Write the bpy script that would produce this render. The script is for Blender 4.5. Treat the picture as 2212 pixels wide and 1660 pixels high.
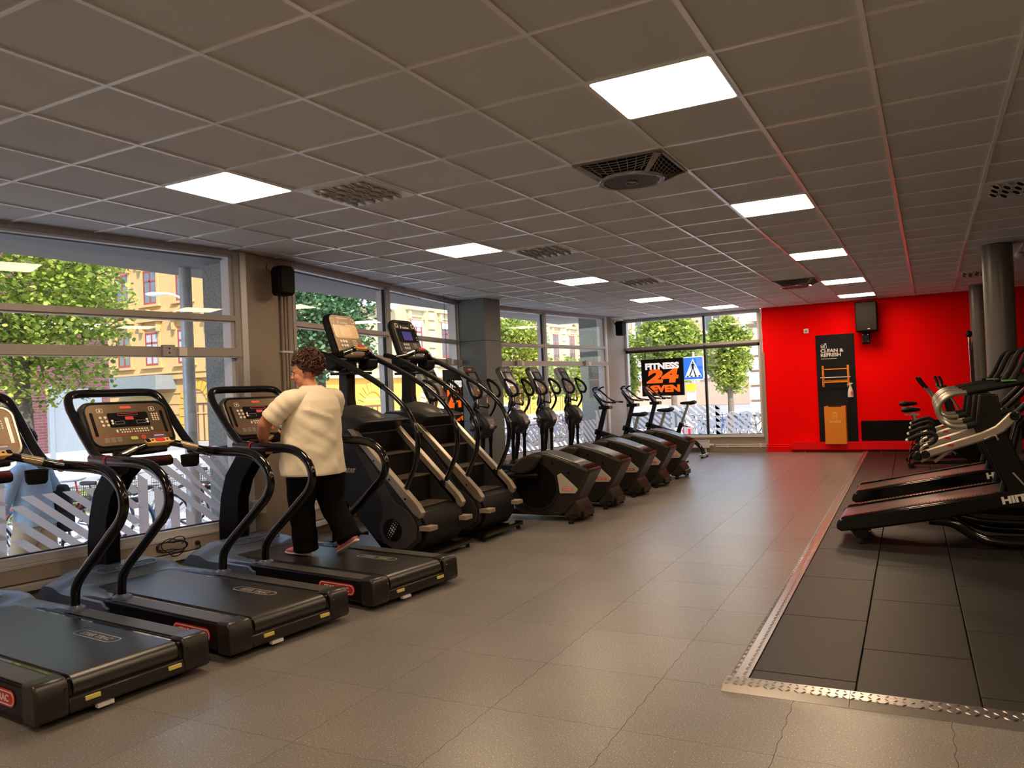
import bpy, bmesh, math, random
from mathutils import Vector, Matrix
random.seed(7)
for _o in list(bpy.data.objects): bpy.data.objects.remove(_o)
SC = bpy.context.scene
COL = SC.collection
PI = math.pi
# ------------------------------------------------------------------ camera
CAM_H = 1.45
_r = Vector((0.88029208, 0.47253153, -0.04242399)); _u = Vector((0.04132339, 0.01271379, 0.99906493)); _f = Vector((-0.47262906, 0.88122205, 0.00833475))
cam_d = bpy.data.cameras.new('camera'); cam = bpy.data.objects.new('camera', cam_d); COL.objects.link(cam)
cam_d.sensor_fit = 'HORIZONTAL'; cam_d.sensor_width = 36.0; cam_d.lens = 1680.39 / 2212 * 36.0
cam_d.clip_start = 0.05; cam_d.clip_end = 600
cam.matrix_world = Matrix(((_r.x, _u.x, -_f.x, 0), (_r.y, _u.y, -_f.y, 0), (_r.z, _u.z, -_f.z, CAM_H), (0, 0, 0, 1)))
SC.camera = cam
# ------------------------------------------------------------------ sky, sun, exposure
w = bpy.data.worlds.new('sky'); SC.world = w; w.use_nodes = True
nt = w.node_tree; nt.nodes.clear()
sky = nt.nodes.new('ShaderNodeTexSky'); sky.sky_type = 'NISHITA'; sky.sun_disc = False
sky.sun_elevation = math.radians(44); sky.sun_rotation = math.radians(140); sky.altitude = 10; sky.air_density = 1.2; sky.dust_density = 0.7; sky.ozone_density = 2.0
bgn = nt.nodes.new('ShaderNodeBackground'); bgn.inputs[1].default_value = 0.27
wo = nt.nodes.new('ShaderNodeOutputWorld')
nt.links.new(sky.outputs[0], bgn.inputs[0]); nt.links.new(bgn.outputs[0], wo.inputs[0])
sun_d = bpy.data.lights.new('sun', 'SUN'); sun_d.energy = 3.6; sun_d.angle = math.radians(1.0); sun_d.color = (1.0, 0.93, 0.80)
sun = bpy.data.objects.new('sun', sun_d); COL.objects.link(sun)
sun.rotation_euler = Vector((-0.60, 0.42, -0.72)).to_track_quat('-Z', 'Y').to_euler()
LED_STRENGTH = 16.0
LED_COLOR = (1.0, 0.71, 0.45)
SC.view_settings.view_transform = 'Standard'; SC.view_settings.look = 'None'
SC.view_settings.exposure = 0.95; SC.view_settings.gamma = 1.0; SC.view_settings.use_curve_mapping = False

# ------------------------------------------------------------------ materials
MATS = {}
def new_mat(name):
    m = bpy.data.materials.new(name); m.use_nodes = True
    n = m.node_tree; b = n.nodes.get('Principled BSDF')
    MATS[name] = m
    return m, n, b
def mat(name, col, rough=0.5, metal=0.0, var=0.0, scale=20.0, bump=0.0, coat=0.0, spec=0.5, emit=None, estr=0.0, rnd=0.0, alpha=None):
    """principled material: colour broken up by noise (var), fine relief (bump), a little change from object to object (rnd)"""
    m, n, b = new_mat(name)
    L = n.links.new
    c = (*col, 1.0)
    b.inputs['Base Color'].default_value = c
    b.inputs['Roughness'].default_value = rough; b.inputs['Metallic'].default_value = metal
    b.inputs['Specular IOR Level'].default_value = spec
    if coat: b.inputs['Coat Weight'].default_value = coat; b.inputs['Coat Roughness'].default_value = 0.08
    if emit: b.inputs['Emission Color'].default_value = (*emit, 1); b.inputs['Emission Strength'].default_value = estr
    if var or bump or rnd:
        tc = n.nodes.new('ShaderNodeTexCoord')
        nz = n.nodes.new('ShaderNodeTexNoise'); nz.inputs['Scale'].default_value = scale; nz.inputs['Detail'].default_value = 4
        L(tc.outputs['Object'], nz.inputs['Vector'])
        hs = n.nodes.new('ShaderNodeHueSaturation'); hs.inputs['Color'].default_value = c
        mr = n.nodes.new('ShaderNodeMapRange'); mr.inputs[1].default_value = 0.25; mr.inputs[2].default_value = 0.75
        mr.inputs[3].default_value = 1 - var; mr.inputs[4].default_value = 1 + var
        L(nz.outputs['Fac'], mr.inputs[0])
        if rnd:
            oi = n.nodes.new('ShaderNodeObjectInfo'); m2 = n.nodes.new('ShaderNodeMapRange')
            m2.inputs[3].default_value = 1 - rnd; m2.inputs[4].default_value = 1 + rnd
            L(oi.outputs['Random'], m2.inputs[0])
            mm = n.nodes.new('ShaderNodeMath'); mm.operation = 'MULTIPLY'
            L(mr.outputs[0], mm.inputs[0]); L(m2.outputs[0], mm.inputs[1]); L(mm.outputs[0], hs.inputs['Value'])
        else: L(mr.outputs[0], hs.inputs['Value'])
        L(hs.outputs[0], b.inputs['Base Color'])
        if bump:
            bp = n.nodes.new('ShaderNodeBump'); bp.inputs['Strength'].default_value = bump; bp.inputs['Distance'].default_value = 0.01
            L(nz.outputs['Fac'], bp.inputs['Height']); L(bp.outputs[0], b.inputs['Normal'])
    return m
def glass_mat(name, tint=(1, 1, 1), f0=1.0):
    m, n, b = new_mat(name); n.nodes.remove(b)
    out = n.nodes.get('Material Output')
    t = n.nodes.new('ShaderNodeBsdfTransparent'); t.inputs[0].default_value = (*tint, 1)
    g = n.nodes.new('ShaderNodeBsdfGlossy'); g.inputs['Roughness'].default_value = 0.0
    lw = n.nodes.new('ShaderNodeLayerWeight'); lw.inputs[0].default_value = 0.5      # Schlick, the same from both sides of the thin pane
    pw = n.nodes.new('ShaderNodeMath'); pw.operation = 'POWER'; pw.inputs[1].default_value = 5.0
    ma = n.nodes.new('ShaderNodeMath'); ma.operation = 'MULTIPLY_ADD'; ma.inputs[1].default_value = 0.85; ma.inputs[2].default_value = 0.055 * f0
    mx = n.nodes.new('ShaderNodeMixShader'); L = n.links.new
    L(lw.outputs['Facing'], pw.inputs[0]); L(pw.outputs[0], ma.inputs[0]); L(ma.outputs[0], mx.inputs[0])
    L(t.outputs[0], mx.inputs[1]); L(g.outputs[0], mx.inputs[2]); L(mx.outputs[0], out.inputs[0])
    return m
def speckle_mat(name, base, speck, dark, scale=260, rough=0.45, rnd=0.1, wear=0.1, sp=0.72, spec=0.5):
    m, n, b = new_mat(name); L = n.links.new
    tc = n.nodes.new('ShaderNodeTexCoord'); geo = n.nodes.new('ShaderNodeNewGeometry')
    nz = n.nodes.new('ShaderNodeTexNoise'); nz.inputs['Scale'].default_value = scale; nz.inputs['Detail'].default_value = 2
    L(geo.outputs['Position'], nz.inputs['Vector'])
    cr = n.nodes.new('ShaderNodeValToRGB'); e = cr.color_ramp.elements
    e[0].position = 0.30; e[0].color = (*dark, 1); e[1].position = sp; e[1].color = (*speck, 1)
    k = e.new(0.42); k.color = (*base, 1); k = e.new(0.60); k.color = (*base, 1)
    L(nz.outputs['Fac'], cr.inputs[0])
    n2 = n.nodes.new('ShaderNodeTexNoise'); n2.inputs['Scale'].default_value = 2.5; n2.inputs['Detail'].default_value = 5
    L(geo.outputs['Position'], n2.inputs['Vector'])
    mr = n.nodes.new('ShaderNodeMapRange'); mr.inputs[1].default_value = 0.3; mr.inputs[2].default_value = 0.7; mr.inputs[3].default_value = 1 - wear; mr.inputs[4].default_value = 1 + wear
    L(n2.outputs['Fac'], mr.inputs[0])
    oi = n.nodes.new('ShaderNodeObjectInfo'); m2 = n.nodes.new('ShaderNodeMapRange'); m2.inputs[3].default_value = 1 - rnd; m2.inputs[4].default_value = 1 + rnd
    L(oi.outputs['Random'], m2.inputs[0])
    mm = n.nodes.new('ShaderNodeMath'); mm.operation = 'MULTIPLY'; L(mr.outputs[0], mm.inputs[0]); L(m2.outputs[0], mm.inputs[1])
    hs = n.nodes.new('ShaderNodeHueSaturation'); L(cr.outputs[0], hs.inputs['Color']); L(mm.outputs[0], hs.inputs['Value']); L(hs.outputs[0], b.inputs['Base Color'])
    b.inputs['Specular IOR Level'].default_value = spec
    r2 = n.nodes.new('ShaderNodeMapRange'); r2.inputs[3].default_value = rough - 0.015; r2.inputs[4].default_value = rough + 0.02
    L(n2.outputs['Fac'], r2.inputs[0]); L(r2.outputs[0], b.inputs['Roughness'])
    bp = n.nodes.new('ShaderNodeBump'); bp.inputs['Strength'].default_value = 0.05; bp.inputs['Distance'].default_value = 0.003
    L(nz.outputs['Fac'], bp.inputs['Height']); L(bp.outputs[0], b.inputs['Normal'])
    return m
def brick_mat(name, c1, c2, mortar, scale=1.0, axis='yz', bw=0.25, bh=0.075):
    m, n, b = new_mat(name); L = n.links.new
    geo = n.nodes.new('ShaderNodeNewGeometry'); sx = n.nodes.new('ShaderNodeSeparateXYZ'); cb = n.nodes.new('ShaderNodeCombineXYZ')
    L(geo.outputs['Position'], sx.inputs[0])
    L(sx.outputs[{'x': 0, 'y': 1, 'z': 2}[axis[0]]], cb.inputs[0]); L(sx.outputs[{'x': 0, 'y': 1, 'z': 2}[axis[1]]], cb.inputs[1])
    br = n.nodes.new('ShaderNodeTexBrick'); br.inputs['Scale'].default_value = 1.0; br.inputs['Brick Width'].default_value = bw; br.inputs['Row Height'].default_value = bh
    br.inputs['Mortar Size'].default_value = 0.008; br.inputs['Color1'].default_value = (*c1, 1); br.inputs['Color2'].default_value = (*c2, 1); br.inputs['Mortar'].default_value = (*mortar, 1)
    L(cb.outputs[0], br.inputs['Vector']); L(br.outputs['Color'], b.inputs['Base Color'])
    b.inputs['Roughness'].default_value = 0.85
    return m

mat('ceiling_tile', (0.66, 0.65, 0.64), 0.95, var=0.04, scale=180, bump=0.12, rnd=0.04)
mat('grid_white', (0.95, 0.95, 0.95), 0.25, spec=1.0)
mat('led', (0.9, 0.9, 0.9), 0.5, emit=LED_COLOR, estr=LED_STRENGTH)
mat('white_metal', (0.75, 0.75, 0.75), 0.35)
mat('chrome_plastic', (0.42, 0.41, 0.42), 0.15, metal=0.7)
mat('vent_dark', (0.0035, 0.003, 0.003), 0.85, spec=0.1)
mat('fan_grey', (0.26, 0.235, 0.22), 0.3, metal=0.2)
speckle_mat('floor_vinyl', (0.180, 0.172, 0.163), (0.62, 0.57, 0.50), (0.075, 0.07, 0.066), 150, 0.34, 0.07, 0.07, spec=0.8)
speckle_mat('rubber_tile', (0.010, 0.0095, 0.0095), (0.04, 0.038, 0.036), (0.006, 0.0055, 0.0055), 150, 0.50, 0.22, 0.25, 0.8, spec=0.35)
mat('seam', (0.12, 0.112, 0.104), 0.9)
mat('wall_beige', (0.34, 0.275, 0.22), 0.6, var=0.03, scale=8)
mat('wall_plain', (0.36, 0.31, 0.27), 0.8, var=0.03, scale=6)
mat('wall_dark', (0.06, 0.05, 0.045), 0.85, var=0.05, scale=6)
mat('red_wall', (0.98, 0.0, 0.0), 0.7, spec=0.08)
mat('red_paint', (0.85, 0.004, 0.006), 0.5, spec=0.15)
mat('alu_frame', (0.40, 0.375, 0.36), 0.45, metal=0.25)
mat('alu_white_or_lit', (0.68, 0.68, 0.70), 0.4, metal=0.1)  # white parts, and window frame edges whitened for the daylight on them
mat('seal_black', (0.012, 0.012, 0.012), 0.6)
glass_mat('window_glass')
def film_mat(name, col, a):
    m, n, b = new_mat(name); L = n.links.new
    b.inputs['Base Color'].default_value = (*col, 1); b.inputs['Roughness'].default_value = 0.6
    t = n.nodes.new('ShaderNodeBsdfTranslucent'); t.inputs[0].default_value = (*col, 1); mx = n.nodes.new('ShaderNodeMixShader'); mx.inputs[0].default_value = a
    L(b.outputs[0], mx.inputs[1]); L(t.outputs[0], mx.inputs[2]); L(mx.outputs[0], n.nodes.get('Material Output').inputs[0])
film_mat('decal_film', (0.90, 0.875, 0.86), 0.8)
mat('duct_beige', (0.50, 0.43, 0.36), 0.5, var=0.06, scale=3)
mat('granite', (0.34, 0.37, 0.36), 0.75, var=0.35, scale=45, bump=0.9)
mat('granite_smooth', (0.15, 0.165, 0.158), 0.6, var=0.22, scale=110, bump=0.25)
mat('soffit', (0.30, 0.30, 0.31), 0.7)
mat('stainless', (0.55, 0.53, 0.51), 0.28, metal=1.0)
mat('column_grey', (0.13, 0.118, 0.106), 0.34, var=0.04, scale=5)
# machines
mat('black_gloss', (0.004, 0.0035, 0.0035), 0.14, coat=0.35, spec=0.4)
mat('black_satin', (0.0045, 0.004, 0.004), 0.36, spec=0.3)
mat('black_matte', (0.004, 0.0036, 0.0036), 0.5, spec=0.08)
mat('black_rubber', (0.0045, 0.0042, 0.004), 0.6, var=0.2, scale=60, spec=0.3)
mat('belt', (0.020, 0.0185, 0.0175), 0.30, var=0.12, scale=350, bump=0.10, spec=0.8)
mat('end_cap', (0.017, 0.014, 0.012), 0.34, var=0.08, scale=30)
mat('hood_blue', (0.10, 0.13, 0.19), 0.28, var=0.05, scale=14)  # blue-grey plastic, made bluer to carry the sky's reflection in its colour
mat('foot_strip', (0.060, 0.057, 0.055), 0.45, var=0.1, scale=120, bump=0.1)
mat('mirror_strip', (0.05, 0.05, 0.05), 0.04, metal=0.3, coat=1.0)
mat('console_bronze', (0.105, 0.072, 0.040), 0.42, metal=0.6)
mat('console_bronze_light', (0.20, 0.145, 0.085), 0.28, metal=0.3)
mat('console_dark', (0.020, 0.016, 0.014), 0.3, coat=0.3)
mat('console_shell', (0.045, 0.042, 0.039), 0.36)
mat('console_shell_silver', (0.34, 0.34, 0.35), 0.36)
mat('screen_black', (0.005, 0.005, 0.006), 0.12)
mat('screen_red', (0.3, 0.01, 0.01), 0.4, emit=(1.0, 0.06, 0.05), estr=0.12)
mat('screen_blue', (0.02, 0.02, 0.08), 0.25, emit=(0.10, 0.10, 0.55), estr=0.12)
mat('screen_grey', (0.10, 0.10, 0.10), 0.2)
mat('screen_amber', (0.70, 0.50, 0.22), 0.35)
mat('screen_amber_dark', (0.60, 0.42, 0.17), 0.35)
mat('red_line', (0.62, 0.015, 0.02), 0.35)
mat('red_badge', (0.50, 0.02, 0.025), 0.4)
mat('logo_red', (0.80, 0.09, 0.06), 0.4)
mat('button_white', (0.75, 0.70, 0.62), 0.4)
mat('button_green', (0.45, 0.55, 0.10), 0.4)
mat('print_white', (0.72, 0.70, 0.68), 0.5)
mat('print_grey', (0.30, 0.29, 0.28), 0.5)
mat('emboss_blue', (0.10, 0.14, 0.20), 0.3)
mat('sticker', (0.75, 0.73, 0.68), 0.5)
mat('sticker_yellow', (0.75, 0.62, 0.16), 0.5)
mat('purple_sticker', (0.10, 0.08, 0.17), 0.4)
mat('grip_metal', (0.80, 0.66, 0.45), 0.25, metal=1.0)
mat('control_amber', (0.75, 0.48, 0.16), 0.35)
mat('stop_red', (0.75, 0.03, 0.02), 0.35)
mat('stringer_silver', (0.40, 0.34, 0.27), 0.34, metal=0.55)
mat('panel_grey', (0.022, 0.0215, 0.0215), 0.42, var=0.05, scale=30, spec=0.35)
mat('panel_grey_mid', (0.050, 0.046, 0.043), 0.42, spec=0.4)
mat('step_brown', (0.048, 0.034, 0.023), 0.55, var=0.2, scale=40)
mat('step_block', (0.30, 0.25, 0.19), 0.5)
mat('housing', (0.022, 0.0185, 0.016), 0.34, var=0.05, scale=30, spec=0.35)
mat('housing_mid', (0.034, 0.028, 0.024), 0.45, spec=0.15)
mat('badge_silver', (0.52, 0.47, 0.40), 0.4, metal=0.2)
mat('silver_tube', (0.45, 0.41, 0.36), 0.27, metal=0.75)
mat('silver_arm', (0.40, 0.355, 0.30), 0.32, metal=0.5)
mat('chrome', (0.75, 0.73, 0.70), 0.12, metal=1.0)
mat('speaker_black', (0.003, 0.0028, 0.0028), 0.6, spec=0.2)
mat('speaker_grille', (0.008, 0.007, 0.006), 0.65, var=0.15, scale=260, spec=0.2)
mat('panel_charcoal', (0.0075, 0.009, 0.0125), 0.6, spec=0.2)
mat('pad_black', (0.003, 0.0025, 0.0025), 0.7, spec=0.15)
mat('roll_red', (0.10, 0.006, 0.008), 0.6)
mat('orange_paint', (0.85, 0.30, 0.01), 0.4)
mat('waste_orange', (0.78, 0.25, 0.01), 0.45)
mat('waste_print', (0.9, 0.55, 0.16), 0.5)
mat('white_plastic', (0.78, 0.74, 0.70), 0.4)
mat('paper_white', (0.85, 0.85, 0.83), 0.7)
mat('green_grip', (0.12, 0.35, 0.08), 0.4)
mat('cable', (0.01, 0.01, 0.011), 0.4)
mat('sign_black', (0.0035, 0.0035, 0.004), 0.5, spec=0.2)
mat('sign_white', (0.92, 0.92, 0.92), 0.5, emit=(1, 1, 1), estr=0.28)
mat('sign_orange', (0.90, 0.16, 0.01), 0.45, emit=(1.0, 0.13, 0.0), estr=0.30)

# ------------------------------------------------------------------ mesh helpers
def V(*a): return Vector(a)
def smooth_path(pts, n=6, closed=False):
    P = [Vector(p) for p in pts]; out = []
    m = len(P); rng = range(m if closed else m - 1)
    for i in rng:
        p0 = P[(i - 1) % m] if (closed or i > 0) else P[0] * 2 - P[1]
        p1 = P[i]; p2 = P[(i + 1) % m]
        p3 = P[(i + 2) % m] if (closed or i + 2 < m) else P[-1] * 2 - P[-2]
        for k in range(n):
            t = k / n
            out.append(0.5 * ((2 * p1) + (p2 - p0) * t + (2 * p0 - 5 * p1 + 4 * p2 - p3) * t * t + (3 * p1 - p0 - 3 * p2 + p3) * t ** 3))
    if not closed: out.append(P[-1])
    return out
def rrect(wd, ht, r, n=5):
    r = min(r, wd / 2 - 1e-4, ht / 2 - 1e-4); pts = []
    for cx, cy, a0 in ((wd/2-r, ht/2-r, 0), (-wd/2+r, ht/2-r, PI/2), (-wd/2+r, -ht/2+r, PI), (wd/2-r, -ht/2+r, 1.5*PI)):
        for k in range(n + 1):
            a = a0 + PI / 2 * k / n; pts.append((cx + r * math.cos(a), cy + r * math.sin(a)))
    return pts
def circ(r, n=24, cx=0, cy=0): return [(cx + r * math.cos(2*PI*k/n), cy + r * math.sin(2*PI*k/n)) for k in range(n)]
def frame_m(o, u, v):
    u = Vector(u).normalized(); v = Vector(v); v = (v - u * v.dot(u)).normalized(); n = u.cross(v)
    return Matrix(((u.x, v.x, n.x, o[0]), (u.y, v.y, n.y, o[1]), (u.z, v.z, n.z, o[2]), (0, 0, 0, 1)))
class MB:
    def __init__(s): s.v = []; s.f = []; s.M = None
    def add(s, vs, fs):
        o = len(s.v)
        s.v += [tuple(s.M @ Vector(p)) if s.M else tuple(p) for p in vs]
        s.f += [tuple(i + o for i in f) for f in fs]
        return s
    def box(s, x0, x1, y0, y1, z0, z1):
        return s.add([(x0,y0,z0),(x1,y0,z0),(x1,y1,z0),(x0,y1,z0),(x0,y0,z1),(x1,y0,z1),(x1,y1,z1),(x0,y1,z1)],
                     [(0,3,2,1),(4,5,6,7),(0,1,5,4),(1,2,6,5),(2,3,7,6),(3,0,4,7)])
    def cbox(s, c, d): return s.box(c[0]-d[0]/2, c[0]+d[0]/2, c[1]-d[1]/2, c[1]+d[1]/2, c[2]-d[2]/2, c[2]+d[2]/2)
    def beam(s, a, b, wd, ht, up=(0,0,1)):
        a = Vector(a); b = Vector(b); d = (b - a).normalized(); up = Vector(up)
        sd = d.cross(up).normalized(); up = sd.cross(d)
        vs = []
        for p in (a, b):
            for i, j in ((-1,-1),(1,-1),(1,1),(-1,1)): vs.append(p + sd * (i*wd/2) + up * (j*ht/2))
        return s.add(vs, [(0,3,2,1),(4,5,6,7),(0,1,5,4),(1,2,6,5),(2,3,7,6),(3,0,4,7)])
    def prism(s, pts, lo, hi, plane='xy'):
        n = len(pts)
        def P(p, h): return (p[0], p[1], h) if plane == 'xy' else ((p[0], h, p[1]) if plane == 'xz' else (h, p[0], p[1]))
        vs = [P(p, lo) for p in pts] + [P(p, hi) for p in pts]
        fs = [tuple(range(n))[::-1], tuple(range(n, 2*n))] + [(i, (i+1) % n, n + (i+1) % n, n + i) for i in range(n)]
        return s.add(vs, fs)
    def ring(s, outer, inner, lo, hi, plane='xy'):
        n = len(outer)
        def P(p, h): return (p[0], p[1], h) if plane == 'xy' else ((p[0], h, p[1]) if plane == 'xz' else (h, p[0], p[1]))
        vs = [P(p, lo) for p in outer] + [P(p, hi) for p in outer] + [P(p, lo) for p in inner] + [P(p, hi) for p in inner]
        fs = []
        for i in range(n):
            j = (i+1) % n
            fs += [(i, j, n+j, n+i), (2*n+j, 2*n+i, 3*n+i, 3*n+j), (n+i, n+j, 3*n+j, 3*n+i), (j, i, 2*n+i, 2*n+j)]
        return s.add(vs, fs)
    def tube(s, path, r, n=10, closed=False, sy=1.0, up=None, pw=1.0):
        """round (or, with sy, oval; with pw below 1 box-like) tube swept along a path, r one number or one per point"""
        P = [Vector(p) for p in path]; m = len(P); vs = []
        nrm = None
        for i in range(m):
            if closed: t = P[(i+1) % m] - P[i-1]
            else: t = P[min(i+1, m-1)] - P[max(i-1, 0)]
            t.normalize()
            if up is not None: nrm = Vector(up)
            elif nrm is None: nrm = Vector((0,0,1)) if abs(t.z) < 0.9 else Vector((0,1,0))
            nrm = (nrm - t * nrm.dot(t)).normalized(); bn = t.cross(nrm)
            rr = r[i] if isinstance(r, (list, tuple)) else r
            for k in range(n):
                a = 2*PI*k/n; c = math.cos(a); q = math.sin(a)
                if pw != 1.0: c = math.copysign(abs(c)**pw, c); q = math.copysign(abs(q)**pw, q)
                vs.append(P[i] + bn * (rr * c) + nrm * (rr * sy * q))
        fs = []
        for i in range(m if closed else m - 1):
            j = (i+1) % m
            for k in range(n): fs.append((i*n+k, i*n+(k+1) % n, j*n+(k+1) % n, j*n+k))
        if not closed: fs += [tuple(range(n))[::-1], tuple(range((m-1)*n, m*n))]
        return s.add(vs, fs)
    def cyl(s, a, b, r, n=16, r2=None): return s.tube([a, b], [r, r if r2 is None else r2], n)
    def lathe(s, prof, n=20, c=(0,0,0), cap=True):
        vs = [(c[0]+r*math.cos(2*PI*k/n), c[1]+r*math.sin(2*PI*k/n), c[2]+z) for r, z in prof for k in range(n)]
        m = len(prof); fs = [(i*n+k, i*n+(k+1) % n, (i+1)*n+(k+1) % n, (i+1)*n+k) for i in range(m-1) for k in range(n)]
        if cap: fs += [tuple(range(n))[::-1], tuple(range((m-1)*n, m*n))]
        return s.add(vs, fs)
    def ell(s, c, r, n=16, m=10, pw=1.0):
        vs = []; fs = []
        for i in range(m + 1):
            a = -PI/2 + PI*i/m
            for k in range(n):
                b = 2*PI*k/n
                x, y, z = math.cos(a)*math.cos(b), math.cos(a)*math.sin(b), math.sin(a)
                if pw != 1.0: x, y, z = [math.copysign(abs(q)**pw, q) for q in (x, y, z)]
                vs.append((c[0]+r[0]*x, c[1]+r[1]*y, c[2]+r[2]*z))
        for i in range(m):
            for k in range(n): fs.append((i*n+k, i*n+(k+1) % n, (i+1)*n+(k+1) % n, (i+1)*n+k))
        return s.add(vs, fs)
    def loft(s, rings, cap=True):
        n = len(rings[0]); vs = [p for r in rings for p in r]; m = len(rings)
        fs = [(i*n+k, i*n+(k+1) % n, (i+1)*n+(k+1) % n, (i+1)*n+k) for i in range(m-1) for k in range(n)]
        if cap: fs += [tuple(range(n))[::-1], tuple(range((m-1)*n, m*n))]
        return s.add(vs, fs)
    def grid(s, nx, ny, fn, closed_u=False):
        vs = [fn(i/(nx-1), j/(ny-1)) for j in range(ny) for i in range(nx)]
        return s.add(vs, [(j*nx+i, j*nx+i+1, (j+1)*nx+i+1, (j+1)*nx+i) for j in range(ny-1) for i in range(nx-1)])
    def mesh(s, name, material, smooth=True, weld=False, ang=40):
        me = bpy.data.meshes.new(name); me.from_pydata([tuple(p) for p in s.v], [], s.f)
        bm = bmesh.new(); bm.from_mesh(me)
        if weld: bmesh.ops.remove_doubles(bm, verts=bm.verts, dist=1e-5)
        bmesh.ops.recalc_face_normals(bm, faces=bm.faces); bm.to_mesh(me); bm.free()
        if smooth:
            for p in me.polygons: p.use_smooth = True
            me.set_sharp_from_angle(angle=math.radians(ang))
        if material: me.materials.append(MATS[material])
        return me
    def build(s, name, material, parent=None, smooth=True, bevel=0.0, sub=0, weld=False, ang=40, **tags):
        o = bpy.data.objects.new(name, s.mesh(name, material, smooth, weld or sub > 0, ang)); COL.objects.link(o)
        if parent is not None: o.parent = parent
        if bevel:
            b = o.modifiers.new('bevel', 'BEVEL'); b.width = bevel; b.segments = 2; b.limit_method = 'ANGLE'; b.angle_limit = math.radians(40)
        if sub:
            b = o.modifiers.new('subdivision', 'SUBSURF'); b.levels = sub; b.render_levels = sub
        for k, v in tags.items(): o[k] = v
        return o
def obj_from(me, name, parent=None, loc=(0,0,0), rot=None):
    o = bpy.data.objects.new(name, me); COL.objects.link(o)
    if parent is not None: o.parent = parent
    o.location = loc
    if rot: o.rotation_euler = rot
    return o
def tag(o, label=None, cat=None, group=None, kind=None):
    if label: o['label'] = label
    if cat: o['category'] = cat
    if group: o['group'] = group
    if kind: o['kind'] = kind
    return o
def thing(name, loc=(0,0,0), rz=0.0, label=None, cat=None, group=None, kind=None):
    o = bpy.data.objects.new(name, None); COL.objects.link(o); o.empty_display_size = 0.1
    o.location = loc; o.rotation_euler = (0, 0, rz)
    return tag(o, label, cat, group, kind)
def copy_tree(o, parent=None):
    c = o.copy(); COL.objects.link(c)
    if parent is not None: c.parent = parent
    for ch in o.children: copy_tree(ch, c)
    return c
def place(root, loc, rz=0.0, label=None):
    root.location = loc; root.rotation_euler = (0, 0, rz)
    if label: root['label'] = label
    return root
_txt = {}
def text_mb(mb, s, size, M, depth=0.001, bold=0.0, align='LEFT', sx=1.0, shear=0.0, space=1.0):
    """lettering as real flat geometry: text in the plane of matrix M"""
    key = (s, size, depth, bold, align, shear, space)
    if key not in _txt:
        cu = bpy.data.curves.new('t', 'FONT'); cu.body = s; cu.size = size; cu.extrude = depth; cu.offset = bold; cu.align_x = align; cu.resolution_u = 3; cu.shear = shear; cu.space_character = space
        o = bpy.data.objects.new('t', cu); COL.objects.link(o)
        dg = bpy.context.evaluated_depsgraph_get(); me = bpy.data.meshes.new_from_object(o.evaluated_get(dg))
        _txt[key] = ([tuple(v.co) for v in me.vertices], [tuple(p.vertices) for p in me.polygons])
        bpy.data.objects.remove(o); bpy.data.curves.remove(cu); bpy.data.meshes.remove(me)
    vs, fs = _txt[key]
    old = mb.M; mb.M = (old @ M) if old else M
    mb.add([(x*sx, y, z) for x, y, z in vs], fs); mb.M = old
    return mb
# ================================================================== the room
CZ = 2.8846                                  # ceiling height
def S(mb, name, material, label=None, **k):
    o = mb.build(name, material, **k); o['kind'] = 'structure'
    if label: o['label'] = label
    return o
FACADE = [(-7.38, -4.0), (-5.78, 5.27), (-5.76, 5.32), (-5.80, 6.05), (-6.47, 10.32), (-6.51, 10.82), (-5.85, 15.03), (-5.85, 16.2)]
def xw(y):
    for (xa, ya), (xb, yb) in zip(FACADE, FACADE[1:]):
        if ya <= y <= yb: return xa + (xb - xa) * (y - ya) / (yb - ya)
    return -7.4 if y < -4 else -5.85
XR, YB, YF = 5.2, -3.2, 16.2
# ---- floor
FA = 0.0195; FO = Vector((-0.92, 3.66, 0))
def fl(p, q, z=0.0): return Vector((FO.x + p*math.cos(FA) - q*math.sin(FA), FO.y + p*math.sin(FA) + q*math.cos(FA), z))
floor = S(MB().box(-7.6, XR, YB - 0.1, YF + 0.2, -0.12, -0.006), 'floor', 'seam', 'gym floor laid with grey speckled vinyl tiles and black rubber tiles')
TP = 0.622
def puzzle_tile():
    h = TP/2 - 0.0010; n = 9; pts = []
    for sd, (sx, sy, ex, ey) in enumerate(((-h,-h,h,-h), (h,-h,h,h), (h,h,-h,h), (-h,h,-h,-h))):
        dx, dy = (ex-sx), (ey-sy); nx, ny = dy/abs(dx+dy), -dx/abs(dx+dy)
        for k in range(n):
            t0 = k/n
            for tt, a in ((0.0, 0), (0.3, 1), (0.7, 1), (1.0, 0)):
                t = t0 + tt/n*0.98; off = (0.004*a if k % 2 else -0.004*a)*(1 if sd in (0, 3) else -1)
                if k in (0, n-1): off = 0
                pts.append((sx+dx*t+nx*off, sy+dy*t+ny*off))
    return MB().prism(pts, -0.006, 0.0)
pm = puzzle_tile().mesh('floor_tile', 'floor_vinyl', smooth=False)
for i in range(-11, 11):
    for j in range(-12, 21):
        pa = -0.30 + TP*i; c = fl(pa + TP/2, 0.68 + (j + 0.5)*TP)
        if pa > 0.05 and j >= 0: continue                  # covered by the rubber area
        if c.y > YF + 0.2 or c.y < YB or c.x > XR or c.x < xw(max(-4, min(16.2, c.y))) - 0.25: continue
        obj_from(pm, 'floor_tile', floor, c, (0, 0, FA))
cols = [0.10, 0.57] + [0.57 + 0.495*k for k in range(1, 12)]
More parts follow.
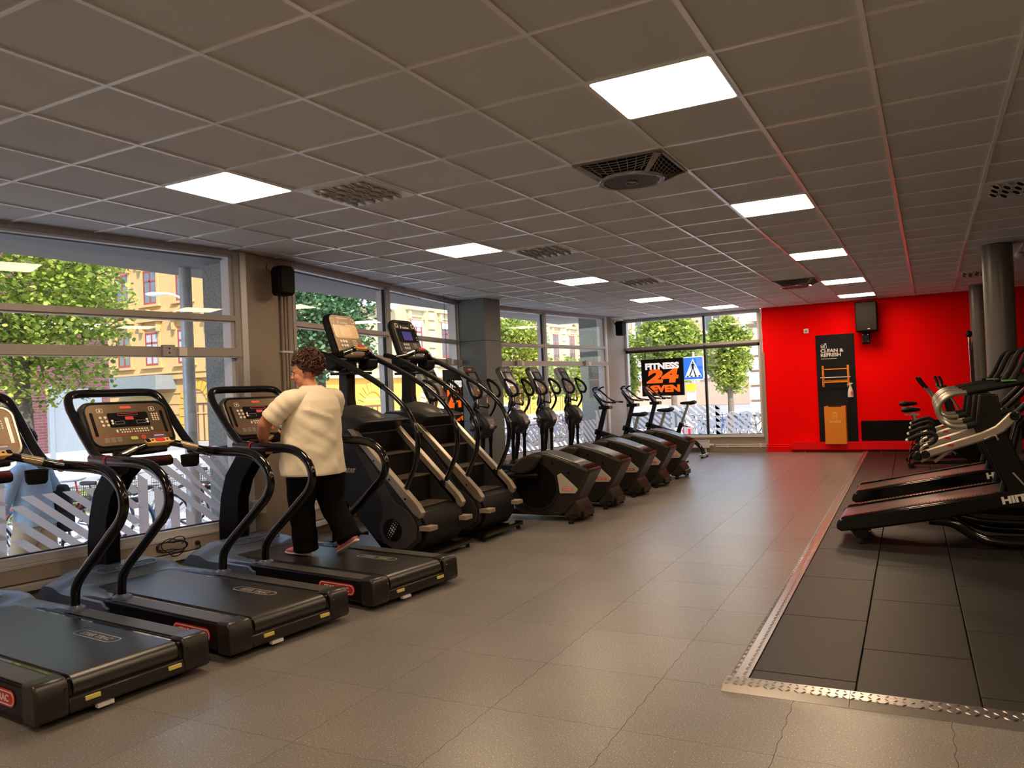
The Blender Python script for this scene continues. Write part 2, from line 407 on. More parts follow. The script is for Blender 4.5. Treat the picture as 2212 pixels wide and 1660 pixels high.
for k, (a, b) in enumerate(zip(cols, cols[1:])):
    qs = [0.14] + [(0.27 if k % 2 == 0 else 0.77) + m*1.0 for m in range(0, 14)]
    for qa, qb in zip(qs, qs[1:]):
        if qa > 12.5: continue
        qb = min(qb, 12.58)
        wd, ht = b - a - 0.006, qb - qa - 0.006
        if fl(a, qa).x > XR: continue
        mb = MB().box(-wd/2, wd/2, -ht/2, ht/2, -0.006, 0.021)
        o = mb.build('rubber_tile', 'rubber_tile', floor, smooth=False, bevel=0.003)
        o.location = fl((a+b)/2, (qa+qb)/2); o.rotation_euler = (0, 0, FA + random.uniform(-0.003, 0.003))
# ---- aluminium tread-plate edging round the rubber area
edg = thing('edge_strip', fl(0, 0), FA, 'ribbed aluminium tread plate strip edging the black rubber floor', 'floor strip')
def ramp(L, wd):
    return MB().prism([(0, 0.001), (wd*0.35, 0.024), (wd, 0.026), (wd, 0.0), (0, 0.0)], 0, L, 'xz')
def strip_piece(L, wd, name, M):
    mb = MB(); mb.M = M
    r = ramp(L, wd); mb.add(r.v, r.f); return mb.build(name, 'stainless', edg, smooth=False)
strip_piece(12.41, 0.10, 'side_plate', Matrix.Translation((0, 0.14, 0)))
MF = Matrix(((0, 1, 0, 0), (1, 0, 0, 0), (0, 0, 1, 0), (0, 0, 0, 1)))
for a, b in ((0.0, 0.55), (0.552, 2.6), (2.602, 5.4)):
    strip_piece(b - a, 0.14, 'front_plate', Matrix.Translation((a, 0, 0)) @ MF)
def tread(L, wd, M, pitch=0.034, step=1):
    mb = MB(); mb.M = M
    k = 0; q = 0.15 if M is None else 0.02
    while q < L - 0.01:
        for r in range(int(wd/pitch)):
            p = (r + 0.5)*wd/int(wd/pitch)
            if p < 0.02: continue
            z = 0.024 if p > wd*0.35 else 0.001 + 0.023*p/(wd*0.35)
            a = PI/4 if (k + r) % 2 else -PI/4
            c, s_ = math.cos(a), math.sin(a); h, t = 0.0165, 0.0038
            mb.add([(p - c*h, q - s_*h, z), (p + s_*t, q - c*t, z+0.006), (p + c*h, q + s_*h, z), (p - s_*t, q + c*t, z+0.006), (p+s_*t*2, q-c*t*2, z), (p-s_*t*2, q+c*t*2, z)],
                   [(0, 4, 2, 1), (0, 1, 2, 3), (0, 3, 2, 5)])
        k += 1; q += pitch
    return mb
tread(12.5, 0.10, None).build('tread_bars', 'stainless', edg, kind='stuff')
tread(5.4, 0.14, MF).build('tread_bars', 'stainless', edg, kind='stuff')

# ---- ceiling
ceiling = S(MB().box(-7.6, XR + 0.1, YB - 0.1, YF + 0.4, CZ + 0.06, CZ + 0.5), 'ceiling', 'wall_plain', 'suspended ceiling of square mineral tiles in a white metal grid')
T = 0.6; GX0 = -9.29645606*T; GY0 = 3.70086*T; TY = 0.99855*T
def gx(j): return GX0 + j*T
def gy(i): return GY0 + i*TY
LIGHTS = [(2, 7), (7, 7), (12, 7), (17, 7), (21, 7), (2, 2), (7, 2), (12, 2), (17, 2), (21, 3), (-3, 7), (-3, 2), (-8, 7), (-8, 2), (-3, 12), (2, 12), (7, 12)]  # panels right of view continue the pattern, added to brighten that side
VENTS = [(3, 3), (8, 3), (13, 3), (8, 10), (18, 10)]
FANS = [(4, 6), (16, 6)]
SKIP = set(LIGHTS) | set(VENTS) | set(FANS)
def projpx(P):
    d = Vector(P) - Vector((0, 0, CAM_H)); z = d.dot(_f)
    if z < 0.2: return None
    return (1106 + 1680.39*d.dot(_r)/z, 830 - 1680.39*d.dot(_u)/z)
tiles = []
for i in range(-9, 24):
    for j in range(-3, 18):
        y0, y1 = gy(i), min(gy(i+1), YF); x0, x1 = gx(j), min(gx(j+1), XR)
        if y1 - y0 < 0.03 or x1 - x0 < 0.03 or y0 < YB - 0.5: continue
        ys = sorted({y0, y1} | {y for _, y in FACADE if y0 < y < y1})
        left = [(max(x0, xw(y) - 0.02), y) for y in ys]
        if min(l[0] for l in left) >= x1 - 0.02: continue
        left = [(min(l[0], x1), l[1]) for l in left]
        poly = [(x1, y0), (x1, y1)] + left[::-1]
        if (i, j) in SKIP: continue
        pp = [projpx((x, y, CZ)) for x, y in ((x0,y0),(x1,y0),(x1,y1),(x0,y1))]
        a = 0.0
        if all(pp):
            q = [(min(2212, max(0, u)), min(1660, max(0, v))) for u, v in pp]
            a = abs(sum(q[k][0]*q[(k+1) % 4][1] - q[(k+1) % 4][0]*q[k][1] for k in range(4)))/2
        tiles.append((a, poly, (x0, y0, x1, y1)))
tiles.sort(key=lambda t: -t[0])
full = MB().box(0.004, T-0.004, 0.004, TY-0.004, 0.008, 0.02).mesh('ceiling_tile', 'ceiling_tile', smooth=False)
rest = MB()
for k, (a, poly, (x0, y0, x1, y1)) in enumerate(tiles):
    if k < 298 and a > 0:
        if len(poly) == 4 and abs(min(p[0] for p in poly) - x0) < 1e-6 and abs(poly[3][0] - poly[2][0]) < 1e-6 and x1 - x0 > T - 0.01 and y1 - y0 > TY - 0.01:
            obj_from(full, 'ceiling_tile', ceiling, (x0, y0, CZ))
        else: MB().prism(poly, CZ + 0.008, CZ + 0.02).build('ceiling_tile', 'ceiling_tile', ceiling, smooth=False)
    else: rest.prism(poly, CZ + 0.008, CZ + 0.02)
rest.build('ceiling_tile_field', 'ceiling_tile', ceiling, smooth=False, kind='stuff')
for j in range(-2, 18):                       # main runners
    x = gx(j); ya = YB
    if x > XR: continue
    segs = []; y = YB
    while y < YF:
        if x > xw(y) + 0.01: segs.append(y)
        y += 0.05
    if segs:                                  # runs may be broken where the glass front cuts in
        runs = [[segs[0], segs[0]]]
        for y in segs[1:]:
            if y - runs[-1][1] < 0.08: runs[-1][1] = y
            else: runs.append([y, y])
        for a, b in runs: MB().box(x - 0.012, x + 0.012, a, min(b + 0.05, YF), CZ - 0.001, CZ + 0.012).build('grid_runner', 'grid_white', ceiling, smooth=False)
for i in range(-9, 24):
    y = gy(i)
    if YB < y < YF: MB().box(xw(y), XR, y - 0.012, y + 0.012, CZ, CZ + 0.012).build('grid_tee', 'grid_white', ceiling, smooth=False)

# ---- walls
S(MB().box(-2.93, XR + 0.1, YF, YF + 0.25, 0, CZ + 0.1), 'wall_far', 'red_wall', 'bright red painted end wall')
S(MB().box(XR, XR + 0.15, YB - 0.1, YF + 0.2, 0, CZ + 0.1), 'wall_right', 'wall_dark')
S(MB().box(-7.6, XR + 0.1, YB - 0.15, YB, 0, CZ + 0.1), 'wall_back', 'wall_plain')
S(MB().box(-2.96, -2.90, YF - 0.02, YF + 0.1, 0, 2.0), 'trim_1', 'wall_beige')
S(MB().box(-2.93, -2.45, YF - 0.05, YF, 0.0, 0.06), 'baseboard_far', 'red_paint')

def wframe(A, B):
    A = Vector((*A, 0)); B = Vector((*B, 0)); d = (B - A).normalized()
    return Matrix(((d.x, 0, d.y, A.x), (d.y, 0, -d.x, A.y), (0, 1, 0, 0), (0, 0, 0, 1)))   # local x = along, y = up, z = into the room
W1 = ((-6.11, 3.36), (-5.78, 5.27)); W2 = ((-5.81, 6.05), (-6.47, 10.33)); W3 = ((-6.38, 11.61), (-5.85, 15.03)); W4 = ((-5.88, 16.24), (-2.95, 16.24))
def stripes(mk, u0, u1, flip=False):
    """the diagonal and upright film stripes stuck to the lower glass"""
    def q(pts):
        pts = [(max(u0, min(u1, a)), b) for a, b in pts]
        if max(p[0] for p in pts) - min(p[0] for p in pts) > 0.02: mk(pts)
    wd, st, sl = 0.088, 0.150, 0.86; zb = 0.365; mod = 2.05
    m = math.floor((u0 - 0.95)/mod)
    while 0.95 + m*mod < u1:
        b = 0.95 + m*mod                                    # module: tall diagonals + uprights, then low diagonals
        c = b - 0.02
        while c < b + 1.0:
            zt = 0.98; ue = c + (zt - zb)/sl
            lim = b + 1.0
            if ue > lim: ze = zt - sl*(lim - c); ue = lim
            else: ze = zb
            if c + (zt - 0.62)/sl < ue or True: q([(c, zt), (c + wd, zt), (ue + wd, ze), (ue, ze)])
            c += st
        for k in range(4):
            u = b + 0.02 + k*0.14; zt = 0.93 - sl*(u - b) - 0.03
            if zt > zb + 0.05: q([(u, zb), (u + 0.085, zb), (u + 0.085, zt - sl*0.085), (u, zt)])
        q([(b + 0.98, zb), (b + 1.07, zb), (b + 1.07, 0.98), (b + 0.98, 0.98)])
        c = b + 1.12 - 0.55
        while c < b + mod - 0.12:
            zt = 0.80; ua = max(c, b + 1.10); za = zt - sl*(ua - c); ue = min(c + (zt - zb)/sl, b + mod - 0.03); ze = zt - sl*(ue - c)
            if za > ze + 0.02: q([(ua, za), (ua + wd, za), (ue + wd, ze), (ue, ze)])
            c += st
        m += 1
WN = [0]
def window(line, u0, u1, mulls, name_label, dark_mull=False, rail=True, decal=True, depth=0.13, dark_top=False):
    WN[0] += 1
    w_ = thing('window_%d' % WN[0], label=name_label, kind='structure')
    M = wframe(*line)
    def pc(name, m, x0, x1, y0, y1, z0, z1, bevel=0.0):
        mb = MB(); mb.M = M; mb.box(x0, x1, y0, y1, z0, z1); return mb.build(name, m, w_, smooth=False, bevel=bevel)
    pc('sill_frame', 'alu_white_or_lit', u0, u1, 0.30, 0.355, -0.10, 0.05)
    pc('sill_seal', 'seal_black', u0, u1, 0.355, 0.365, -0.045, -0.015)
    pc('head_frame', 'alu_frame', u0, u1, 2.845, CZ + 0.05, -0.06, 0.035)
    pc('head_bead', 'alu_white_or_lit', u0, u1, 2.82, 2.845, -0.06, 0.0)
    pc('jamb', 'alu_white_or_lit', u0, u0 + 0.05, 0.3, 2.845, -depth, 0.0); pc('jamb', 'alu_white_or_lit', u1 - 0.05, u1, 0.3, 2.845, -depth, 0.0)  # jamb and mullion reveals whiter than their faces: daylight put into the colour
    pc('jamb_face', 'alu_frame', u0 - 0.04, u0 + 0.012, 0.3, CZ, 0.0, 0.03); pc('jamb_face', 'alu_frame', u1 - 0.012, u1 + 0.04, 0.3, CZ, 0.0, 0.03)
    for u in mulls:
        if dark_mull: pc('mullion', 'seal_black', u - 0.022, u + 0.022, 0.36, 2.84, -0.05, 0.02)
        else:
            pc('mullion', 'alu_white_or_lit', u - 0.04, u + 0.04, 0.36, 2.84, -depth, 0.0); pc('mullion_seal', 'seal_black', u - 0.05, u - 0.04, 0.36, 2.84, -0.05, -0.01); pc('mullion_face', 'alu_frame', u - 0.028, u + 0.042, 0.36, CZ, 0.0, 0.025)
    pc('transom', 'alu_frame', u0, u1, 2.218, 2.268, -0.05, 0.03); pc('transom_bead', 'alu_white_or_lit', u0, u1, 2.203, 2.218, -0.05, 0.0)
    if dark_top: pc('sash_frame', 'seal_black', u0, u1, 2.15, 2.203, -0.04, 0.0)
    if rail: pc('guard_rail', 'alu_frame', u0 - 0.06, u1 + 0.02, 1.878, 1.958, 0.02, 0.07); pc('rail_lip', 'alu_white_or_lit', u0, u1, 1.868, 1.878, 0.02, 0.06)
    us = [u0 + 0.03] + list(mulls) + [u1 - 0.03]
    for a, b in zip(us, us[1:]):
        for za, zb in ((0.355, 2.218), (2.268, 2.84)):
            mb = MB(); mb.M = M; mb.add([(a, za, -0.03), (b, za, -0.03), (b, zb, -0.03), (a, zb, -0.03)], [(0, 1, 2, 3)])
            mb.build('pane', 'window_glass', w_, smooth=False)
    if decal:
        def mk(pts):
            mb = MB(); mb.M = M; mb.prism(pts, -0.0275, -0.0265); mb.build('decal_stripe', 'decal_film', w_, smooth=False)
        stripes(mk, u0 + 0.06, u1 - 0.06)
    return w_
window(W1, -2.9, 1.94, [-1.6], 'large street window at the near left behind the treadmills')
window(W2, 0.03, 4.32, [2.075], 'two-pane street window behind the stair climbers')
window(W3, -0.79, 3.42, [1.27], 'two-pane street window behind the cross trainers')
window(W4, 0.02, 2.90, [1.77], 'end window with the black hanging sign', dark_mull=True, rail=False, dark_top=True)
# wall below the glass, piece by piece
wall_left = thing('wall_left', label='low beige wall below the street windows', kind='structure')
def below(line, u0, u1, z1=0.30):
    mb = MB(); mb.M = wframe(*line); mb.box(u0, u1, -0.6, z1, -0.12, 0.02); return mb.build('spandrel', 'wall_beige', wall_left, smooth=False)
below(W1, -7.4, 2.0); below(W2, -0.03, 4.33); below(W3, -0.83, 3.45); below(W4, 0, 2.95)
def duct(line, u0, u1):
    mb = MB(); mb.M = wframe(*line); mb.box(u0, u1, 0.165, 0.275, 0.02, 0.075); mb.build('cable_duct', 'duct_beige', wall_left, smooth=False, bevel=0.004)
    mb = MB(); mb.M = wframe(*line); mb.box(u0, u1, 0.275, 0.298, -0.02, 0.085); mb.build('sill_board', 'alu_white_or_lit', wall_left, smooth=False, bevel=0.003)
    mb = MB(); mb.M = wframe(*line); mb.box(u0, u1, 0.10, 0.155, 0.02, 0.11); mb.build('heating_pipe_cover', 'alu_white_or_lit', wall_left, smooth=False, bevel=0.006)
duct(W1, -2.9, 1.95); duct(W2, 0.05, 4.3); duct(W3, -0.7, 3.4)
mb = MB(); mb.M = wframe(*W1); mb.box(-7.4, -2.9, -0.6, CZ, -0.12, 0.02); mb.build('end_panel', 'wall_beige', wall_left, smooth=False)
# pier between the first two windows: beige inside, rough granite outside
pier = thing('wall_pier', label='beige pier with pipes between the first two windows', kind='structure')
MB().box(-5.95, -5.775, 5.34, 6.03, 0, CZ).build('core', 'wall_beige', pier, smooth=False)
MB().box(-5.80, -5.745, 5.325, 5.40, 0.2, CZ).build('post_cover', 'alu_white_or_lit', pier, smooth=False, bevel=0.004)
MB().box(-5.79, -5.755, 5.40, 5.55, 0.2, CZ).build('post_face', 'wall_beige', pier, smooth=False, bevel=0.004)
for z0, z1 in ((-0.6, 1.02), (1.03, 2.26), (2.27, 3.3)): MB().box(-6.28, -5.94, 5.335, 6.06, z0, z1).build('granite_block', 'granite', pier, smooth=False, bevel=0.008)
for k in range(3):
    MB().cyl((-5.755, 5.86 + k*0.045, 0.95), (-5.755, 5.86 + k*0.045, CZ - 0.05), 0.016, 10).build('pipe', 'wall_beige', pier)
for z in (0.93, 1.93): MB().box(-5.78, -5.735, 5.83, 5.98, z, z + 0.02).build('pipe_clip', 'alu_white_or_lit', pier, smooth=False)
MB().box(-5.76, -5.70, 5.34, 5.50, 0.37, 0.50).build('junction_box', 'alu_white_or_lit', pier, smooth=False, bevel=0.004)
# free granite pillar
pil = thing('wall_pillar', label='square grey granite pillar between the middle windows', kind='structure')
for z0, z1 in ((0, 0.36), (0.364, 1.0), (1.004, 1.62), (1.624, 2.24), (2.244, 2.89)):
    MB().box(-6.52, -5.97, 10.33, 10.83, z0, z1).build('granite_slab', 'granite_smooth', pil, smooth=False, bevel=0.004)
# corner post and outside pillar next to the end window
cor = thing('wall_corner', label='pale corner post beside the end window', kind='structure')
MB().box(-5.92, -5.845, 15.06, 15.16, 0, CZ).build('post', 'alu_white_or_lit', cor, smooth=False, bevel=0.004)
MB().box(-5.96, -5.86, 15.16, 16.28, 0, CZ).build('return_wall', 'wall_beige', cor, smooth=False)
for z0, z1 in ((-0.6, 1.6), (1.61, 3.3)): MB().box(-6.45, -5.965, 15.09, 15.75, z0, z1).build('granite_block', 'granite', cor, smooth=False, bevel=0.006)
# soffit over the street windows and unseen roof slab added over everything to keep light out
S(MB().prism([(-6.36, 2.1), (-5.90, 5.2), (-5.92, 6.1), (-6.36, 9.2)], 2.81, 3.45), 'trim_2', 'soffit', 'grey soffit outside above the windows', smooth=False)
S(MB().box(-6.36, XR + 0.2, YB - 0.3, YF + 0.3, CZ + 0.5, CZ + 0.62), 'trim_3', 'soffit', 'unseen roof slab added to keep light out', smooth=False)
# ---- things on the duct: sockets
def socket(line, u, z=0.22, label='', n=0.075, cable=False):
    M = wframe(*line) @ Matrix.Translation((u, z, n))
    t = thing('wall_socket', label=label, cat='socket', group='sockets along the window duct'); t.matrix_world = M
    MB().prism(rrect(0.085, 0.085, 0.008), 0, 0.009).build('plate', 'duct_beige', t, bevel=0.002)
    MB().ring(circ(0.024, 20), circ(0.019, 20), 0.009, 0.014).build('ring', 'duct_beige', t)
    MB().prism(circ(0.0185, 20), 0.009, 0.0095).build('recess', 'seal_black' if cable else 'wall_plain', t)
    return t
socket(W1, 0.47, label='empty wall socket on the duct beside the nearest treadmill')
socket(W1, 1.42, label='wall socket with a black plug behind the coiled cable', cable=True)
socket(W1, 1.70, label='wall socket with a black plug beside the pier', cable=True)
for u, lb in ((1.42, 'black power plug with drooping cord above the coiled cable'), (1.70, 'black power plug in the socket nearest the pier')):
    t = thing('power_plug', label=lb, cat='plug', group='plugs'); t.matrix_world = wframe(*W1) @ Matrix.Translation((u, 0.22, 0.089))
    MB().lathe([(0.019, 0), (0.021, 0.012), (0.016, 0.03), (0.010, 0.036)], 14).build('body', 'cable', t)
    MB().tube(smooth_path([(0, 0, 0.03), (0.004, -0.02, 0.045), (0.01, -0.07, 0.04), (0.02, -0.12, 0.03)], 5), 0.005, 6).build('cord', 'cable', t)
mb = MB()
pts = []
for k in range(60):
    a = k*0.42; r = 0.085 + 0.03*math.sin(k*0.9)
    pts.append((r*math.cos(a)*1.15, 0.012 + 0.004*k/6 + 0.02*math.sin(k*0.5), r*math.sin(a)*0.9 + 0.02*math.sin(k*0.31)))
t = MB().tube(smooth_path([(p[0], p[2]*0.8, p[1]) for p in pts], 3), 0.0045, 6).build('coiled_cable', 'cable'); t.matrix_world = wframe(*W1) @ Matrix.Translation((1.18, 0.24, 0.085)) @ Matrix.Rotation(0.2, 4, 'X')
tag(t, 'loose black cable coil lying on the window duct', 'cable')
for line, u, lb in ((W1, 1.22, 'grey socket box on the guard rail of the nearest window'), (W3, -0.02 + 0.33, 'socket box on the guard rail left of the cross trainers window'), (W3, 2.55, 'socket box on the guard rail right half of the cross trainers window'), (W2, 3.75, 'socket box on the guard rail behind the second stair climber')):
    t = thing('rail_socket', label=lb, cat='socket', group='sockets on the guard rails'); t.matrix_world = wframe(*line) @ Matrix.Translation((u, 1.92, 0.07))
    MB().box(-0.055, 0.055, -0.048, 0.052, 0, 0.045).build('switch_box', 'alu_frame', t, smooth=False, bevel=0.004)
    MB().prism(rrect(0.075, 0.075, 0.008), 0.0, 0.022).build('switch_key', 'white_plastic', t).location = (0.14, -0.005, 0)
    for z in (-0.018, 0.02): MB().prism(circ(0.008, 12), 0.045, 0.047).build('switch_hole', 'seal_black', t).location = (0, z, 0)
# ================================================================== ceiling fittings
def led_panel(i, j, label):
    t = thing('ceiling_light', (gx(j) + T/2, gy(i) + TY/2, CZ), label=label, cat='ceiling light', group='square ceiling lights')
    return t
lp_frame = MB().ring(rrect(0.592, 0.592, 0.004, 2), rrect(0.572, 0.572, 0.02, 2), -0.004, 0.012).mesh('frame', 'grid_white', smooth=False)
lp_diff = MB().prism(rrect(0.572, 0.572, 0.02, 2), -0.001, 0.004).mesh('diffuser', 'led', smooth=False)
lp_lab = {(2, 7): 'largest lit square ceiling light, above the open floor', (7, 7): 'second lit ceiling light of the right row, beyond the near ceiling fan', (12, 7): 'third lit ceiling light of the right row', (17, 7): 'fourth lit ceiling light of the right row, beside the far fan', (21, 7): 'last lit ceiling light before the red wall',
          (2, 2): 'lit ceiling light nearest the first window', (7, 2): 'lit ceiling light above the stair climbers', (12, 2): 'third lit ceiling light of the window row', (17, 2): 'fourth lit ceiling light of the window row', (21, 3): 'lit ceiling light nearest the end window'}
for (i, j) in LIGHTS:
    t = led_panel(i, j, lp_lab.get((i, j), 'square ceiling light %s the camera, %s' % ('behind' if i < 0 else 'beside', {2: 'on the window side', 7: 'straight above', 12: 'added unseen to the right'}.get(j, '') + (', farther back' if i < -5 else ', farther on' if i > 5 else ''))))
    obj_from(lp_frame, 'frame', t); obj_from(lp_diff, 'diffuser', t)
# nozzle vents: white plate with rows of round cups
vent_plate = MB().box(-0.296, 0.296, -0.296, 0.296, -0.003, 0.006).mesh('plate', 'white_metal', smooth=False)
cup = MB().lathe([(0.033, -0.004), (0.036, -0.016), (0.030, -0.016), (0.026, -0.004), (0.012, 0.003)], 12, cap=False).mesh('cup', 'white_metal')
cupin = MB().prism(circ(0.029, 12), -0.0145, -0.0135).mesh('cup_opening', 'vent_dark', smooth=False)
v_lab = {(3, 3): 'largest white ceiling vent with rows of round nozzles', (8, 3): 'second white nozzle vent beside the stair climbers light', (13, 3): 'third and smallest white nozzle vent of the window row', (8, 10): 'nozzle vent in the ceiling at the right edge', (18, 10): 'nozzle vent in the ceiling beside the round columns'}
for (i, j) in VENTS:
    t = thing('ceiling_vent', (gx(j) + T/2, gy(i) + TY/2, CZ - 0.002), label=v_lab[(i, j)], cat='ceiling vent', group='nozzle vents')
    obj_from(vent_plate, 'plate', t)
    for a in range(6):
        for b in range(6):
            x, y = -0.2 + a*0.08, -0.2 + b*0.08
            obj_from(cup, 'nozzle', t, (x, y, -0.002), (0.35*((a+b) % 2 - 0.5), 0.5, 0)); obj_from(cupin, 'nozzle_opening', t, (x, y, -0.004), (0.35*((a+b) % 2 - 0.5), 0.5, 0))
# square ceiling fans
def fan(i, j, label):
    t = thing('ceiling_fan', (gx(j) + T/2, gy(i) + TY/2, CZ), label=label, cat='ceiling fan', group='ceiling fans')
    MB().ring(rrect(0.594, 0.594, 0.004, 6), rrect(0.56, 0.56, 0.05, 6), -0.012, 0.008).build('frame', 'fan_grey', t)
    MB().prism(rrect(0.56, 0.56, 0.05), -0.001, 0.003).build('backing', 'vent_dark', t, smooth=False)
    MB().ring(circ(0.215, 40), circ(0.185, 40), -0.095, -0.075).build('outer_ring', 'chrome_plastic', t, bevel=0.004)
    MB().prism(circ(0.185, 32), -0.072, -0.068).build('ring_backing', 'vent_dark', t, smooth=False)
    MB().ring(circ(0.045, 24), circ(0.034, 24), -0.102, -0.084).build('hub_ring', 'chrome_plastic', t)
    MB().lathe([(0.034, -0.090), (0.018, -0.098), (0.001, -0.1)], 20).build('hub', 'fan_grey', t)
    for k in range(-9, 10):
        y = k*0.019; h = math.sqrt(max(0.0, 0.186**2 - y*y))
        if h > 0.02: MB().box(-h, h, y - 0.0022, y + 0.0022, -0.091, -0.085).build('grille_slat', 'fan_grey', t, smooth=False)
    for sx in (-1, 1):
        for sy in (-1, 1):
            MB().tube(smooth_path([(sx*0.275, sy*0.275, -0.008), (sx*0.235, sy*0.235, -0.03), (sx*0.175, sy*0.175, -0.07), (sx*0.14, sy*0.14, -0.088)], 4), [0.03 - 0.0012*k for k in range(13)], 10, sy=0.4).build('corner_arm', 'fan_grey', t)
    for q in range(4):                      # curved side grilles between the corner arms
        mb = MB(); mb.M = Matrix.Rotation(q*PI/2, 4, 'Z')
        for k in range(5):
            d = 0.262 - k*0.018; hw = 0.25 - k*0.022; z = -0.012 - k*0.010
            mb.tube([(-hw + 2*hw*m/8, -d + 0.035*(1 - ((m-4)/4)**2)*0.6*(k/4), z - 0.012*(1 - ((m-4)/4)**2)) for m in range(9)], 0.0028, 5)
        mb.build('side_grille', 'fan_grey', t)
        for k in range(-3, 4):
            mb = MB(); mb.M = Matrix.Rotation(q*PI/2, 4, 'Z')
            mb.tube([(k*0.066, -0.27, -0.010), (k*0.052, -0.215, -0.055), (k*0.044, -0.195, -0.075)], 0.003, 5).build('grille_rib', 'fan_grey', t)
    return t
fan(4, 6, 'grey square ceiling fan near the largest light')
fan(16, 6, 'small dark ceiling fan far away near the red wall')
t = thing('ceiling_sensor', (1.05, 11.55, CZ), label='small round white sensor on the ceiling beside the column', cat='sensor')
MB().lathe([(0.055, 0), (0.055, -0.02), (0.045, -0.035), (0.02, -0.05)], 20).build('housing', 'white_plastic', t)
# ---- round columns
def column(x, y, r, label):
    t = thing('column', (x, y, 0), label=label, cat='column', group='round columns')
    MB().lathe([(r, 0), (r, CZ)], 40).build('shaft', 'column_grey', t)
    MB().lathe([(r + 0.012, 0.0), (r + 0.012, 0.06), (r + 0.004, 0.07)], 40).build('base_ring', 'black_satin', t)
    return t
column(0.745, 10.55, 0.155, 'thick grey round column nearer the camera')
column(0.80, 15.25, 0.155, 'grey round column standing close to the red wall')
# ---- speakers
def wall_speaker(loc, rz, label, s=1.0):
    t = thing('wall_speaker', loc, rz, label=label, cat='speaker', group='small wall speakers')
    t.scale = (s, s, s)
    pts = [(-0.13, -0.17), (-0.10, -0.205), (0.10, -0.205), (0.13, -0.17), (0.135, 0.14), (0.10, 0.20), (-0.10, 0.20), (-0.135, 0.14)]
    MB().prism(pts, 0.05, 0.24, 'xz').build('cabinet', 'speaker_black', t, bevel=0.025)
    MB().prism([(p[0]*0.86, p[1]*0.86) for p in pts], 0.24, 0.262, 'xz').build('grille', 'speaker_grille', t, bevel=0.012)
    MB().box(-0.04, 0.04, 0.0, 0.06, 0.10, 0.17).build('bracket', 'black_satin', t, smooth=False)
    MB().tube(smooth_path([(0.1, 0.04, 0.12), (0.17, 0.03, 0.16), (0.15, 0.01, 0.24)], 5), 0.006, 6).build('cable', 'cable', t)
    return t
wall_speaker((-5.70, 5.745, 2.63), -PI/2 - 0.15, 'black speaker high on the beige pier', 0.72)
wall_speaker((-5.80, 15.55, 2.66), -PI/2 - 0.1, 'small black speaker at the corner of the end window', 0.75)
t = thing('loudspeaker', (-0.985, YF, 2.55), label='large black loudspeaker hanging on the red wall', cat='speaker')
MB().prism([(-0.185, -0.29), (0.185, -0.29), (0.185, 0.27), (-0.185, 0.27)], -0.44, -0.14, 'xz').build('cabinet', 'speaker_black', t, bevel=0.02)
MB().prism([(-0.175, -0.27), (0.175, -0.27), (0.175, 0.255), (-0.175, 0.255)], -0.455, -0.44, 'xz').build('grille', 'speaker_grille', t, bevel=0.008)
MB().box(-0.1, 0.02, -0.15, -0.03, -0.48, -0.29).build('bracket', 'black_satin', t, smooth=False, bevel=0.006)
mb = MB().box(-0.11, 0.03, -0.03, 0.0, -0.50, -0.26); mb.build('wall_plate', 'black_satin', t, smooth=False)
for sx in (-0.085, 0.005):
    for z in (-0.33, -0.46): MB().cyl((sx, -0.15, z), (sx, -0.158, z), 0.008, 10).build('screw', 'chrome', t)
MB().box(0.02, 0.06, -0.458, -0.455, -0.245, -0.235).build('badge', 'print_white', t, smooth=False)
# ---- cleaning station on the red wall
t = thing('cleaning_board', (-1.58, YF - 0.003, 0), label='tall charcoal cleaning board with white lettering on the red wall', cat='sign board')
MB().box(-0.345, 0.345, -0.022, 0, 0.20, 2.27).build('board', 'panel_charcoal', t, smooth=False, bevel=0.003)
def wall_text(s, size, x, z, y, bold=0.0, sx=1.0, align='LEFT', **k):
    return text_mb(MB(), s, size, Matrix(((1, 0, 0, x), (0, 0, -1, y), (0, 1, 0, z), (0, 0, 0, 1))), 0.0012, bold, align, sx, **k)
wall_text('CLEAN &', 0.090, -0.265, 1.93, -0.0235, 0.0035, 1.12).build('lettering', 'print_white', t, smooth=False)
wall_text('REFRESH', 0.090, -0.265, 1.848, -0.0235, 0.0035, 1.06).build('lettering', 'print_white', t, smooth=False)
MB().box(-0.26, 0.03, -0.024, -0.022, 1.80, 1.808).build('underline', 'print_white', t, smooth=False)
mb = MB()
mb.ring([(x-0.225, z+2.045) for x, z in rrect(0.06, 0.07, 0.018)], [(x-0.225, z+2.045) for x, z in rrect(0.046, 0.056, 0.012)], -0.0235, -0.022, 'xz'); mb.box(-0.245, -0.205, -0.0235, -0.022, 2.03, 2.05)
mb.build('jug_icon', 'print_white', t, smooth=False)
mb = MB(); mb.ring([(x-0.17, z+2.045) for x, z in ((-0.022, -0.035), (0.022, -0.035), (0.022, 0.02), (0.006, 0.04), (-0.006, 0.04), (-0.022, 0.02))], [(x-0.17, z+2.045) for x, z in ((-0.015, -0.028), (0.015, -0.028), (0.015, 0.016), (0.004, 0.033), (-0.004, 0.033), (-0.015, 0.016))], -0.0235, -0.022, 'xz'); mb.box(-0.19, -0.15, -0.0235, -0.022, 2.088, 2.104)
mb.build('spray_icon', 'print_white', t, smooth=False)
t = thing('paper_holder', (-1.59, YF - 0.022, 1.46), label='orange paper roll holder on the charcoal board', cat='holder')
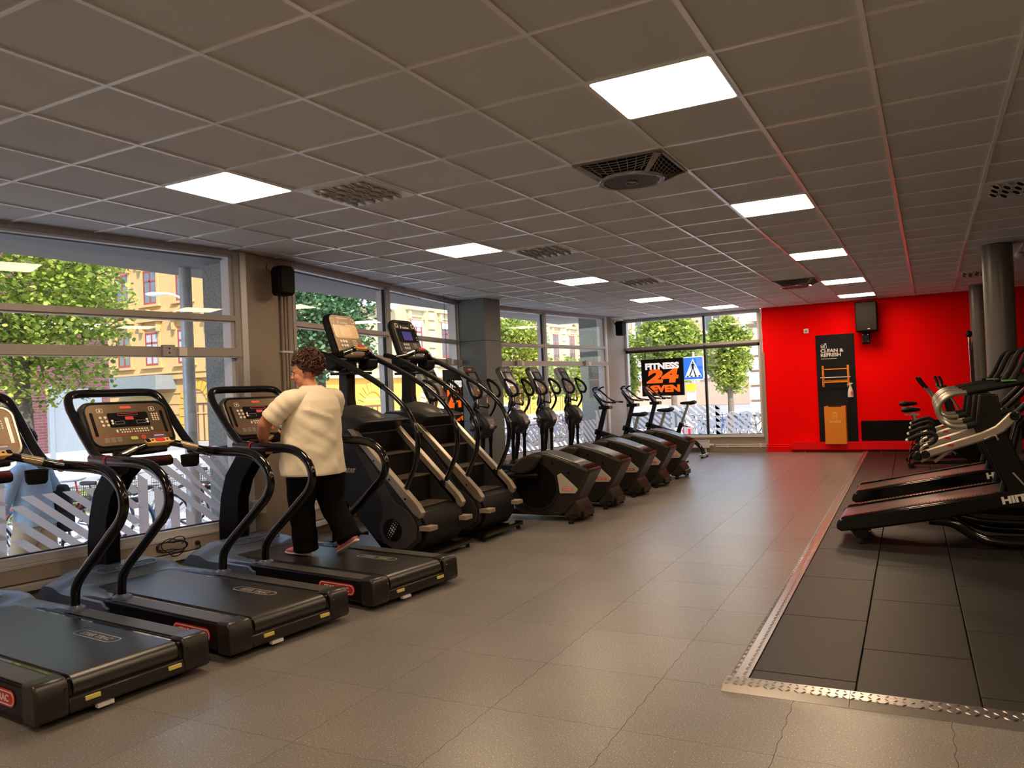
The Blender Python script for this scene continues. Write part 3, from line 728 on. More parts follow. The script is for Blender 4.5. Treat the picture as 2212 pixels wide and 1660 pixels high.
for s_ in (-1, 1):
    MB().box(s_*0.225 - 0.02, s_*0.225 + 0.02, -0.012, 0, -0.20, 0.21).build('upright', 'orange_paint', t, smooth=False, bevel=0.003)
    MB().prism([(-0.012, -0.20), (-0.10, -0.17), (-0.10, 0.0), (-0.012, 0.02)], s_*0.225 - 0.006, s_*0.225 + 0.006, 'yz').build('arm', 'orange_paint', t, smooth=False)
    MB().prism([(-0.012, 0.02), (-0.07, 0.03), (-0.07, 0.19), (-0.012, 0.21)], s_*0.225 - 0.006, s_*0.225 + 0.006, 'yz').build('arm', 'orange_paint', t, smooth=False)
MB().box(-0.225, 0.225, -0.02, -0.006, 0.13, 0.15).build('top_bar', 'orange_paint', t, smooth=False)
MB().box(-0.225, 0.225, -0.02, -0.006, -0.09, -0.07).build('lower_bar', 'orange_paint', t, smooth=False)
MB().box(-0.225, 0.225, -0.10, -0.085, -0.12, -0.095).build('front_bar', 'orange_paint', t, smooth=False)
MB().cyl((-0.27, -0.06, -0.02), (0.27, -0.06, -0.02), 0.008, 12).build('spindle', 'paper_white', t)
t = thing('spray_bottle', (-1.335, YF - 0.07, 1.05), label='white spray bottle with a red label beside the orange holder', cat='spray bottle')
MB().lathe([(0.05, 0), (0.054, 0.01), (0.05, 0.09), (0.035, 0.16), (0.017, 0.205), (0.015, 0.22)], 18).build('body', 'white_plastic', t)
MB().prism([(-0.05, 0.225), (-0.06, 0.25), (-0.03, 0.275), (0.03, 0.275), (0.05, 0.255), (0.018, 0.245), (0.016, 0.222)], -0.014, 0.014, 'xz').build('trigger_head', 'white_plastic', t, bevel=0.004)
MB().tube([(-0.045, 0, 0.235), (-0.05, 0, 0.215), (-0.04, 0, 0.195)], 0.005, 6).build('trigger', 'white_plastic', t)
MB().add([(0.055*math.sin(a), -0.055*math.cos(a), z) for z in (0.04, 0.11) for a in (0.2, 0.5, 0.8, 1.1)], [(0,1,5,4),(1,2,6,5),(2,3,7,6)]).build('label_patch', 'logo_red', t)
MB().box(-0.02, 0.02, 0.0, 0.075, 0.19, 0.2).build('hook', 'orange_paint', t, smooth=False)
t = thing('waste_bin', (-1.61, YF - 0.022, 0.17), label='orange wall waste bin lettered WASTE', cat='waste bin')
MB().box(-0.19, 0.19, -0.24, 0, 0.0, 0.72).build('body', 'waste_orange', t, smooth=False, bevel=0.004)
MB().box(-0.11, 0.12, -0.245, -0.23, 0.712, 0.726).build('slot_lip', 'vent_dark', t, smooth=False)
wall_text('WASTE', 0.062, 0.0, 0.405, -0.2415, 0.002, 1.0, 'CENTER').build('lettering', 'waste_print', t, smooth=False)
mb = MB(); mb.ring([(x, z+0.53) for x, z in rrect(0.085, 0.11, 0.015)], [(x, z+0.53) for x, z in rrect(0.073, 0.098, 0.01)], -0.2415, -0.240, 'xz'); mb.box(-0.05, 0.05, -0.2415, -0.24, 0.590, 0.597); mb.box(-0.018, 0.018, -0.2415, -0.24, 0.597, 0.606)
for x in (-0.02, 0.0, 0.02): mb.box(x - 0.003, x + 0.003, -0.2415, -0.24, 0.50, 0.56)
mb.build('bin_icon', 'waste_print', t, smooth=False)
t = thing('thermostat', (-2.09, YF, 2.37), label='small white thermostat on the red wall', cat='thermostat')
MB().box(-0.045, 0.045, -0.03, 0, -0.045, 0.045).build('housing', 'white_plastic', t, smooth=False, bevel=0.004)
MB().prism(circ(0.024, 20, 0, -0.005), -0.042, -0.03, 'xz').build('dial', 'print_grey', t)
MB().box(-0.008, 0.008, -0.012, 0, 0.045, CZ - 2.37).build('cable_duct', 'red_paint', t, smooth=False)
t = thing('wall_pad', (0.42, YF, 0), label='low black pad along the foot of the red wall', cat='wall pad')
MB().box(-1.60, 1.35, -0.03, 0, 0.215, 0.59).build('pad', 'pad_black', t, smooth=False, bevel=0.006)
t = thing('radiator_cover', (1.1, YF, 0), label='long low red radiator cover along the red wall', cat='radiator')
MB().box(-3.55, 3.6, -0.13, -0.01, 0.05, 0.20).build('front', 'red_paint', t, smooth=False, bevel=0.004)
for x in (-3.3, -1.95, -0.6, 0.75, 2.1): MB().box(x - 0.012, x + 0.012, -0.10, -0.05, 0, 0.05).build('leg', 'red_paint', t, smooth=False)
for k, z in enumerate((0.155, 0.115)):
    t = thing('heating_pipe', (0, 0, 0), label=('upper' if k == 0 else 'lower') + ' of the two heating pipes below the end window', cat='pipe', group='heating pipes')
    MB().cyl((-3.95, YF - 0.05, z), (-2.93, YF - 0.05, z), 0.012, 10).build('white_run', 'alu_white_or_lit', t); MB().cyl((-2.93, YF - 0.06, z - 0.012), (-2.44, YF - 0.06, z - 0.012), 0.012, 10).build('red_run', 'red_paint', t)
    for x in (-3.7, -3.05): MB().box(x - 0.012, x + 0.012, YF - 0.07, YF - 0.02, z - 0.017, z + 0.017).build('clip', 'alu_white_or_lit', t, smooth=False)
t = thing('radiator', (-4.45, YF - 0.005, 0), label='short white radiator under the end window', cat='radiator')
MB().box(-0.5, 0.38, -0.10, 0.0, 0.09, 0.235).build('panel', 'white_metal', t, smooth=False, bevel=0.008)
MB().box(-0.5, 0.38, -0.105, 0.0, 0.235, 0.245).build('top_grille', 'alu_white_or_lit', t, smooth=False)
MB().cyl((0.38, -0.05, 0.15), (0.47, -0.05, 0.15), 0.025, 12).build('valve', 'white_plastic', t)
for x in (-0.4, 0.3): MB().box(x - 0.015, x + 0.015, -0.07, -0.03, 0, 0.09).build('foot', 'white_metal', t, smooth=False)
# ---- hanging sign in the end window
t = thing('hanging_sign', (-5.0, 16.12, 1.6), label='black square sign reading FITNESS 24 SEVEN hung in the end window', cat='sign')
MB().box(-0.46, 0.46, -0.02, 0.02, -0.40, 0.39).build('board', 'sign_black', t, smooth=False, bevel=0.003)
def sgn(s, size, z, m, wid, bold, sh=0.0):
    mb = text_mb(MB(), s, size, Matrix(((1, 0, 0, 0), (0, 0, -1, 0), (0, 1, 0, 0), (0, 0, 0, 1))), 0.002, bold, 'CENTER', 1.0, sh)
    xs = [p[0] for p in mb.v]; zs = [p[2] for p in mb.v]; k = wid/(max(xs)-min(xs)); cx = (max(xs)+min(xs))/2
    mb.v = [((x-cx)*k, y - 0.022, zz - min(zs) + z) for x, y, zz in mb.v]
    return mb.build('lettering', m, t, smooth=False)
sgn('FITNESS', 0.175, 0.165, 'sign_white', 0.74, 0.010); sgn('24', 0.37, -0.125, 'sign_orange', 0.71, 0.022, 0.12); sgn('SEVEN', 0.19, -0.325, 'sign_orange', 0.74, 0.012)
for x in (-0.24, 0.30): MB().cyl((x, 0, 0.38), (x, 0, CZ - 1.6), 0.003, 6).build('wire', 'cable', t)
t = thing('hanging_sign', (-6.22, 9.75, 1.37), PI/2 + 0.15, label='black and orange sign hanging behind the second stair climber', cat='sign')
MB().box(-0.33, 0.33, -0.015, 0.015, -0.46, 0.42).build('board', 'sign_black', t, smooth=False, bevel=0.003)
def sg2(s, size, z, m, wid, bold):
    mb = text_mb(MB(), s, size, Matrix(((1, 0, 0, 0), (0, 0, -1, 0), (0, 1, 0, 0), (0, 0, 0, 1))), 0.002, bold, 'CENTER')
    xs = [p[0] for p in mb.v]; zs = [p[2] for p in mb.v]; k = wid/(max(xs)-min(xs)); cx = (max(xs)+min(xs))/2
    mb.v = [((x-cx)*k, y - 0.017, zz - min(zs) + z) for x, y, zz in mb.v]; return mb.build('lettering', m, t, smooth=False)
sg2('FITNESS', 0.13, 0.16, 'sign_white', 0.56, 0.007); sg2('24', 0.36, -0.14, 'sign_orange', 0.54, 0.02); sg2('SEVEN', 0.15, -0.34, 'sign_orange', 0.56, 0.009)
for x in (-0.2, 0.2): MB().cyl((x, 0, 0.42), (x, 0, CZ - 1.37), 0.003, 6).build('wire', 'cable', t)
# ================================================================== treadmills (local: x towards the aisle, so forward is -x; y across; z up)
def make_treadmill():
    t = thing('treadmill', cat='treadmill', group='treadmills in the window row')
    def Q(s, y, z): return (-s, y, z)
    for sg in (-1, 1):
        r = MB().prism([(-0.10, 0.045), (-2.05, 0.045), (-2.05, 0.17), (-1.5, 0.20), (-0.10, 0.20)], sg*0.30, sg*0.445, 'xz').build('side_rail', 'black_satin', t, bevel=0.012)
        MB().box(-1.17, -0.13, min(sg*0.325, sg*0.435), max(sg*0.325, sg*0.435), 0.2, 0.207).build('foot_strip', 'foot_strip', r, smooth=False, bevel=0.006)
        MB().box(-1.70, -0.12, min(sg*0.272, sg*0.302), max(sg*0.272, sg*0.302), 0.185, 0.196).build('edge_trim', 'mirror_strip', r, smooth=False)
        c = MB().prism([(0.0, 0.05), (-0.02, 0.03), (-0.13, 0.03), (-0.13, 0.215), (-0.03, 0.215), (-0.005, 0.185)], sg*0.298, sg*0.45, 'xz').build('rear_cap', 'end_cap', t, bevel=0.014)
        MB().prism([(0.0, 0.0), (-0.07, 0.0), (-0.07, 0.075), (-0.012, 0.085)], sg*0.275, sg*0.30, 'xz').build('roller_cheek', 'black_gloss', c, bevel=0.006).location = (-0.02, 0, 0.115)
        MB().cyl((-0.012, sg*0.315, 0.165), (0.001, sg*0.315, 0.160), 0.007, 10).build('screw', 'black_gloss', c)
        # badge on the outside
        yy = sg*0.447; M = Matrix(((-1*sg, 0, 0, -0.37), (0, 0, sg, yy), (0, 1, 0, 0.125), (0, 0, 0, 1))) if sg > 0 else Matrix(((1, 0, 0, -0.37), (0, 0, -1, yy), (0, 1, 0, 0.125), (0, 0, 0, 1)))
        mb = MB(); mb.M = M; mb.prism(rrect(0.36, 0.078, 0.039, 8), 0, 0.003); bd = mb.build('side_badge', 'red_badge', t)
        mb = MB(); mb.M = M; mb.ring(rrect(0.345, 0.064, 0.032, 8), rrect(0.335, 0.054, 0.027, 8), 0.003, 0.004); mb.build('badge_outline', 'print_white', bd)
        mb = MB(); mb.M = M; text_mb(mb, 'STAR TRAC', 0.044, Matrix.Translation((0, -0.0155, 0.003)), 0.001, 0.0012, 'CENTER', 1.1); mb.build('badge_lettering', 'print_white', bd, smooth=False)
    # running belt with its rounded rear roller
    prof = [(-1.74, 0.205), (-0.075, 0.205)]
    for k in range(1, 9):
        a = PI/2 - PI*k/8; prof.append((-0.075 + 0.055*math.cos(a), 0.15 + 0.055*math.sin(a)))
    prof += [(-1.74, 0.095)]
    b = MB().prism(prof, -0.27, 0.27, 'xz').build('running_belt', 'belt', t, ang=30)
    M = Matrix(((1, 0, 0, -0.55), (0, 1, 0, 0.135), (0, 0, 1, 0.2052), (0, 0, 0, 1)))
    mb = MB(); mb.M = M; mb.ring(rrect(0.40, 0.082, 0.041, 8), rrect(0.386, 0.068, 0.034, 8), 0, 0.0006); mb.build('belt_outline', 'print_grey', b, smooth=False)
    mb = MB(); mb.M = M; text_mb(mb, 'STAR TRAC', 0.052, Matrix.Translation((0, -0.018, 0)), 0.0005, 0.0012, 'CENTER', 1.05); mb.build('belt_lettering', 'print_grey', b, smooth=False)
    rb = MB().prism([(0.0, 0.055), (-0.015, 0.11), (-0.10, 0.125), (-0.10, 0.045), (-0.02, 0.035)], -0.30, 0.30, 'xz').build('rear_bar', 'end_cap', t, bevel=0.008)
    for y, m in ((-0.19, 'sticker_yellow'), (0.24, 'sticker_yellow')):
        MB().box(-0.012, 0.0005, y - 0.035, y + 0.035, 0.078, 0.097).build('warning_sticker', m, rb, smooth=False)
    MB().box(-0.03, -0.001, -0.17, -0.09, 0.022, 0.040).build('serial_sticker', 'sticker', rb, smooth=False)
    MB().box(-2.1, -0.15, -0.40, 0.40, 0.03, 0.10).build('under_frame', 'black_satin', t, smooth=False)
    for x in (-0.2, -1.95):
        for y in (-0.36, 0.36): MB().cyl((x, y, 0), (x, y, 0.05), 0.025, 12).build('foot', 'black_rubber', t)
    # sculpted motor hood
    def sm(x): x = max(0.0, min(1.0, x)); return x*x*(3 - 2*x)
    def hz(s, y):
        a = abs(y)
        s0 = 1.70 - 0.42*sm((a - 0.24)/0.14)
        h = 0.175 + 0.035*sm((s - s0)/0.06) + 0.075*sm((s - 1.74 - 0.10*sm((a-0.1)/0.3))/0.14)*(1 - 0.55*sm((a - 0.24)/0.18))
        h -= 0.13*sm((s - 2.05)/0.22)**1.5
        h -= 0.03*sm((a - 0.40)/0.06)
        return h
    N, K = 26, 24
    mb = MB()
    mb.grid(N, K, lambda u, v: (lambda s, y: (-s, y, hz(s, y)))(1.26 + u*(0.97 + 0.06*math.cos((v-0.5)*PI)), (v - 0.5)*0.92))
    rim = [i for i in range(N)] + [j*N + N-1 for j in range(1, K)] + [(K-1)*N + i for i in range(N-2, -1, -1)] + [j*N for j in range(K-2, 0, -1)]
    o = len(mb.v); mb.v += [(mb.v[i][0], mb.v[i][1], 0.05) for i in rim]
    for k in range(len(rim)): mb.f.append((rim[k], rim[(k+1) % len(rim)], o + (k+1) % len(rim), o + k))
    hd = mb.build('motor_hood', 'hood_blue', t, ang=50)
    zc = lambda y: hz(1.86, y) + 0.003
    mb = MB(); M = Matrix(((0, -0.97, 0.25, -1.83), (1, 0, 0, 0), (0, 0.25, 0.97, 0.279), (0, 0, 0, 1))); mb.M = M
    mb.ring(rrect(0.46, 0.085, 0.042, 8), rrect(0.44, 0.066, 0.033, 8), -0.004, 0.004); mb.build('hood_logo_outline', 'emboss_blue', hd)
    mb = MB(); mb.M = M; text_mb(mb, 'STAR TRAC', 0.052, Matrix.Translation((0, -0.018, 0.001)), 0.002, 0.001, 'CENTER', 1.15); mb.build('hood_lettering', 'emboss_blue', hd, smooth=False)
    # upright blade
    pts = [(2.30, 0.15), (2.30, 0.40), (2.26, 0.62), (2.18, 0.82), (2.03, 0.98), (1.90, 1.08), (1.62, 1.08), (1.66, 1.01), (1.80, 0.92), (1.93, 0.78), (2.0, 0.62), (2.02, 0.40), (2.02, 0.15)]
    MB().prism([(-p[0] + 0.02, p[1]) for p in pts], -0.055, 0.055, 'xz').build('upright', 'black_matte', t, bevel=0.012)
    # handrails
    for sg in (-1, 1):
        pth = smooth_path([(-1.56, sg*0.37, 1.108), (-1.25, sg*0.38, 1.097), (-0.95, sg*0.38, 1.090), (-0.80, sg*0.38, 1.062), (-0.69, sg*0.38, 0.985), (-0.655, sg*0.38, 0.88), (-0.70, sg*0.38, 0.785), (-0.80, sg*0.38, 0.70), (-0.98, sg*0.38, 0.555), (-1.12, sg*0.38, 0.445), (-1.20, sg*0.38, 0.36), (-1.222, sg*0.38, 0.29), (-1.225, sg*0.38, 0.20)], 6)
        h = MB().tube(pth, 0.027, 14, sy=1.25, up=(0, sg, 0) if False else None).build('handrail', 'black_gloss', t)
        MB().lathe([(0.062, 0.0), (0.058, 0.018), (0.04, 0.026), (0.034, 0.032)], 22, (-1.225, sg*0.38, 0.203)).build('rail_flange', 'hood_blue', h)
        MB().tube([(-1.33 + 0.0*k, sg*0.38 + 0.031*math.cos(a), 1.098 + 0.037*math.sin(a)) for k, a in enumerate([2*PI*q/14 for q in range(14)])], 0.0035, 6, closed=True).build('safety_cord_loop', 'red_line', h)
    # frame loop that rises round the console
    pts = [(-1.36, -0.365, 1.10), (-1.50, -0.365, 1.125), (-1.62, -0.36, 1.215), (-1.74, -0.36, 1.335), (-1.85, -0.355, 1.455), (-1.905, -0.33, 1.53), (-1.925, -0.25, 1.555), (-1.93, 0, 1.556), (-1.925, 0.25, 1.555), (-1.905, 0.33, 1.53), (-1.85, 0.355, 1.455), (-1.74, 0.36, 1.335), (-1.62, 0.36, 1.215), (-1.50, 0.365, 1.125), (-1.36, 0.365, 1.10)]
    MB().tube(smooth_path(pts, 6), 0.030, 14).build('console_hoop', 'black_gloss', t)
    # console
    CM = frame_m((-1.715, 0, 1.325), (0, 1, 0), (-0.46, 0, 0.888))
    CM = Matrix(CM)
    nrm = Vector((CM[0][2], CM[1][2], CM[2][2]))
    if nrm.x < 0: CM = CM @ Matrix.Rotation(PI, 4, 'Y')
    def cm(): m = MB(); m.M = CM; return m
    sh = cm().prism(rrect(0.66, 0.39, 0.085, 8), -0.075, 0.0).build('console', 'console_shell', t, bevel=0.02)
    cm().ring(rrect(0.62, 0.355, 0.075, 8), rrect(0.595, 0.33, 0.065, 8), -0.002, 0.006).build('bezel', 'black_gloss', sh)
    cm().prism(rrect(0.60, 0.335, 0.066, 8), 0.0, 0.003).build('face_plate', 'console_bronze', sh, smooth=False)
    cm().prism([(x, y + 0.035) for x, y in rrect(0.30, 0.115, 0.012)], 0.003, 0.006).build('display', 'screen_black', sh, smooth=False)
    cm().prism([(x + 0.005, y + 0.045) for x, y in rrect(0.062, 0.026, 0.003)], 0.006, 0.0065).build('red_digits', 'screen_red', sh, smooth=False)
    cm().ring([(x, y + 0.077) for x, y in rrect(0.15, 0.018, 0.003)], [(x, y + 0.077) for x, y in rrect(0.144, 0.013, 0.002)], 0.006, 0.0066).build('message_bar', 'screen_red', sh, smooth=False)
    cm().ring([(x - 0.075, y + 0.012) for x, y in rrect(0.07, 0.026, 0.003)], [(x - 0.075, y + 0.012) for x, y in rrect(0.066, 0.022, 0.002)], 0.006, 0.0066).build('speed_box', 'print_grey', sh, smooth=False)
    cm().ring([(x + 0.085, y + 0.012) for x, y in rrect(0.07, 0.026, 0.003)], [(x + 0.085, y + 0.012) for x, y in rrect(0.066, 0.022, 0.002)], 0.006, 0.0066).build('incline_box', 'print_grey', sh, smooth=False)
    cm().prism([(x, y + 0.135) for x, y in rrect(0.085, 0.020, 0.010, 6)], 0.003, 0.0055).build('logo_badge', 'logo_red', sh, smooth=False)
    for sx in (-1, 1):
        cm().ring([(x + sx*0.195, y + 0.115) for x, y in rrect(0.045, 0.034, 0.008)], [(x + sx*0.195, y + 0.115) for x, y in rrect(0.038, 0.027, 0.006)], 0.003, 0.0045).build('fan_key', 'button_white', sh, smooth=False)
        cm().prism([(x + sx*0.262, y + 0.005) for x, y in rrect(0.022, 0.19, 0.008)], 0.003, 0.005).build('speaker_slot', 'screen_black', sh, smooth=False)
        cm().prism(circ(0.008, 10, sx*0.195, 0.115), 0.003, 0.005).build('fan_symbol', 'button_white', sh, smooth=False)
    m = cm()
    for i in range(3):
        for sx in (-0.205, -0.170): m.prism(circ(0.0105, 12, sx + 0.004*i, 0.058 - i*0.031), 0.003, 0.007)
    for i in range(4):
        for k in range(3): m.prism(circ(0.0065, 10, 0.185 + k*0.020, 0.072 - i*0.0165), 0.003, 0.006)
    for sx in (-0.128, 0.134):
        for y in (0.028, 0.008): m.prism(circ(0.009, 12, sx, y), 0.006, 0.009)
    for i in range(2):
        for k in range(4): m.prism(circ(0.0065, 10, -0.085 + k*0.020 + 0.006*i, -0.045 - i*0.019), 0.003, 0.006)
        for k in range(6): m.prism(circ(0.0065, 10, 0.015 + k*0.020 + 0.004*i, -0.045 - i*0.019), 0.003, 0.006)
    m.box(-0.003, 0.0, -0.07, -0.035, 0.003, 0.005); m.box(0.145, 0.16, -0.06, -0.035, 0.003, 0.005); m.box(-0.118, -0.104, -0.065, -0.042, 0.003, 0.005)
    m.build('button_field', 'button_white', sh, smooth=False, kind='stuff')
    cm().box(-0.296, 0.296, -0.0895, -0.086, 0.003, 0.005).build('red_rule', 'red_line', sh, smooth=False)
    cm().prism([(x - 0.005, y - 0.118) for x, y in rrect(0.055, 0.026, 0.012, 6)], 0.003, 0.008).build('start_key', 'button_green', sh, smooth=False)
    cm().ring(circ(0.017, 20, 0.065, -0.115), circ(0.010, 20, 0.065, -0.115), 0.003, 0.008).build('stop_ring', 'logo_red', sh, smooth=False)
    cm().prism(circ(0.006, 12, 0.065, -0.115), 0.003, 0.007).build('stop_key', 'logo_red', sh, smooth=False)
    cm().prism([(x + 0.19, y - 0.115) for x, y in rrect(0.10, 0.035, 0.003)], 0.003, 0.0045).build('purple_sticker', 'purple_sticker', sh, smooth=False)
    m = cm(); m.box(0.15, 0.225, -0.112, -0.104, 0.0045, 0.005); m.build('sticker_print', 'print_white', sh, smooth=False)
    m = cm()
    for k in range(3):
        for i in range(5): m.box(-0.22 + k*0.045, -0.185 + k*0.045, -0.105 - i*0.008, -0.102 - i*0.008, 0.003, 0.0035)
    m.build('instruction_print', 'print_grey', sh, smooth=False, kind='stuff')
    MB().tube(smooth_path([(-1.60, -0.20, 1.125), (-1.56, 0, 1.12), (-1.60, 0.20, 1.125)], 5), 0.018, 8).build('console_tray', 'black_gloss', sh)
    # cross bar with hand sensors and quick keys
    bar = [(-1.30, -0.365, 1.092), (-1.34, -0.27, 1.118), (-1.36, -0.15, 1.160), (-1.36, -0.05, 1.186), (-1.355, 0.05, 1.188), (-1.33, 0.15, 1.166), (-1.28, 0.27, 1.124), (-1.26, 0.365, 1.095)]
    cb = MB().tube(smooth_path(bar, 6), 0.024, 12).build('cross_bar', 'black_gloss', t)
    for a, b2 in (((-1.345, -0.28, 1.1185), (-1.362, -0.165, 1.158)), ((-1.335, 0.145, 1.170), (-1.285, 0.25, 1.135))):
        MB().tube([a, b2], 0.0262, 12).build('hand_sensor', 'grip_metal', cb)
    M = frame_m((-1.345, 0.0, 1.207), (0, 1, 0), (-0.8, 0, 0.5))
    def qm(): m = MB(); m.M = M; return m
    qk = qm().prism(rrect(0.21, 0.055, 0.02, 6), -0.03, 0.004).build('quick_keys', 'control_amber', cb, bevel=0.006)
    qm().prism(rrect(0.07, 0.035, 0.012, 6), 0.004, 0.010).build('stop_button', 'stop_red', qk, bevel=0.003)
    for sx in (-0.088, 0.088): qm().prism([(x + sx, y) for x, y in rrect(0.028, 0.038, 0.008)], 0.004, 0.007).build('rocker_key', 'screen_black', qk, smooth=False)
    for sx in (-0.055, 0.055): qm().prism([(x + sx, y) for x, y in rrect(0.014, 0.014, 0.003)], 0.004, 0.006).build('arrow_key', 'screen_black', qk, smooth=False)
    MB().cyl((-1.42, -0.14, 1.07), (-1.42, 0.12, 1.07), 0.026, 14).build('accessory_roll', 'roll_red', cb)
    for sg in (-1, 1):
        cp = MB().lathe([(0.05, 0.0), (0.062, 0.02), (0.066, 0.085), (0.058, 0.088), (0.052, 0.03)], 18, (-1.41, sg*0.27, 0.995)).build('cup_holder', 'black_rubber', t)
    MB().box(-1.62, -1.40, -0.14, 0.14, 1.02, 1.085).build('neck_cover', 'black_satin', t, bevel=0.02)
    return t
tm = make_treadmill()
place(copy_tree(tm), (-3.53, 2.48, 0), -math.radians(4.5), 'nearest black treadmill, cut by the left edge')
place(copy_tree(tm), (-3.43, 3.50, 0), -math.radians(5.8), 'empty black treadmill between the nearest one and the woman')
place(tm, (-3.285, 4.59, 0), -math.radians(6.5), 'black treadmill the woman is walking on')

# ================================================================== stair climbers
def make_stair(lit):
    t = thing('stair_climber', cat='stair climber', group='stair climbers')
    X0 = 3.88; yn, yf = -0.35, 0.35
    def x(v): return v + X0
    def P(pts): return [(x(a), b) for a, b in pts]
    side = P([(-5.08, 1.14), (-4.95, 1.20), (-4.62, 1.13), (-3.94, 0.47), (-3.90, 0.30), (-3.92, 0.18), (-4.02, 0.10), (-4.18, 0.09), (-4.40, 0.18), (-5.02, 0.80)])
    for sg in (-1, 1):
        ya, yb = (yn, yn + 0.05) if sg < 0 else (yf - 0.05, yf)
        yo = yn if sg < 0 else yf
        s = MB().prism(side, ya, yb, 'xz').build('side_panel', 'panel_grey', t, bevel=0.014)
        MB().prism(P([(-4.66, 1.165), (-4.60, 1.165), (-3.915, 0.50), (-3.87, 0.43), (-3.90, 0.38), (-3.965, 0.42)]), ya - (0.012 if sg < 0 else 0.0) , yb + (0.012 if sg > 0 else 0.0), 'xz').build('stringer', 'stringer_silver', s, bevel=0.006)
        for q in (0.12, 0.38, 0.63, 0.88):
            cx, cz = -4.62 + q*0.66, 1.13 - q*0.66
            MB().cyl((x(cx), yo + sg*0.012, cz), (x(cx), yo + sg*0.018, cz), 0.009, 10).build('bolt', 'black_gloss', s)
        MB().prism(P([(-4.55, 1.0), (-4.46, 0.93), (-4.28, 0.70), (-4.16, 0.52), (-4.05, 0.46), (-3.98, 0.40), (-3.93, 0.30), (-3.95, 0.20), (-4.05, 0.12), (-4.18, 0.10), (-4.30, 0.16), (-4.35, 0.27), (-4.30, 0.40), (-4.30, 0.50), (-4.45, 0.78), (-4.60, 1.0)]), min(yo, yo + sg*0.008), max(yo, yo + sg*0.008), 'xz').build('trim_panel', 'panel_grey_mid', s, bevel=0.004)
        MB().prism([(x(-4.19) + a, b + 0.275) for a, b in circ(0.10, 32)], min(yo + sg*0.008, yo + sg*0.016), max(yo + sg*0.008, yo + sg*0.016), 'xz').build('logo_disc', 'black_satin', s, bevel=0.004)
        m = MB()
        for i in range(7):
            for k in range(3):
                rr = 0.010*(1 - abs(i - 3)/5.0)*(1 - 0.25*abs(k-1))
                cx = -4.19 + (i - 3)*0.019*0.75 + (k - 1)*0.016; cz = 0.275 + (i - 3)*0.022 - (k - 1)*0.014
                m.prism([(x(cx) + a, b + cz) for a, b in circ(rr, 8)], min(yo + sg*0.016, yo + sg*0.018), max(yo + sg*0.016, yo + sg*0.018), 'xz')
        m.build('dot_logo', 'print_white', s, smooth=False, kind='stuff')
        M = Matrix(((1, 0, 0, x(-4.585)), (0, 0, -1, yn - 0.001), (0, 1, 0, 0.77), (0, 0, 0, 1))) if sg < 0 else Matrix(((-1, 0, 0, x(-4.92)), (0, 0, 1, yf + 0.001), (0, 1, 0, 0.77), (0, 0, 0, 1)))
        m = MB(); m.M = M; text_mb(m, 'StairMaster', 0.082, Matrix.Identity(4), 0.001, 0.0012, 'RIGHT' if sg < 0 else 'LEFT', 0.86); m.build('side_lettering', 'print_white', s, smooth=False)
        MB().box(x(-3.955), x(-3.80), min(yo, yo - sg*0.12), max(yo, yo - sg*0.12), 0.275, 0.315).build('step_block', 'step_block', s, smooth=False, bevel=0.004)
        # curved handrail
        hy = yo - sg*0.03
        pth = smooth_path([(x(-5.0), hy, 1.875), (x(-4.85), hy, 1.83), (x(-4.55), hy, 1.69), (x(-4.30), hy, 1.555), (x(-4.10), hy, 1.405), (x(-3.97), hy, 1.25), (x(-3.915), hy, 1.07), (x(-3.935), hy, 0.88), (x(-4.01), hy, 0.72), (x(-4.075), hy, 0.60)], 6)
        h = MB().tube(pth, 0.022, 12).build('handrail', 'black_gloss', t)
        MB().tube(pth[:20], 0.026, 12).build('handrail_grip', 'black_rubber', h)
        MB().lathe([(0.034, 0), (0.034, 0.05), (0.024, 0.06)], 14, (x(-4.085), hy, 0.575)).build('handrail_socket', 'black_satin', h)
    # steps
    for k, (sx, sz) in enumerate(((-4.02, 0.455), (-4.215, 0.70), (-4.41, 0.915), (-4.60, 1.12))):
        s = MB().box(x(sx - 0.235), x(sx), yn + 0.055, yf - 0.055, sz - 0.018, sz).build('step', 'step_brown', t, smooth=False, bevel=0.006)
        MB().box(x(sx - 0.03), x(sx - 0.018), yn + 0.055, yf - 0.055, sz - 0.24, sz - 0.018).build('riser', 'black_rubber', s, smooth=False)
        if k < 3: MB().box(x(sx - 0.20), x(sx - 0.03), yn + 0.10, yf - 0.10, sz, sz + 0.003).build('tread_pad', 'step_brown', s, smooth=False)
    MB().prism(P([(-4.05, 0.44), (-3.93, 0.42), (-3.875, 0.33), (-3.88, 0.2), (-3.96, 0.09), (-4.2, 0.05), (-4.5, 0.25), (-4.3, 0.45)]), yn + 0.05, yf - 0.05, 'xz').build('step_drum', 'black_rubber', t, bevel=0.01)
    MB().prism(P([(-5.12, 0.85), (-5.12, 1.22), (-5.0, 1.29), (-4.60, 1.265), (-4.45, 1.22), (-4.60, 1.13), (-4.9, 0.9)]), yn + 0.01, yf - 0.01, 'xz').build('top_housing', 'panel_grey', t, bevel=0.02)
    m = MB(); m.M = Matrix.Translation((x(-4.78), 0, 1.265)) @ Matrix.Rotation(0.22, 4, 'Y'); m.ell((0, 0, 0), (0.27, 0.16, 0.10), 28, 14).build('mast_cowl', 'panel_grey_mid', t)
    MB().prism(P([(-5.03, 1.2), (-5.0, 1.45), (-4.985, 1.80), (-4.875, 1.80), (-4.885, 1.45), (-4.86, 1.2)]), -0.06, 0.06, 'xz').build('mast', 'black_satin', t, bevel=0.015)
    for y in (-0.30, 0.30): MB().beam((x(-5.0), y, 0.85), (x(-4.25), y, 0.06), 0.05, 0.09).build('base_beam', 'black_satin', t, smooth=False, bevel=0.005)
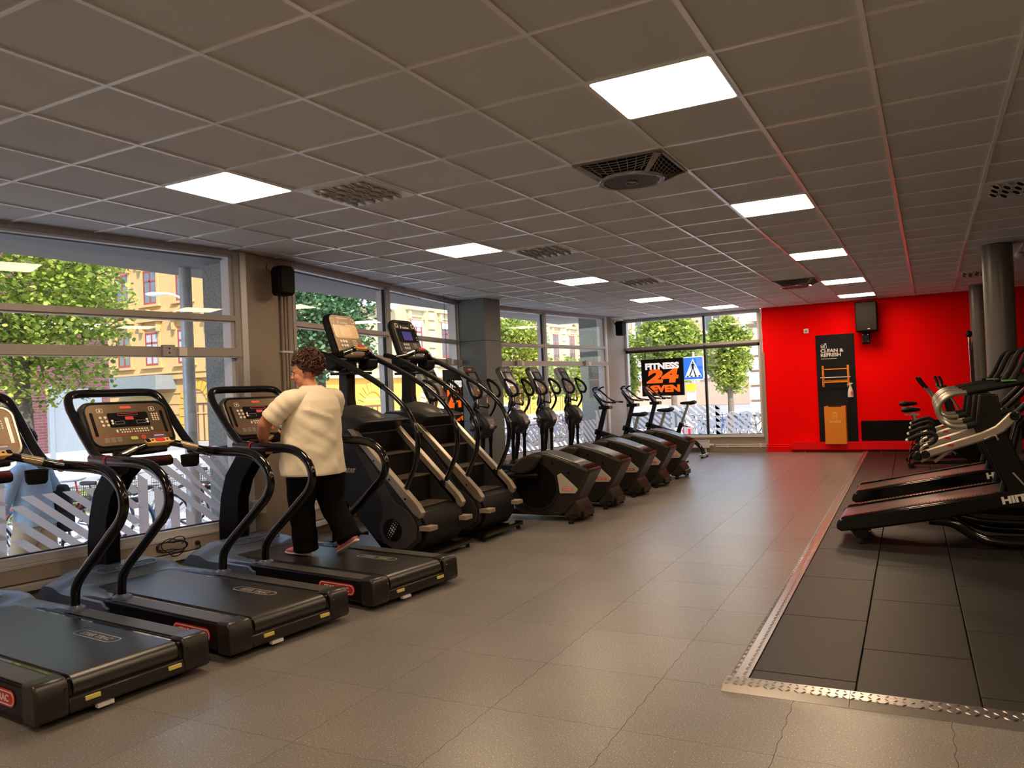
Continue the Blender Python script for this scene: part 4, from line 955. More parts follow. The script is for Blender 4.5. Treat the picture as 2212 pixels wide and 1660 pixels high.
    MB().box(x(-5.15), x(-3.9), -0.28, 0.28, 0.035, 0.075).build('base_plate', 'black_satin', t, smooth=False, bevel=0.008)
    MB().box(x(-5.15), x(-5.07), -0.4, 0.4, 0.03, 0.09).build('front_stabiliser', 'black_satin', t, smooth=False, bevel=0.01)
    MB().beam((x(-5.1), 0, 0.07), (x(-5.02), 0, 1.0), 0.16, 0.08, (1, 0, 0)).build('front_post', 'black_satin', t, smooth=False, bevel=0.01)
    MB().box(x(-3.92), x(-3.83), -0.38, 0.40, 0.04, 0.085).build('rear_stabiliser', 'black_gloss', t, smooth=False, bevel=0.012)
    for y in (-0.35, 0.36):
        MB().cyl((x(-3.875), y, 0), (x(-3.875), y, 0.045), 0.02, 12).build('levelling_foot', 'black_rubber', t); MB().cyl((x(-5.11), y, 0), (x(-5.11), y, 0.045), 0.02, 12).build('levelling_foot', 'black_rubber', t)
    # console
    CM = frame_m((x(-4.915), 0, 2.035), (0, 1, 0), (-0.335, 0, 0.942))
    def cm(): m_ = MB(); m_.M = CM; return m_
    sh = cm().prism(rrect(0.42, 0.49, 0.09, 8), -0.08, 0.0).build('console', 'black_rubber', t, bevel=0.03)
    cm().prism(rrect(0.375, 0.445, 0.07, 8), 0.0, 0.004).build('face_plate', 'console_bronze' if lit else 'console_dark', sh, bevel=0.002)
    cm().prism([(a, b + 0.195) for a, b in rrect(0.17, 0.022, 0.010, 6)], 0.004, 0.0055).build('card_slot', 'screen_black', sh, smooth=False)
    for sx in (-1, 1): cm().ring([(a + sx*0.145, b + 0.165) for a, b in rrect(0.045, 0.045, 0.008)], [(a + sx*0.145, b + 0.165) for a, b in rrect(0.036, 0.036, 0.006)], 0.004, 0.0055).build('round_key', 'button_white', sh, smooth=False)
    m = cm(); text_mb(m, 'StairMaster', 0.026, Matrix.Translation((0.01, 0.135, 0.004)), 0.0006, 0.0004, 'CENTER', 0.9); m.build('console_lettering', 'print_white', sh, smooth=False)
    cm().prism([(-0.085, 0.135), (-0.075, 0.15), (-0.08, 0.165), (-0.07, 0.165), (-0.064, 0.148), (-0.074, 0.133)], 0.004, 0.005).build('console_emblem', 'print_white', sh, smooth=False)
    cm().prism([(-0.17, 0.115), (0.015, 0.115), (0.03, 0.125), (0.15, 0.125), (0.17, 0.105), (0.17, -0.005), (0.155, -0.02), (-0.155, -0.02), (-0.17, 0.0)] if lit else [(a, b + 0.05) for a, b in rrect(0.33, 0.15, 0.012)], 0.004, 0.007).build('screen_surround', 'screen_amber_dark' if lit else 'screen_black', sh, smooth=False)
    cm().prism([(a - 0.01, b + 0.045) for a, b in rrect(0.16, 0.10, 0.004)], 0.007, 0.008).build('screen', 'screen_amber' if lit else 'screen_blue', sh, smooth=False)
    m = cm()
    for i in range(2):
        for k in range(3): m.prism(circ(0.015, 14, -0.115 + k*0.036, -0.055 - i*0.042), 0.004, 0.009)
    for i in range(4):
        for k in range(3): m.prism(circ(0.007, 10, 0.06 + k*0.022, -0.045 - i*0.022), 0.004, 0.007)
    for i in range(2): m.prism(circ(0.008, 10, 0.145, 0.03 - i*0.028), 0.007, 0.010)
    m.build('button_field', 'button_white' if lit else 'print_grey', sh, smooth=False, kind='stuff')
    cm().box(-0.185, 0.185, -0.142, -0.139, 0.004, 0.005).build('rule', 'button_white' if lit else 'print_grey', sh, smooth=False)
    if lit: cm().prism([(-0.183, -0.145), (0.183, -0.145), (0.183, -0.16), (0.12, -0.218), (-0.12, -0.218), (-0.183, -0.16)], 0.0035, 0.0052).build('lower_plate', 'console_bronze_light', sh, smooth=False)
    else: cm().box(-0.197, -0.190, -0.13, 0.13, 0.0, 0.006).build('edge_trim', 'chrome', sh, smooth=False)
    cm().prism(circ(0.017, 16, -0.02, -0.175), 0.0052, 0.010).build('start_key', 'button_green', sh, smooth=False)
    cm().prism([(a + 0.07, b - 0.165) for a, b in rrect(0.075, 0.035, 0.003)], 0.005, 0.006).build('purple_sticker', 'purple_sticker', sh, smooth=False)
    cb = MB().tube(smooth_path([(x(-4.86), yn + 0.03, 1.84), (x(-4.80), -0.20, 1.865), (x(-4.77), -0.08, 1.905), (x(-4.77), 0.08, 1.905), (x(-4.80), 0.20, 1.865), (x(-4.86), yf - 0.03, 1.84)], 6), 0.026, 12).build('cross_bar', 'black_gloss', t)
    for sg in (-1, 1): MB().tube([(x(-4.805), sg*0.21, 1.866), (x(-4.775), sg*0.115, 1.897)], 0.0285, 12).build('hand_sensor', 'chrome', cb)
    M = frame_m((x(-4.75), 0, 1.925), (0, 1, 0), (-0.8, 0, 0.5)); m = MB(); m.M = M; qk = m.prism(rrect(0.16, 0.06, 0.02, 6), -0.03, 0.004).build('quick_keys', 'control_amber' if lit else 'console_bronze', cb, bevel=0.006)
    m = MB(); m.M = M; m.prism(rrect(0.09, 0.034, 0.012, 6), 0.004, 0.012).build('stop_button', 'stop_red', qk, bevel=0.003)
    MB().box(x(-5.0), x(-4.76), -0.17, 0.17, 1.665, 1.69).build('tray', 'black_satin', t, smooth=False, bevel=0.008)
    for sg in (-1, 1): MB().prism([(x(-4.93), 1.835), (x(-4.78), 1.815), (x(-4.80), 1.73), (x(-4.88), 1.70), (x(-4.93), 1.72)], sg*0.16, sg*0.31, 'xz').build('cup_holder', 'black_rubber', t, bevel=0.015)
    MB().box(x(-4.99), x(-4.87), -0.08, 0.08, 1.70, 1.85).build('console_neck', 'black_satin', t, smooth=False, bevel=0.01)
    return t
place(make_stair(True), (-3.88, 5.85, 0), 0, 'stair climber with the amber lit console beside the woman')
place(make_stair(False), (-3.86, 6.83, 0), 0, 'stair climber with the dark blue screen, farther from the woman')
mat('console_wine', (0.10, 0.014, 0.012), 0.45)
# ================================================================== cross trainers
def make_cross(silver, red):
    t = thing('cross_trainer', cat='cross trainer', group='cross trainers in a row')
    X0 = 3.44
    def x(v): return v + X0
    def P(pts): return [(x(a), b) for a, b in pts]
    out = [(-4.16, 0.55), (-4.10, 0.63), (-4.02, 0.70), (-3.94, 0.738), (-3.86, 0.755), (-3.74, 0.748), (-3.60, 0.71), (-3.44, 0.655), (-3.25, 0.58), (-3.225, 0.555), (-3.33, 0.365), (-3.43, 0.20), (-3.52, 0.10), (-3.62, 0.065), (-3.80, 0.055), (-4.0, 0.06), (-4.11, 0.09), (-4.17, 0.15), (-4.20, 0.35)]
    hs = MB().prism(P(out), -0.185, 0.185, 'xz').build('drive_housing', 'housing', t); bv = hs.modifiers.new('bevel', 'BEVEL'); bv.width = 0.075; bv.segments = 5; bv.limit_method = 'ANGLE'; bv.angle_limit = math.radians(60)
    for sg in (-1, 1):
        yo = sg*0.187
        MB().prism([(x(-3.87) + a, b + 0.385) for a, b in circ(0.255, 40)], min(yo, yo + sg*0.004), max(yo, yo + sg*0.004), 'xz').build('crank_recess', 'vent_dark', hs, smooth=False)
        MB().ring([(x(-3.87) + a, b + 0.385) for a, b in circ(0.265, 40)], [(x(-3.87) + a, b + 0.385) for a, b in circ(0.25, 40)], min(yo, yo + sg*0.010), max(yo, yo + sg*0.010), 'xz').build('recess_rim', 'housing', hs)
        MB().prism(P([(-4.17, 0.55), (-4.12, 0.62), (-4.02, 0.70), (-3.92, 0.735), (-3.83, 0.735), (-3.765, 0.715), (-3.80, 0.66), (-3.86, 0.59), (-3.93, 0.54), (-4.01, 0.515), (-4.10, 0.52)]), min(yo, yo + sg*0.07), max(yo, yo + sg*0.07), 'xz').build('crank_cover', 'housing_mid', hs, bevel=0.025)
        bd = MB().prism(P([(-3.612, 0.50), (-3.60, 0.515), (-3.568, 0.53), (-3.55, 0.52), (-3.375, 0.365), (-3.375, 0.35), (-3.405, 0.315), (-3.58, 0.310), (-3.59, 0.32), (-3.597, 0.40)]), min(yo, yo + sg*0.006), max(yo, yo + sg*0.006), 'xz').build('side_badge', 'badge_silver', hs, bevel=0.003)
        MB().prism([(x(-3.495) + a, b + 0.352) for a, b in rrect(0.125, 0.027, 0.013, 6)], min(yo + sg*0.006, yo + sg*0.008), max(yo + sg*0.006, yo + sg*0.008), 'xz').build('badge_logo', 'logo_red' if red else 'red_badge', bd, smooth=False)
        m = MB(); M = Matrix(((1, 0, 0, x(-3.495)), (0, 0, -1, yo - 0.009), (0, 1, 0, 0.346), (0, 0, 0, 1))) if sg < 0 else Matrix(((-1, 0, 0, x(-3.495)), (0, 0, 1, yo + 0.009), (0, 1, 0, 0.346), (0, 0, 0, 1)))
        m.M = M; text_mb(m, 'STAR TRAC', 0.017, Matrix.Identity(4), 0.0004, 0.0004, 'CENTER', 1.1); m.build('badge_lettering', 'print_white', bd, smooth=False)
        for cx, cz in ((-3.665, 0.635), (-3.475, 0.535)): MB().prism([(x(cx) + a, b + cz) for a, b in circ(0.013, 14)], min(yo, yo + sg*0.003), max(yo, yo + sg*0.003), 'xz').build('screw_hole', 'vent_dark', hs, smooth=False)
        # pedal arm and pedal
        y = sg*0.225; dz = 0.10 if sg < 0 else -0.05
        pa = MB().tube([(x(-3.87) + 0.05, y, 0.40 + dz), (x(-4.3), y, 0.42 + dz*0.7), (x(-4.8), y, 0.41 + dz*0.3), (x(-5.22), y*1.1, 0.44)], 0.028, 10).build('pedal_arm', 'black_satin', t)
        MB().prism(P([(-4.85, 0.45), (-4.50, 0.46), (-4.46, 0.50), (-4.87, 0.52), (-4.9, 0.50)]), y - 0.075, y + 0.075, 'xz').build('pedal', 'black_rubber', pa, bevel=0.01)
        # swing arm: lower leg, pivot, upper handle loop
        yy = sg*0.27; off = 0.05 if sg < 0 else -0.05
        MB().tube([(x(-5.21 + off), yy, 1.0), (x(-5.22 + off), yy, 0.78), (x(-5.22 + off), yy, 0.76), (x(-5.23 + off), yy, 0.42)], [0.033, 0.033, 0.024, 0.024], 12).build('swing_leg', 'black_satin', t)
        MB().cyl((x(-5.21), sg*0.12, 0.975), (x(-5.21), sg*0.30, 0.975), 0.035, 16).build('pivot', 'black_satin', t)
        MB().ell((x(-5.21), sg*0.30, 0.975), (0.03, 0.02, 0.03), 12, 8).build('pivot_cap', 'console_shell', t)
        hp = [(x(-5.22 + off*0.6), yy, 1.0), (x(-5.26 + off*0.3), yy, 1.09), (x(-5.20), yy, 1.20), (x(-5.165), yy, 1.30), (x(-5.20), yy, 1.40), (x(-5.25), yy, 1.52)]
        h = MB().tube(smooth_path(hp, 5), 0.018, 10).build('swing_handle', 'black_gloss', t)
        MB().tube(smooth_path([(x(-5.20), yy, 1.40), (x(-5.245), yy, 1.51), (x(-5.27), yy - sg*0.01, 1.60), (x(-5.22), yy - sg*0.02, 1.595), (x(-5.12), yy - sg*0.03, 1.53), (x(-5.075), yy - sg*0.03, 1.45), (x(-5.09), yy - sg*0.02, 1.395), (x(-5.13), yy - sg*0.01, 1.375)], 5, True), 0.019, 10, closed=True).build('grip_loop', 'black_rubber', h)
    rb = MB().prism(P([(-3.55, 0.10), (-3.50, 0.20), (-3.42, 0.25), (-3.355, 0.14), (-3.365, 0.06), (-3.45, 0.03), (-3.56, 0.04)]), -0.17, 0.17, 'xz').build('rear_cover', 'housing_mid', t, bevel=0.015)
    MB().box(x(-3.47), x(-3.39), -0.29, 0.29, 0.045, 0.085).build('rear_stabiliser', 'black_satin', t, smooth=False, bevel=0.01)
    for y in (-0.27, 0.27):
        MB().lathe([(0.030, 0), (0.032, 0.015), (0.022, 0.04), (0.026, 0.075)], 14, (x(-3.43), y, 0)).build('levelling_foot', 'black_rubber', t)
    MB().box(x(-3.37), x(-3.33), -0.15, 0.15, 0.05, 0.12).build('tail_cap', 'black_satin', t, smooth=False, bevel=0.008)
    MB().box(x(-5.45), x(-3.6), -0.05, 0.05, 0.04, 0.10).build('base_beam', 'black_satin', t, smooth=False, bevel=0.01)
    MB().box(x(-5.52), x(-5.42), -0.30, 0.30, 0.03, 0.09).build('front_stabiliser', 'black_satin', t, smooth=False, bevel=0.012)
    for y in (-0.27, 0.27): MB().cyl((x(-5.47), y, 0), (x(-5.47), y, 0.04), 0.025, 12).build('transport_foot', 'black_rubber', t)
    MB().prism(P([(-5.47, 0.06), (-5.40, 0.35), (-5.32, 0.47), (-5.22, 0.46), (-5.16, 0.30), (-5.12, 0.08)]), -0.09, 0.09, 'xz').build('front_shroud', 'console_shell_silver' if silver else 'panel_grey_mid', t, bevel=0.02)
    MB().tube([(x(-5.30), 0, 0.40), (x(-5.24), 0, 0.70), (x(-5.22), 0, 0.95)], 0.034, 12).build('centre_strut', 'black_satin', t)
    MB().prism(P([(-5.34, 0.90), (-5.33, 1.10), (-5.27, 1.18), (-5.19, 1.165), (-5.10, 1.08), (-5.07, 0.98), (-5.12, 0.88), (-5.20, 0.82), (-5.29, 0.83)]), -0.12, 0.12, 'xz').build('pivot_pod', 'panel_grey', t, bevel=0.05)
    MB().prism(P([(-5.20, 1.16), (-5.10, 1.075), (-5.068, 0.985), (-5.10, 0.97), (-5.16, 1.04), (-5.22, 1.12)]), -0.085, 0.085, 'xz').build('pod_lid', 'panel_grey_mid', t, bevel=0.02)
    MB().ell((x(-5.10), -0.02, 0.985), (0.05, 0.05, 0.035), 14, 10).build('pod_knob', 'step_block', t)
    MB().tube(smooth_path([(x(-5.24), 0, 1.12), (x(-5.33), 0, 1.22), (x(-5.30), 0, 1.34), (x(-5.32), 0, 1.45)], 5), 0.040, 12).build('mast', 'black_satin', t)
    # fixed bars with bright grips
    for sg in (-1, 1):
        y = sg*0.12
        MB().tube(smooth_path([(x(-5.31), sg*0.03, 1.27), (x(-5.24), y, 1.245), (x(-5.205), y*1.1, 1.235), (x(-5.195), y*1.1, 1.27), (x(-5.20), y*1.1, 1.30)], 5), 0.014, 10).build('fixed_bar', 'black_gloss', t)
        g = MB().tube([(x(-5.20), y*1.1, 1.30), (x(-5.20), y*1.1, 1.41)], 0.017, 12).build('fixed_grip', 'grip_metal', t)
    # console
    CM = frame_m((x(-5.315), 0, 1.60), (0, 1, 0), (-0.46, 0, 0.89))
    def cm(): m_ = MB(); m_.M = CM; return m_
    sh = cm().prism(rrect(0.34, 0.47, 0.075, 8), -0.085, 0.0).build('console', 'console_shell_silver' if silver else 'console_shell', t, bevel=0.025)
    cm().prism(rrect(0.305, 0.435, 0.06, 8), 0.0, 0.004).build('face_plate', 'console_dark', sh, bevel=0.002)
    cm().prism([(a, b + 0.055) for a, b in rrect(0.27, 0.16, 0.01)], 0.004, 0.0055).build('display', 'screen_black', sh, smooth=False)
    cm().prism([(a, b + 0.065) for a, b in rrect(0.15, 0.10, 0.004)], 0.0055, 0.0065).build('screen', 'screen_grey', sh, smooth=False)
    cm().prism([(a, b + 0.17) for a, b in rrect(0.075, 0.022, 0.006)], 0.004, 0.0055).build('logo_badge', 'logo_red' if red else 'print_grey', sh, smooth=False)
    cm().box(-0.15, 0.15, -0.205, -0.10, 0.003, 0.005).build('lower_plate', 'console_wine' if red else 'console_bronze', sh, smooth=False)
    m = cm()
    for i in range(3):
        for k in range(3): m.prism(circ(0.007, 8, 0.03 + k*0.025, -0.045 - i*0.022), 0.004, 0.006)
    for i in range(2):
        for k in range(3): m.prism(circ(0.009, 8, -0.10 + k*0.028, -0.05 - i*0.028), 0.004, 0.006)
    m.build('button_field', 'print_grey', sh, smooth=False, kind='stuff')
    cm().prism(circ(0.02, 14, -0.05, -0.15), 0.005, 0.010).build('start_key', 'button_green', sh, smooth=False)
    if not silver: cm().box(-0.165, -0.158, -0.13, 0.15, 0.0, 0.006).build('edge_trim', 'chrome', sh, smooth=False)
    return t
labs = ['cross trainer half hidden behind the stair climbers', 'second cross trainer of the row, in front of the granite pillar', 'third cross trainer of the row, just right of the pillar', 'fourth cross trainer of the row', 'fifth and last cross trainer, next to the exercise bikes']
e_sil = make_cross(True, True); e_dark = make_cross(False, False)
e_all = [e_sil, copy_tree(e_sil), e_dark, copy_tree(e_dark), copy_tree(e_sil)]
for o, y, lb in zip(e_all, (7.87, 8.87, 9.87, 10.80, 11.83), labs): place(o, (-3.44, y, 0), 0, lb)
# ================================================================== upright bikes (local x as world, origin at rear foot)
def make_bike(seat_z):
    t = thing('exercise_bike', cat='exercise bike', group='upright bikes in a row')
    X0 = 4.3
    def x(v): return v + X0
    def P(pts): return [(x(a), b) for a, b in pts]
    MB().prism(P([(-5.42, 0.06), (-5.30, 0.45), (-5.12, 1.05), (-5.04, 1.05), (-5.20, 0.50), (-5.30, 0.06)]), -0.035, 0.035, 'xz').build('front_mast', 'black_satin', t, bevel=0.012)
    MB().beam((x(-5.28), 0, 0.66), (x(-4.60), 0, 0.44), 0.07, 0.10).build('main_beam', 'black_satin', t, smooth=False, bevel=0.015)
    MB().prism([(x(-5.0) + a, b + 0.36) for a, b in circ(0.24, 32)], -0.07, 0.07, 'xz').build('drive_housing', 'housing', t, bevel=0.03)
    MB().prism(P([(-5.0, 0.52), (-4.62, 0.40), (-4.55, 0.28), (-4.75, 0.12), (-5.0, 0.12)]), -0.06, 0.06, 'xz').build('frame_shroud', 'housing', t, bevel=0.02)
    MB().tube(smooth_path([(x(-4.66), 0, 0.40), (x(-4.40), 0, 0.36), (x(-4.22), 0, 0.22), (x(-4.13), 0, 0.05)], 6), 0.04, 10).build('rear_leg', 'black_gloss', t)
    MB().box(x(-4.18), x(-4.08), -0.24, 0.24, 0.03, 0.075).build('rear_stabiliser', 'chrome', t, smooth=False, bevel=0.012)
    MB().box(x(-5.46), x(-5.34), -0.26, 0.26, 0.03, 0.085).build('front_stabiliser', 'black_satin', t, smooth=False, bevel=0.012)
    for y in (-0.2, 0.2):
        MB().cyl((x(-4.13), y, 0), (x(-4.13), y, 0.035), 0.022, 10).build('foot', 'black_rubber', t); MB().cyl((x(-5.40), y, 0), (x(-5.40), y, 0.035), 0.022, 10).build('foot', 'black_rubber', t)
    MB().beam((x(-4.68), 0, 0.36), (x(-4.55), 0, 0.68), 0.075, 0.08, (1, 0, 0)).build('seat_tube', 'black_satin', t, smooth=False, bevel=0.01)
    MB().beam((x(-4.56), 0, 0.64), (x(-4.47 + (seat_z - 0.93)*0.5), 0, seat_z - 0.03), 0.035, 0.045, (1, 0, 0)).build('seat_post', 'silver_tube', t, smooth=False)
    MB().tube([(x(-4.53), 0.0, 0.62), (x(-4.46), 0.06, 0.60), (x(-4.40), 0.08, 0.585)], 0.010, 8).build('adjust_lever', 'black_gloss', t)
    sx = -4.47 + (seat_z - 0.93)*0.5
    rings = []
    for u, wd, h in ((-0.15, 0.022, 0.02), (-0.10, 0.034, 0.028), (-0.02, 0.06, 0.034), (0.06, 0.105, 0.04), (0.12, 0.115, 0.042), (0.155, 0.08, 0.03)):
        rings.append([(x(sx + u), wd*math.cos(a), seat_z + 0.01 + h*math.sin(a) + 0.012*(u > 0.08)) for a in [2*PI*k/14 for k in range(14)]])
    MB().loft(rings).build('saddle', 'black_rubber', t)
    for sg in (-1, 1):
        z = 0.36 - sg*0.12; cx = -4.86 + sg*0.10
        cr = MB().beam((x(-4.86), sg*0.09, 0.36), (x(cx), sg*0.11, z), 0.02, 0.03, (1, 0, 0.3)).build('crank', 'silver_tube', t, smooth=False)
        MB().box(x(cx - 0.06), x(cx + 0.06), min(sg*0.12, sg*0.22), max(sg*0.12, sg*0.22), z - 0.015, z + 0.015).build('pedal', 'black_rubber', cr, smooth=False, bevel=0.006)
    CM = frame_m((x(-5.14), 0, 1.245), (0, 1, 0), (-0.55, 0, 0.83))
    def cm(): m_ = MB(); m_.M = CM; return m_
    sh = cm().prism(rrect(0.24, 0.30, 0.05, 8), -0.05, 0.0).build('console', 'black_gloss', t, bevel=0.015)
    cm().prism(rrect(0.19, 0.25, 0.03, 6), 0.0, 0.003).build('face_plate', 'screen_grey', sh, smooth=False)
    cm().prism([(a, b + 0.05) for a, b in rrect(0.12, 0.08, 0.005)], 0.003, 0.005).build('screen', 'badge_silver', sh, smooth=False)
    m = cm()
    for k in range(6): m.prism(circ(0.008, 8, -0.06 + (k % 3)*0.04, -0.04 - (k//3)*0.03), 0.003, 0.005)
    m.build('button_field', 'print_grey', sh, smooth=False, kind='stuff')
    MB().box(x(-5.16), x(-4.96), -0.10, 0.10, 1.05, 1.11).build('console_base', 'black_satin', t, smooth=False, bevel=0.015)
    for sg in (-1, 1):
        h = MB().tube(smooth_path([(x(-5.26), sg*0.02, 1.40), (x(-5.24), sg*0.14, 1.40), (x(-5.14), sg*0.20, 1.30), (x(-5.02), sg*0.22, 1.20), (x(-4.90), sg*0.21, 1.17), (x(-4.80), sg*0.17, 1.165)], 5), 0.016, 10).build('handlebar', 'black_gloss', t)
        MB().tube([(x(-4.96), sg*0.216, 1.183), (x(-4.87), sg*0.20, 1.170)], 0.018, 10).build('hand_sensor', 'chrome', h)
        MB().tube(smooth_path([(x(-5.24), sg*0.14, 1.39), (x(-5.20), sg*0.16, 1.43), (x(-5.14), sg*0.15, 1.44)], 4), 0.014, 8).build('upper_horn', 'black_rubber', h)
    return t
place(make_bike(0.93), (-4.30, 12.90, 0), 0, 'upright exercise bike next to the last cross trainer')
place(make_bike(0.96), (-4.16, 13.95, 0), 0, 'middle one of the three upright bikes')
place(make_bike(1.05), (-4.06, 15.0, 0), 0, 'upright bike with the highest saddle, nearest the end window')
# ================================================================== incline treadmills on the rubber floor (local x = world x, rear end at the aisle)
def make_incline():
    t = thing('incline_treadmill', cat='treadmill', group='incline treadmills')
    W = 0.75
    def dz(x): return 0.222 + (x + 0.72)*0.2035
    for y0, y1, nm in ((0.0, 0.085, 'near'), (W - 0.085, W, 'far')):
        s = MB().prism([(-0.765, 0.125), (-0.745, 0.19), (-0.70, 0.228), (0.60, 0.49), (1.22, 0.615), (1.26, 0.56), (1.22, 0.36), (0.45, 0.33), (0.05, 0.235), (-0.46, 0.135), (-0.72, 0.10)], y0, y1, 'xz').build('side_rail', 'black_gloss', t, bevel=0.018)
        m = MB(); a, b = (y0 + 0.045, y0 + 0.092) if y0 < 0.1 else (y1 - 0.092, y1 - 0.045)
        k = 0; xx = -0.62
        while xx < 0.42:
            m.add([(xx, a, dz(xx) - 0.002), (xx + 0.014, a, dz(xx + 0.014) - 0.002), (xx + 0.014, b, dz(xx + 0.014) - 0.002), (xx, b, dz(xx) - 0.002), (xx + 0.004, a + 0.004, dz(xx) + 0.008), (xx + 0.010, a + 0.004, dz(xx) + 0.008), (xx + 0.010, b - 0.004, dz(xx) + 0.008), (xx + 0.004, b - 0.004, dz(xx) + 0.008)],
                  [(4, 5, 6, 7), (0, 1, 5, 4), (1, 2, 6, 5), (2, 3, 7, 6), (3, 0, 4, 7)]); xx += 0.026
        m.build('grip_ribs', 'foot_strip', s, smooth=False, kind='stuff')
        MB().add([(-0.60, a, dz(-0.60) - 0.001), (0.5, a, dz(0.5) - 0.001), (0.5, b, dz(0.5) - 0.001), (-0.60, b, dz(-0.60) - 0.001)], [(0, 1, 2, 3)]).build('foot_strip', 'foot_strip', s, smooth=False)
        sg = -1 if y0 < 0.1 else 1; yo = y0 - 0.0015 if sg < 0 else y1 + 0.0015
        sl = math.atan(0.2035); c_, s_ = math.cos(sl), math.sin(sl)
        M = Matrix(((c_, -s_, 0, 0.465), (0, 0, -1, yo), (s_, c_, 0, 0.372), (0, 0, 0, 1))) if sg < 0 else Matrix(((-c_, s_, 0, 0.86), (0, 0, 1, yo), (-s_, c_, 0, 0.45), (0, 0, 0, 1)))
        m = MB(); m.M = M; text_mb(m, 'HIIT X', 0.075, Matrix.Identity(4), 0.001, 0.004, 'LEFT', 1.25); m.build('side_lettering', 'print_white', s, smooth=False)
        # leaning post
        yy = y0 + 0.0425
        MB().prism([(0.52, 0.42), (0.70, 0.46), (0.50, 0.98), (0.47, 1.24), (0.34, 1.24), (0.31, 0.98)], yy - 0.035, yy + 0.035, 'xz').build('post', 'black_satin', t, bevel=0.015)
        MB().beam((0.545, yy - 0.037, 0.62), (0.68, yy - 0.037, 0.44), 0.012, 0.012).build('post_trim', 'step_block', t, smooth=False)
        lp = MB().tube(smooth_path([(0.27, yy, 1.258), (0.17, yy, 1.248), (0.095, yy, 1.205), (0.055, yy, 1.145), (0.06, yy, 1.075), (0.10, yy, 1.015), (0.165, yy, 0.985), (0.26, yy, 0.988)], 6), 0.0215, 14).build('push_loop', 'silver_tube', t)
        MB().tube([(0.26, yy, 1.258), (0.65, yy, 1.330), (1.0, yy, 1.395)], 0.026, 12).build('upper_bar', 'black_rubber', t)
        MB().tube([(0.25, yy, 0.988), (0.45, yy, 1.03), (0.62, yy, 1.07)], 0.026, 12).build('lower_bar', 'black_rubber', t)
        MB().tube(smooth_path([(0.55, yy, 1.31), (0.62, yy + 0.01, 1.42), (0.70, yy + 0.02, 1.58), (0.80, yy + 0.02, 1.62)], 5), 0.022, 10).build('sprint_handle', 'black_rubber', t)
        MB().box(0.50, 0.60, yy - 0.03, yy + 0.03, 1.335, 1.348).build('grip_pad', 'green_grip' if y0 < 0.1 else 'black_rubber', t, smooth=False, bevel=0.004)
        # long silver arm with its foam hook handle
        ya = yy - 0.055 if sg < 0 else yy + 0.055
        arm = [(-0.12, 0.748), (-0.09, 0.79), (0.34, 0.94), (0.44, 0.99), (0.54, 1.095), (0.59, 1.10), (0.615, 1.055), (0.50, 0.94), (0.40, 0.885), (-0.07, 0.725), (-0.105, 0.725)]
        a_ = MB().prism(arm, ya - 0.024, ya + 0.024, 'xz').build('resistance_arm', 'silver_arm', t, bevel=0.016)
        MB().prism([(x + 0.57, z + 1.065) for x, z in circ(0.034, 22)], ya - 0.032, ya + 0.032, 'xz').build('pivot_disc', 'black_gloss', a_, bevel=0.005)
        MB().prism([(x - 0.055, z + 0.765) for x, z in circ(0.034, 22)], ya - 0.032, ya + 0.032, 'xz').build('pivot_disc', 'black_gloss', a_, bevel=0.005)
        MB().prism([(-0.15, 0.75), (-0.125, 0.79), (-0.09, 0.79), (-0.075, 0.725), (-0.10, 0.71), (-0.14, 0.72)], ya - 0.028, ya + 0.028, 'xz').build('end_cap', 'black_satin', a_, bevel=0.012)
        MB().tube(smooth_path([(-0.13, ya, 0.785), (-0.16, ya, 0.76), (-0.175, ya, 0.71), (-0.17, ya, 0.69)], 4), 0.007, 8).build('stop_hook', 'black_gloss', a_)
        MB().box(0.11, 0.15, ya - 0.0255, ya - 0.0245, 0.83, 0.85).build('warning_label', 'red_badge', a_, smooth=False)
        MB().tube(smooth_path([(0.36, ya - 0.03, 0.885), (0.43, ya - 0.03, 0.915), (0.455, ya - 0.03, 0.88)], 4), 0.008, 8).build('latch_hook', 'silver_tube', a_)
        hp = smooth_path([(-0.175, ya, 0.885), (-0.08, ya, 0.925), (-0.01, ya, 0.938), (0.025, ya, 0.915), (0.018, ya, 0.875), (-0.03, ya, 0.845)], 5)
        h = MB().tube(hp, 0.017, 12).build('foam_hook', 'black_rubber', a_)
        MB().ell((-0.182, ya, 0.882), (0.014, 0.016, 0.014), 12, 8).build('hook_cap', 'paper_white', h)
        MB().tube(smooth_path([(-0.03, ya, 0.845), (-0.065, ya, 0.830), (-0.085, ya, 0.80), (-0.08, ya, 0.775)], 4), 0.012, 10).build('hook_shank', 'silver_tube', h)
    prof = [(-0.70, 0.21), (-0.735, 0.19), (-0.745, 0.165), (-0.73, 0.135), (-0.70, 0.125)]
    MB().prism(prof + [(1.1, 0.50), (1.1, dz(1.1) - 0.012)], 0.088, W - 0.088, 'xz').build('running_belt', 'belt', t, ang=30)
    MB().prism([(0.50, 0.47), (0.62, 0.52), (1.24, 0.62), (1.28, 0.50), (1.2, 0.38), (0.5, 0.40)], 0.06, W - 0.06, 'xz').build('motor_hood', 'black_satin', t, bevel=0.02)
    MB().box(0.95, 1.05, 0.1, W - 0.1, 1.35, 1.60).build('console', 'console_dark', t, smooth=False, bevel=0.02)
    MB().box(0.72, 0.80, 0.05, W - 0.05, 1.04, 1.10).build('cross_member', 'black_satin', t, smooth=False, bevel=0.01)
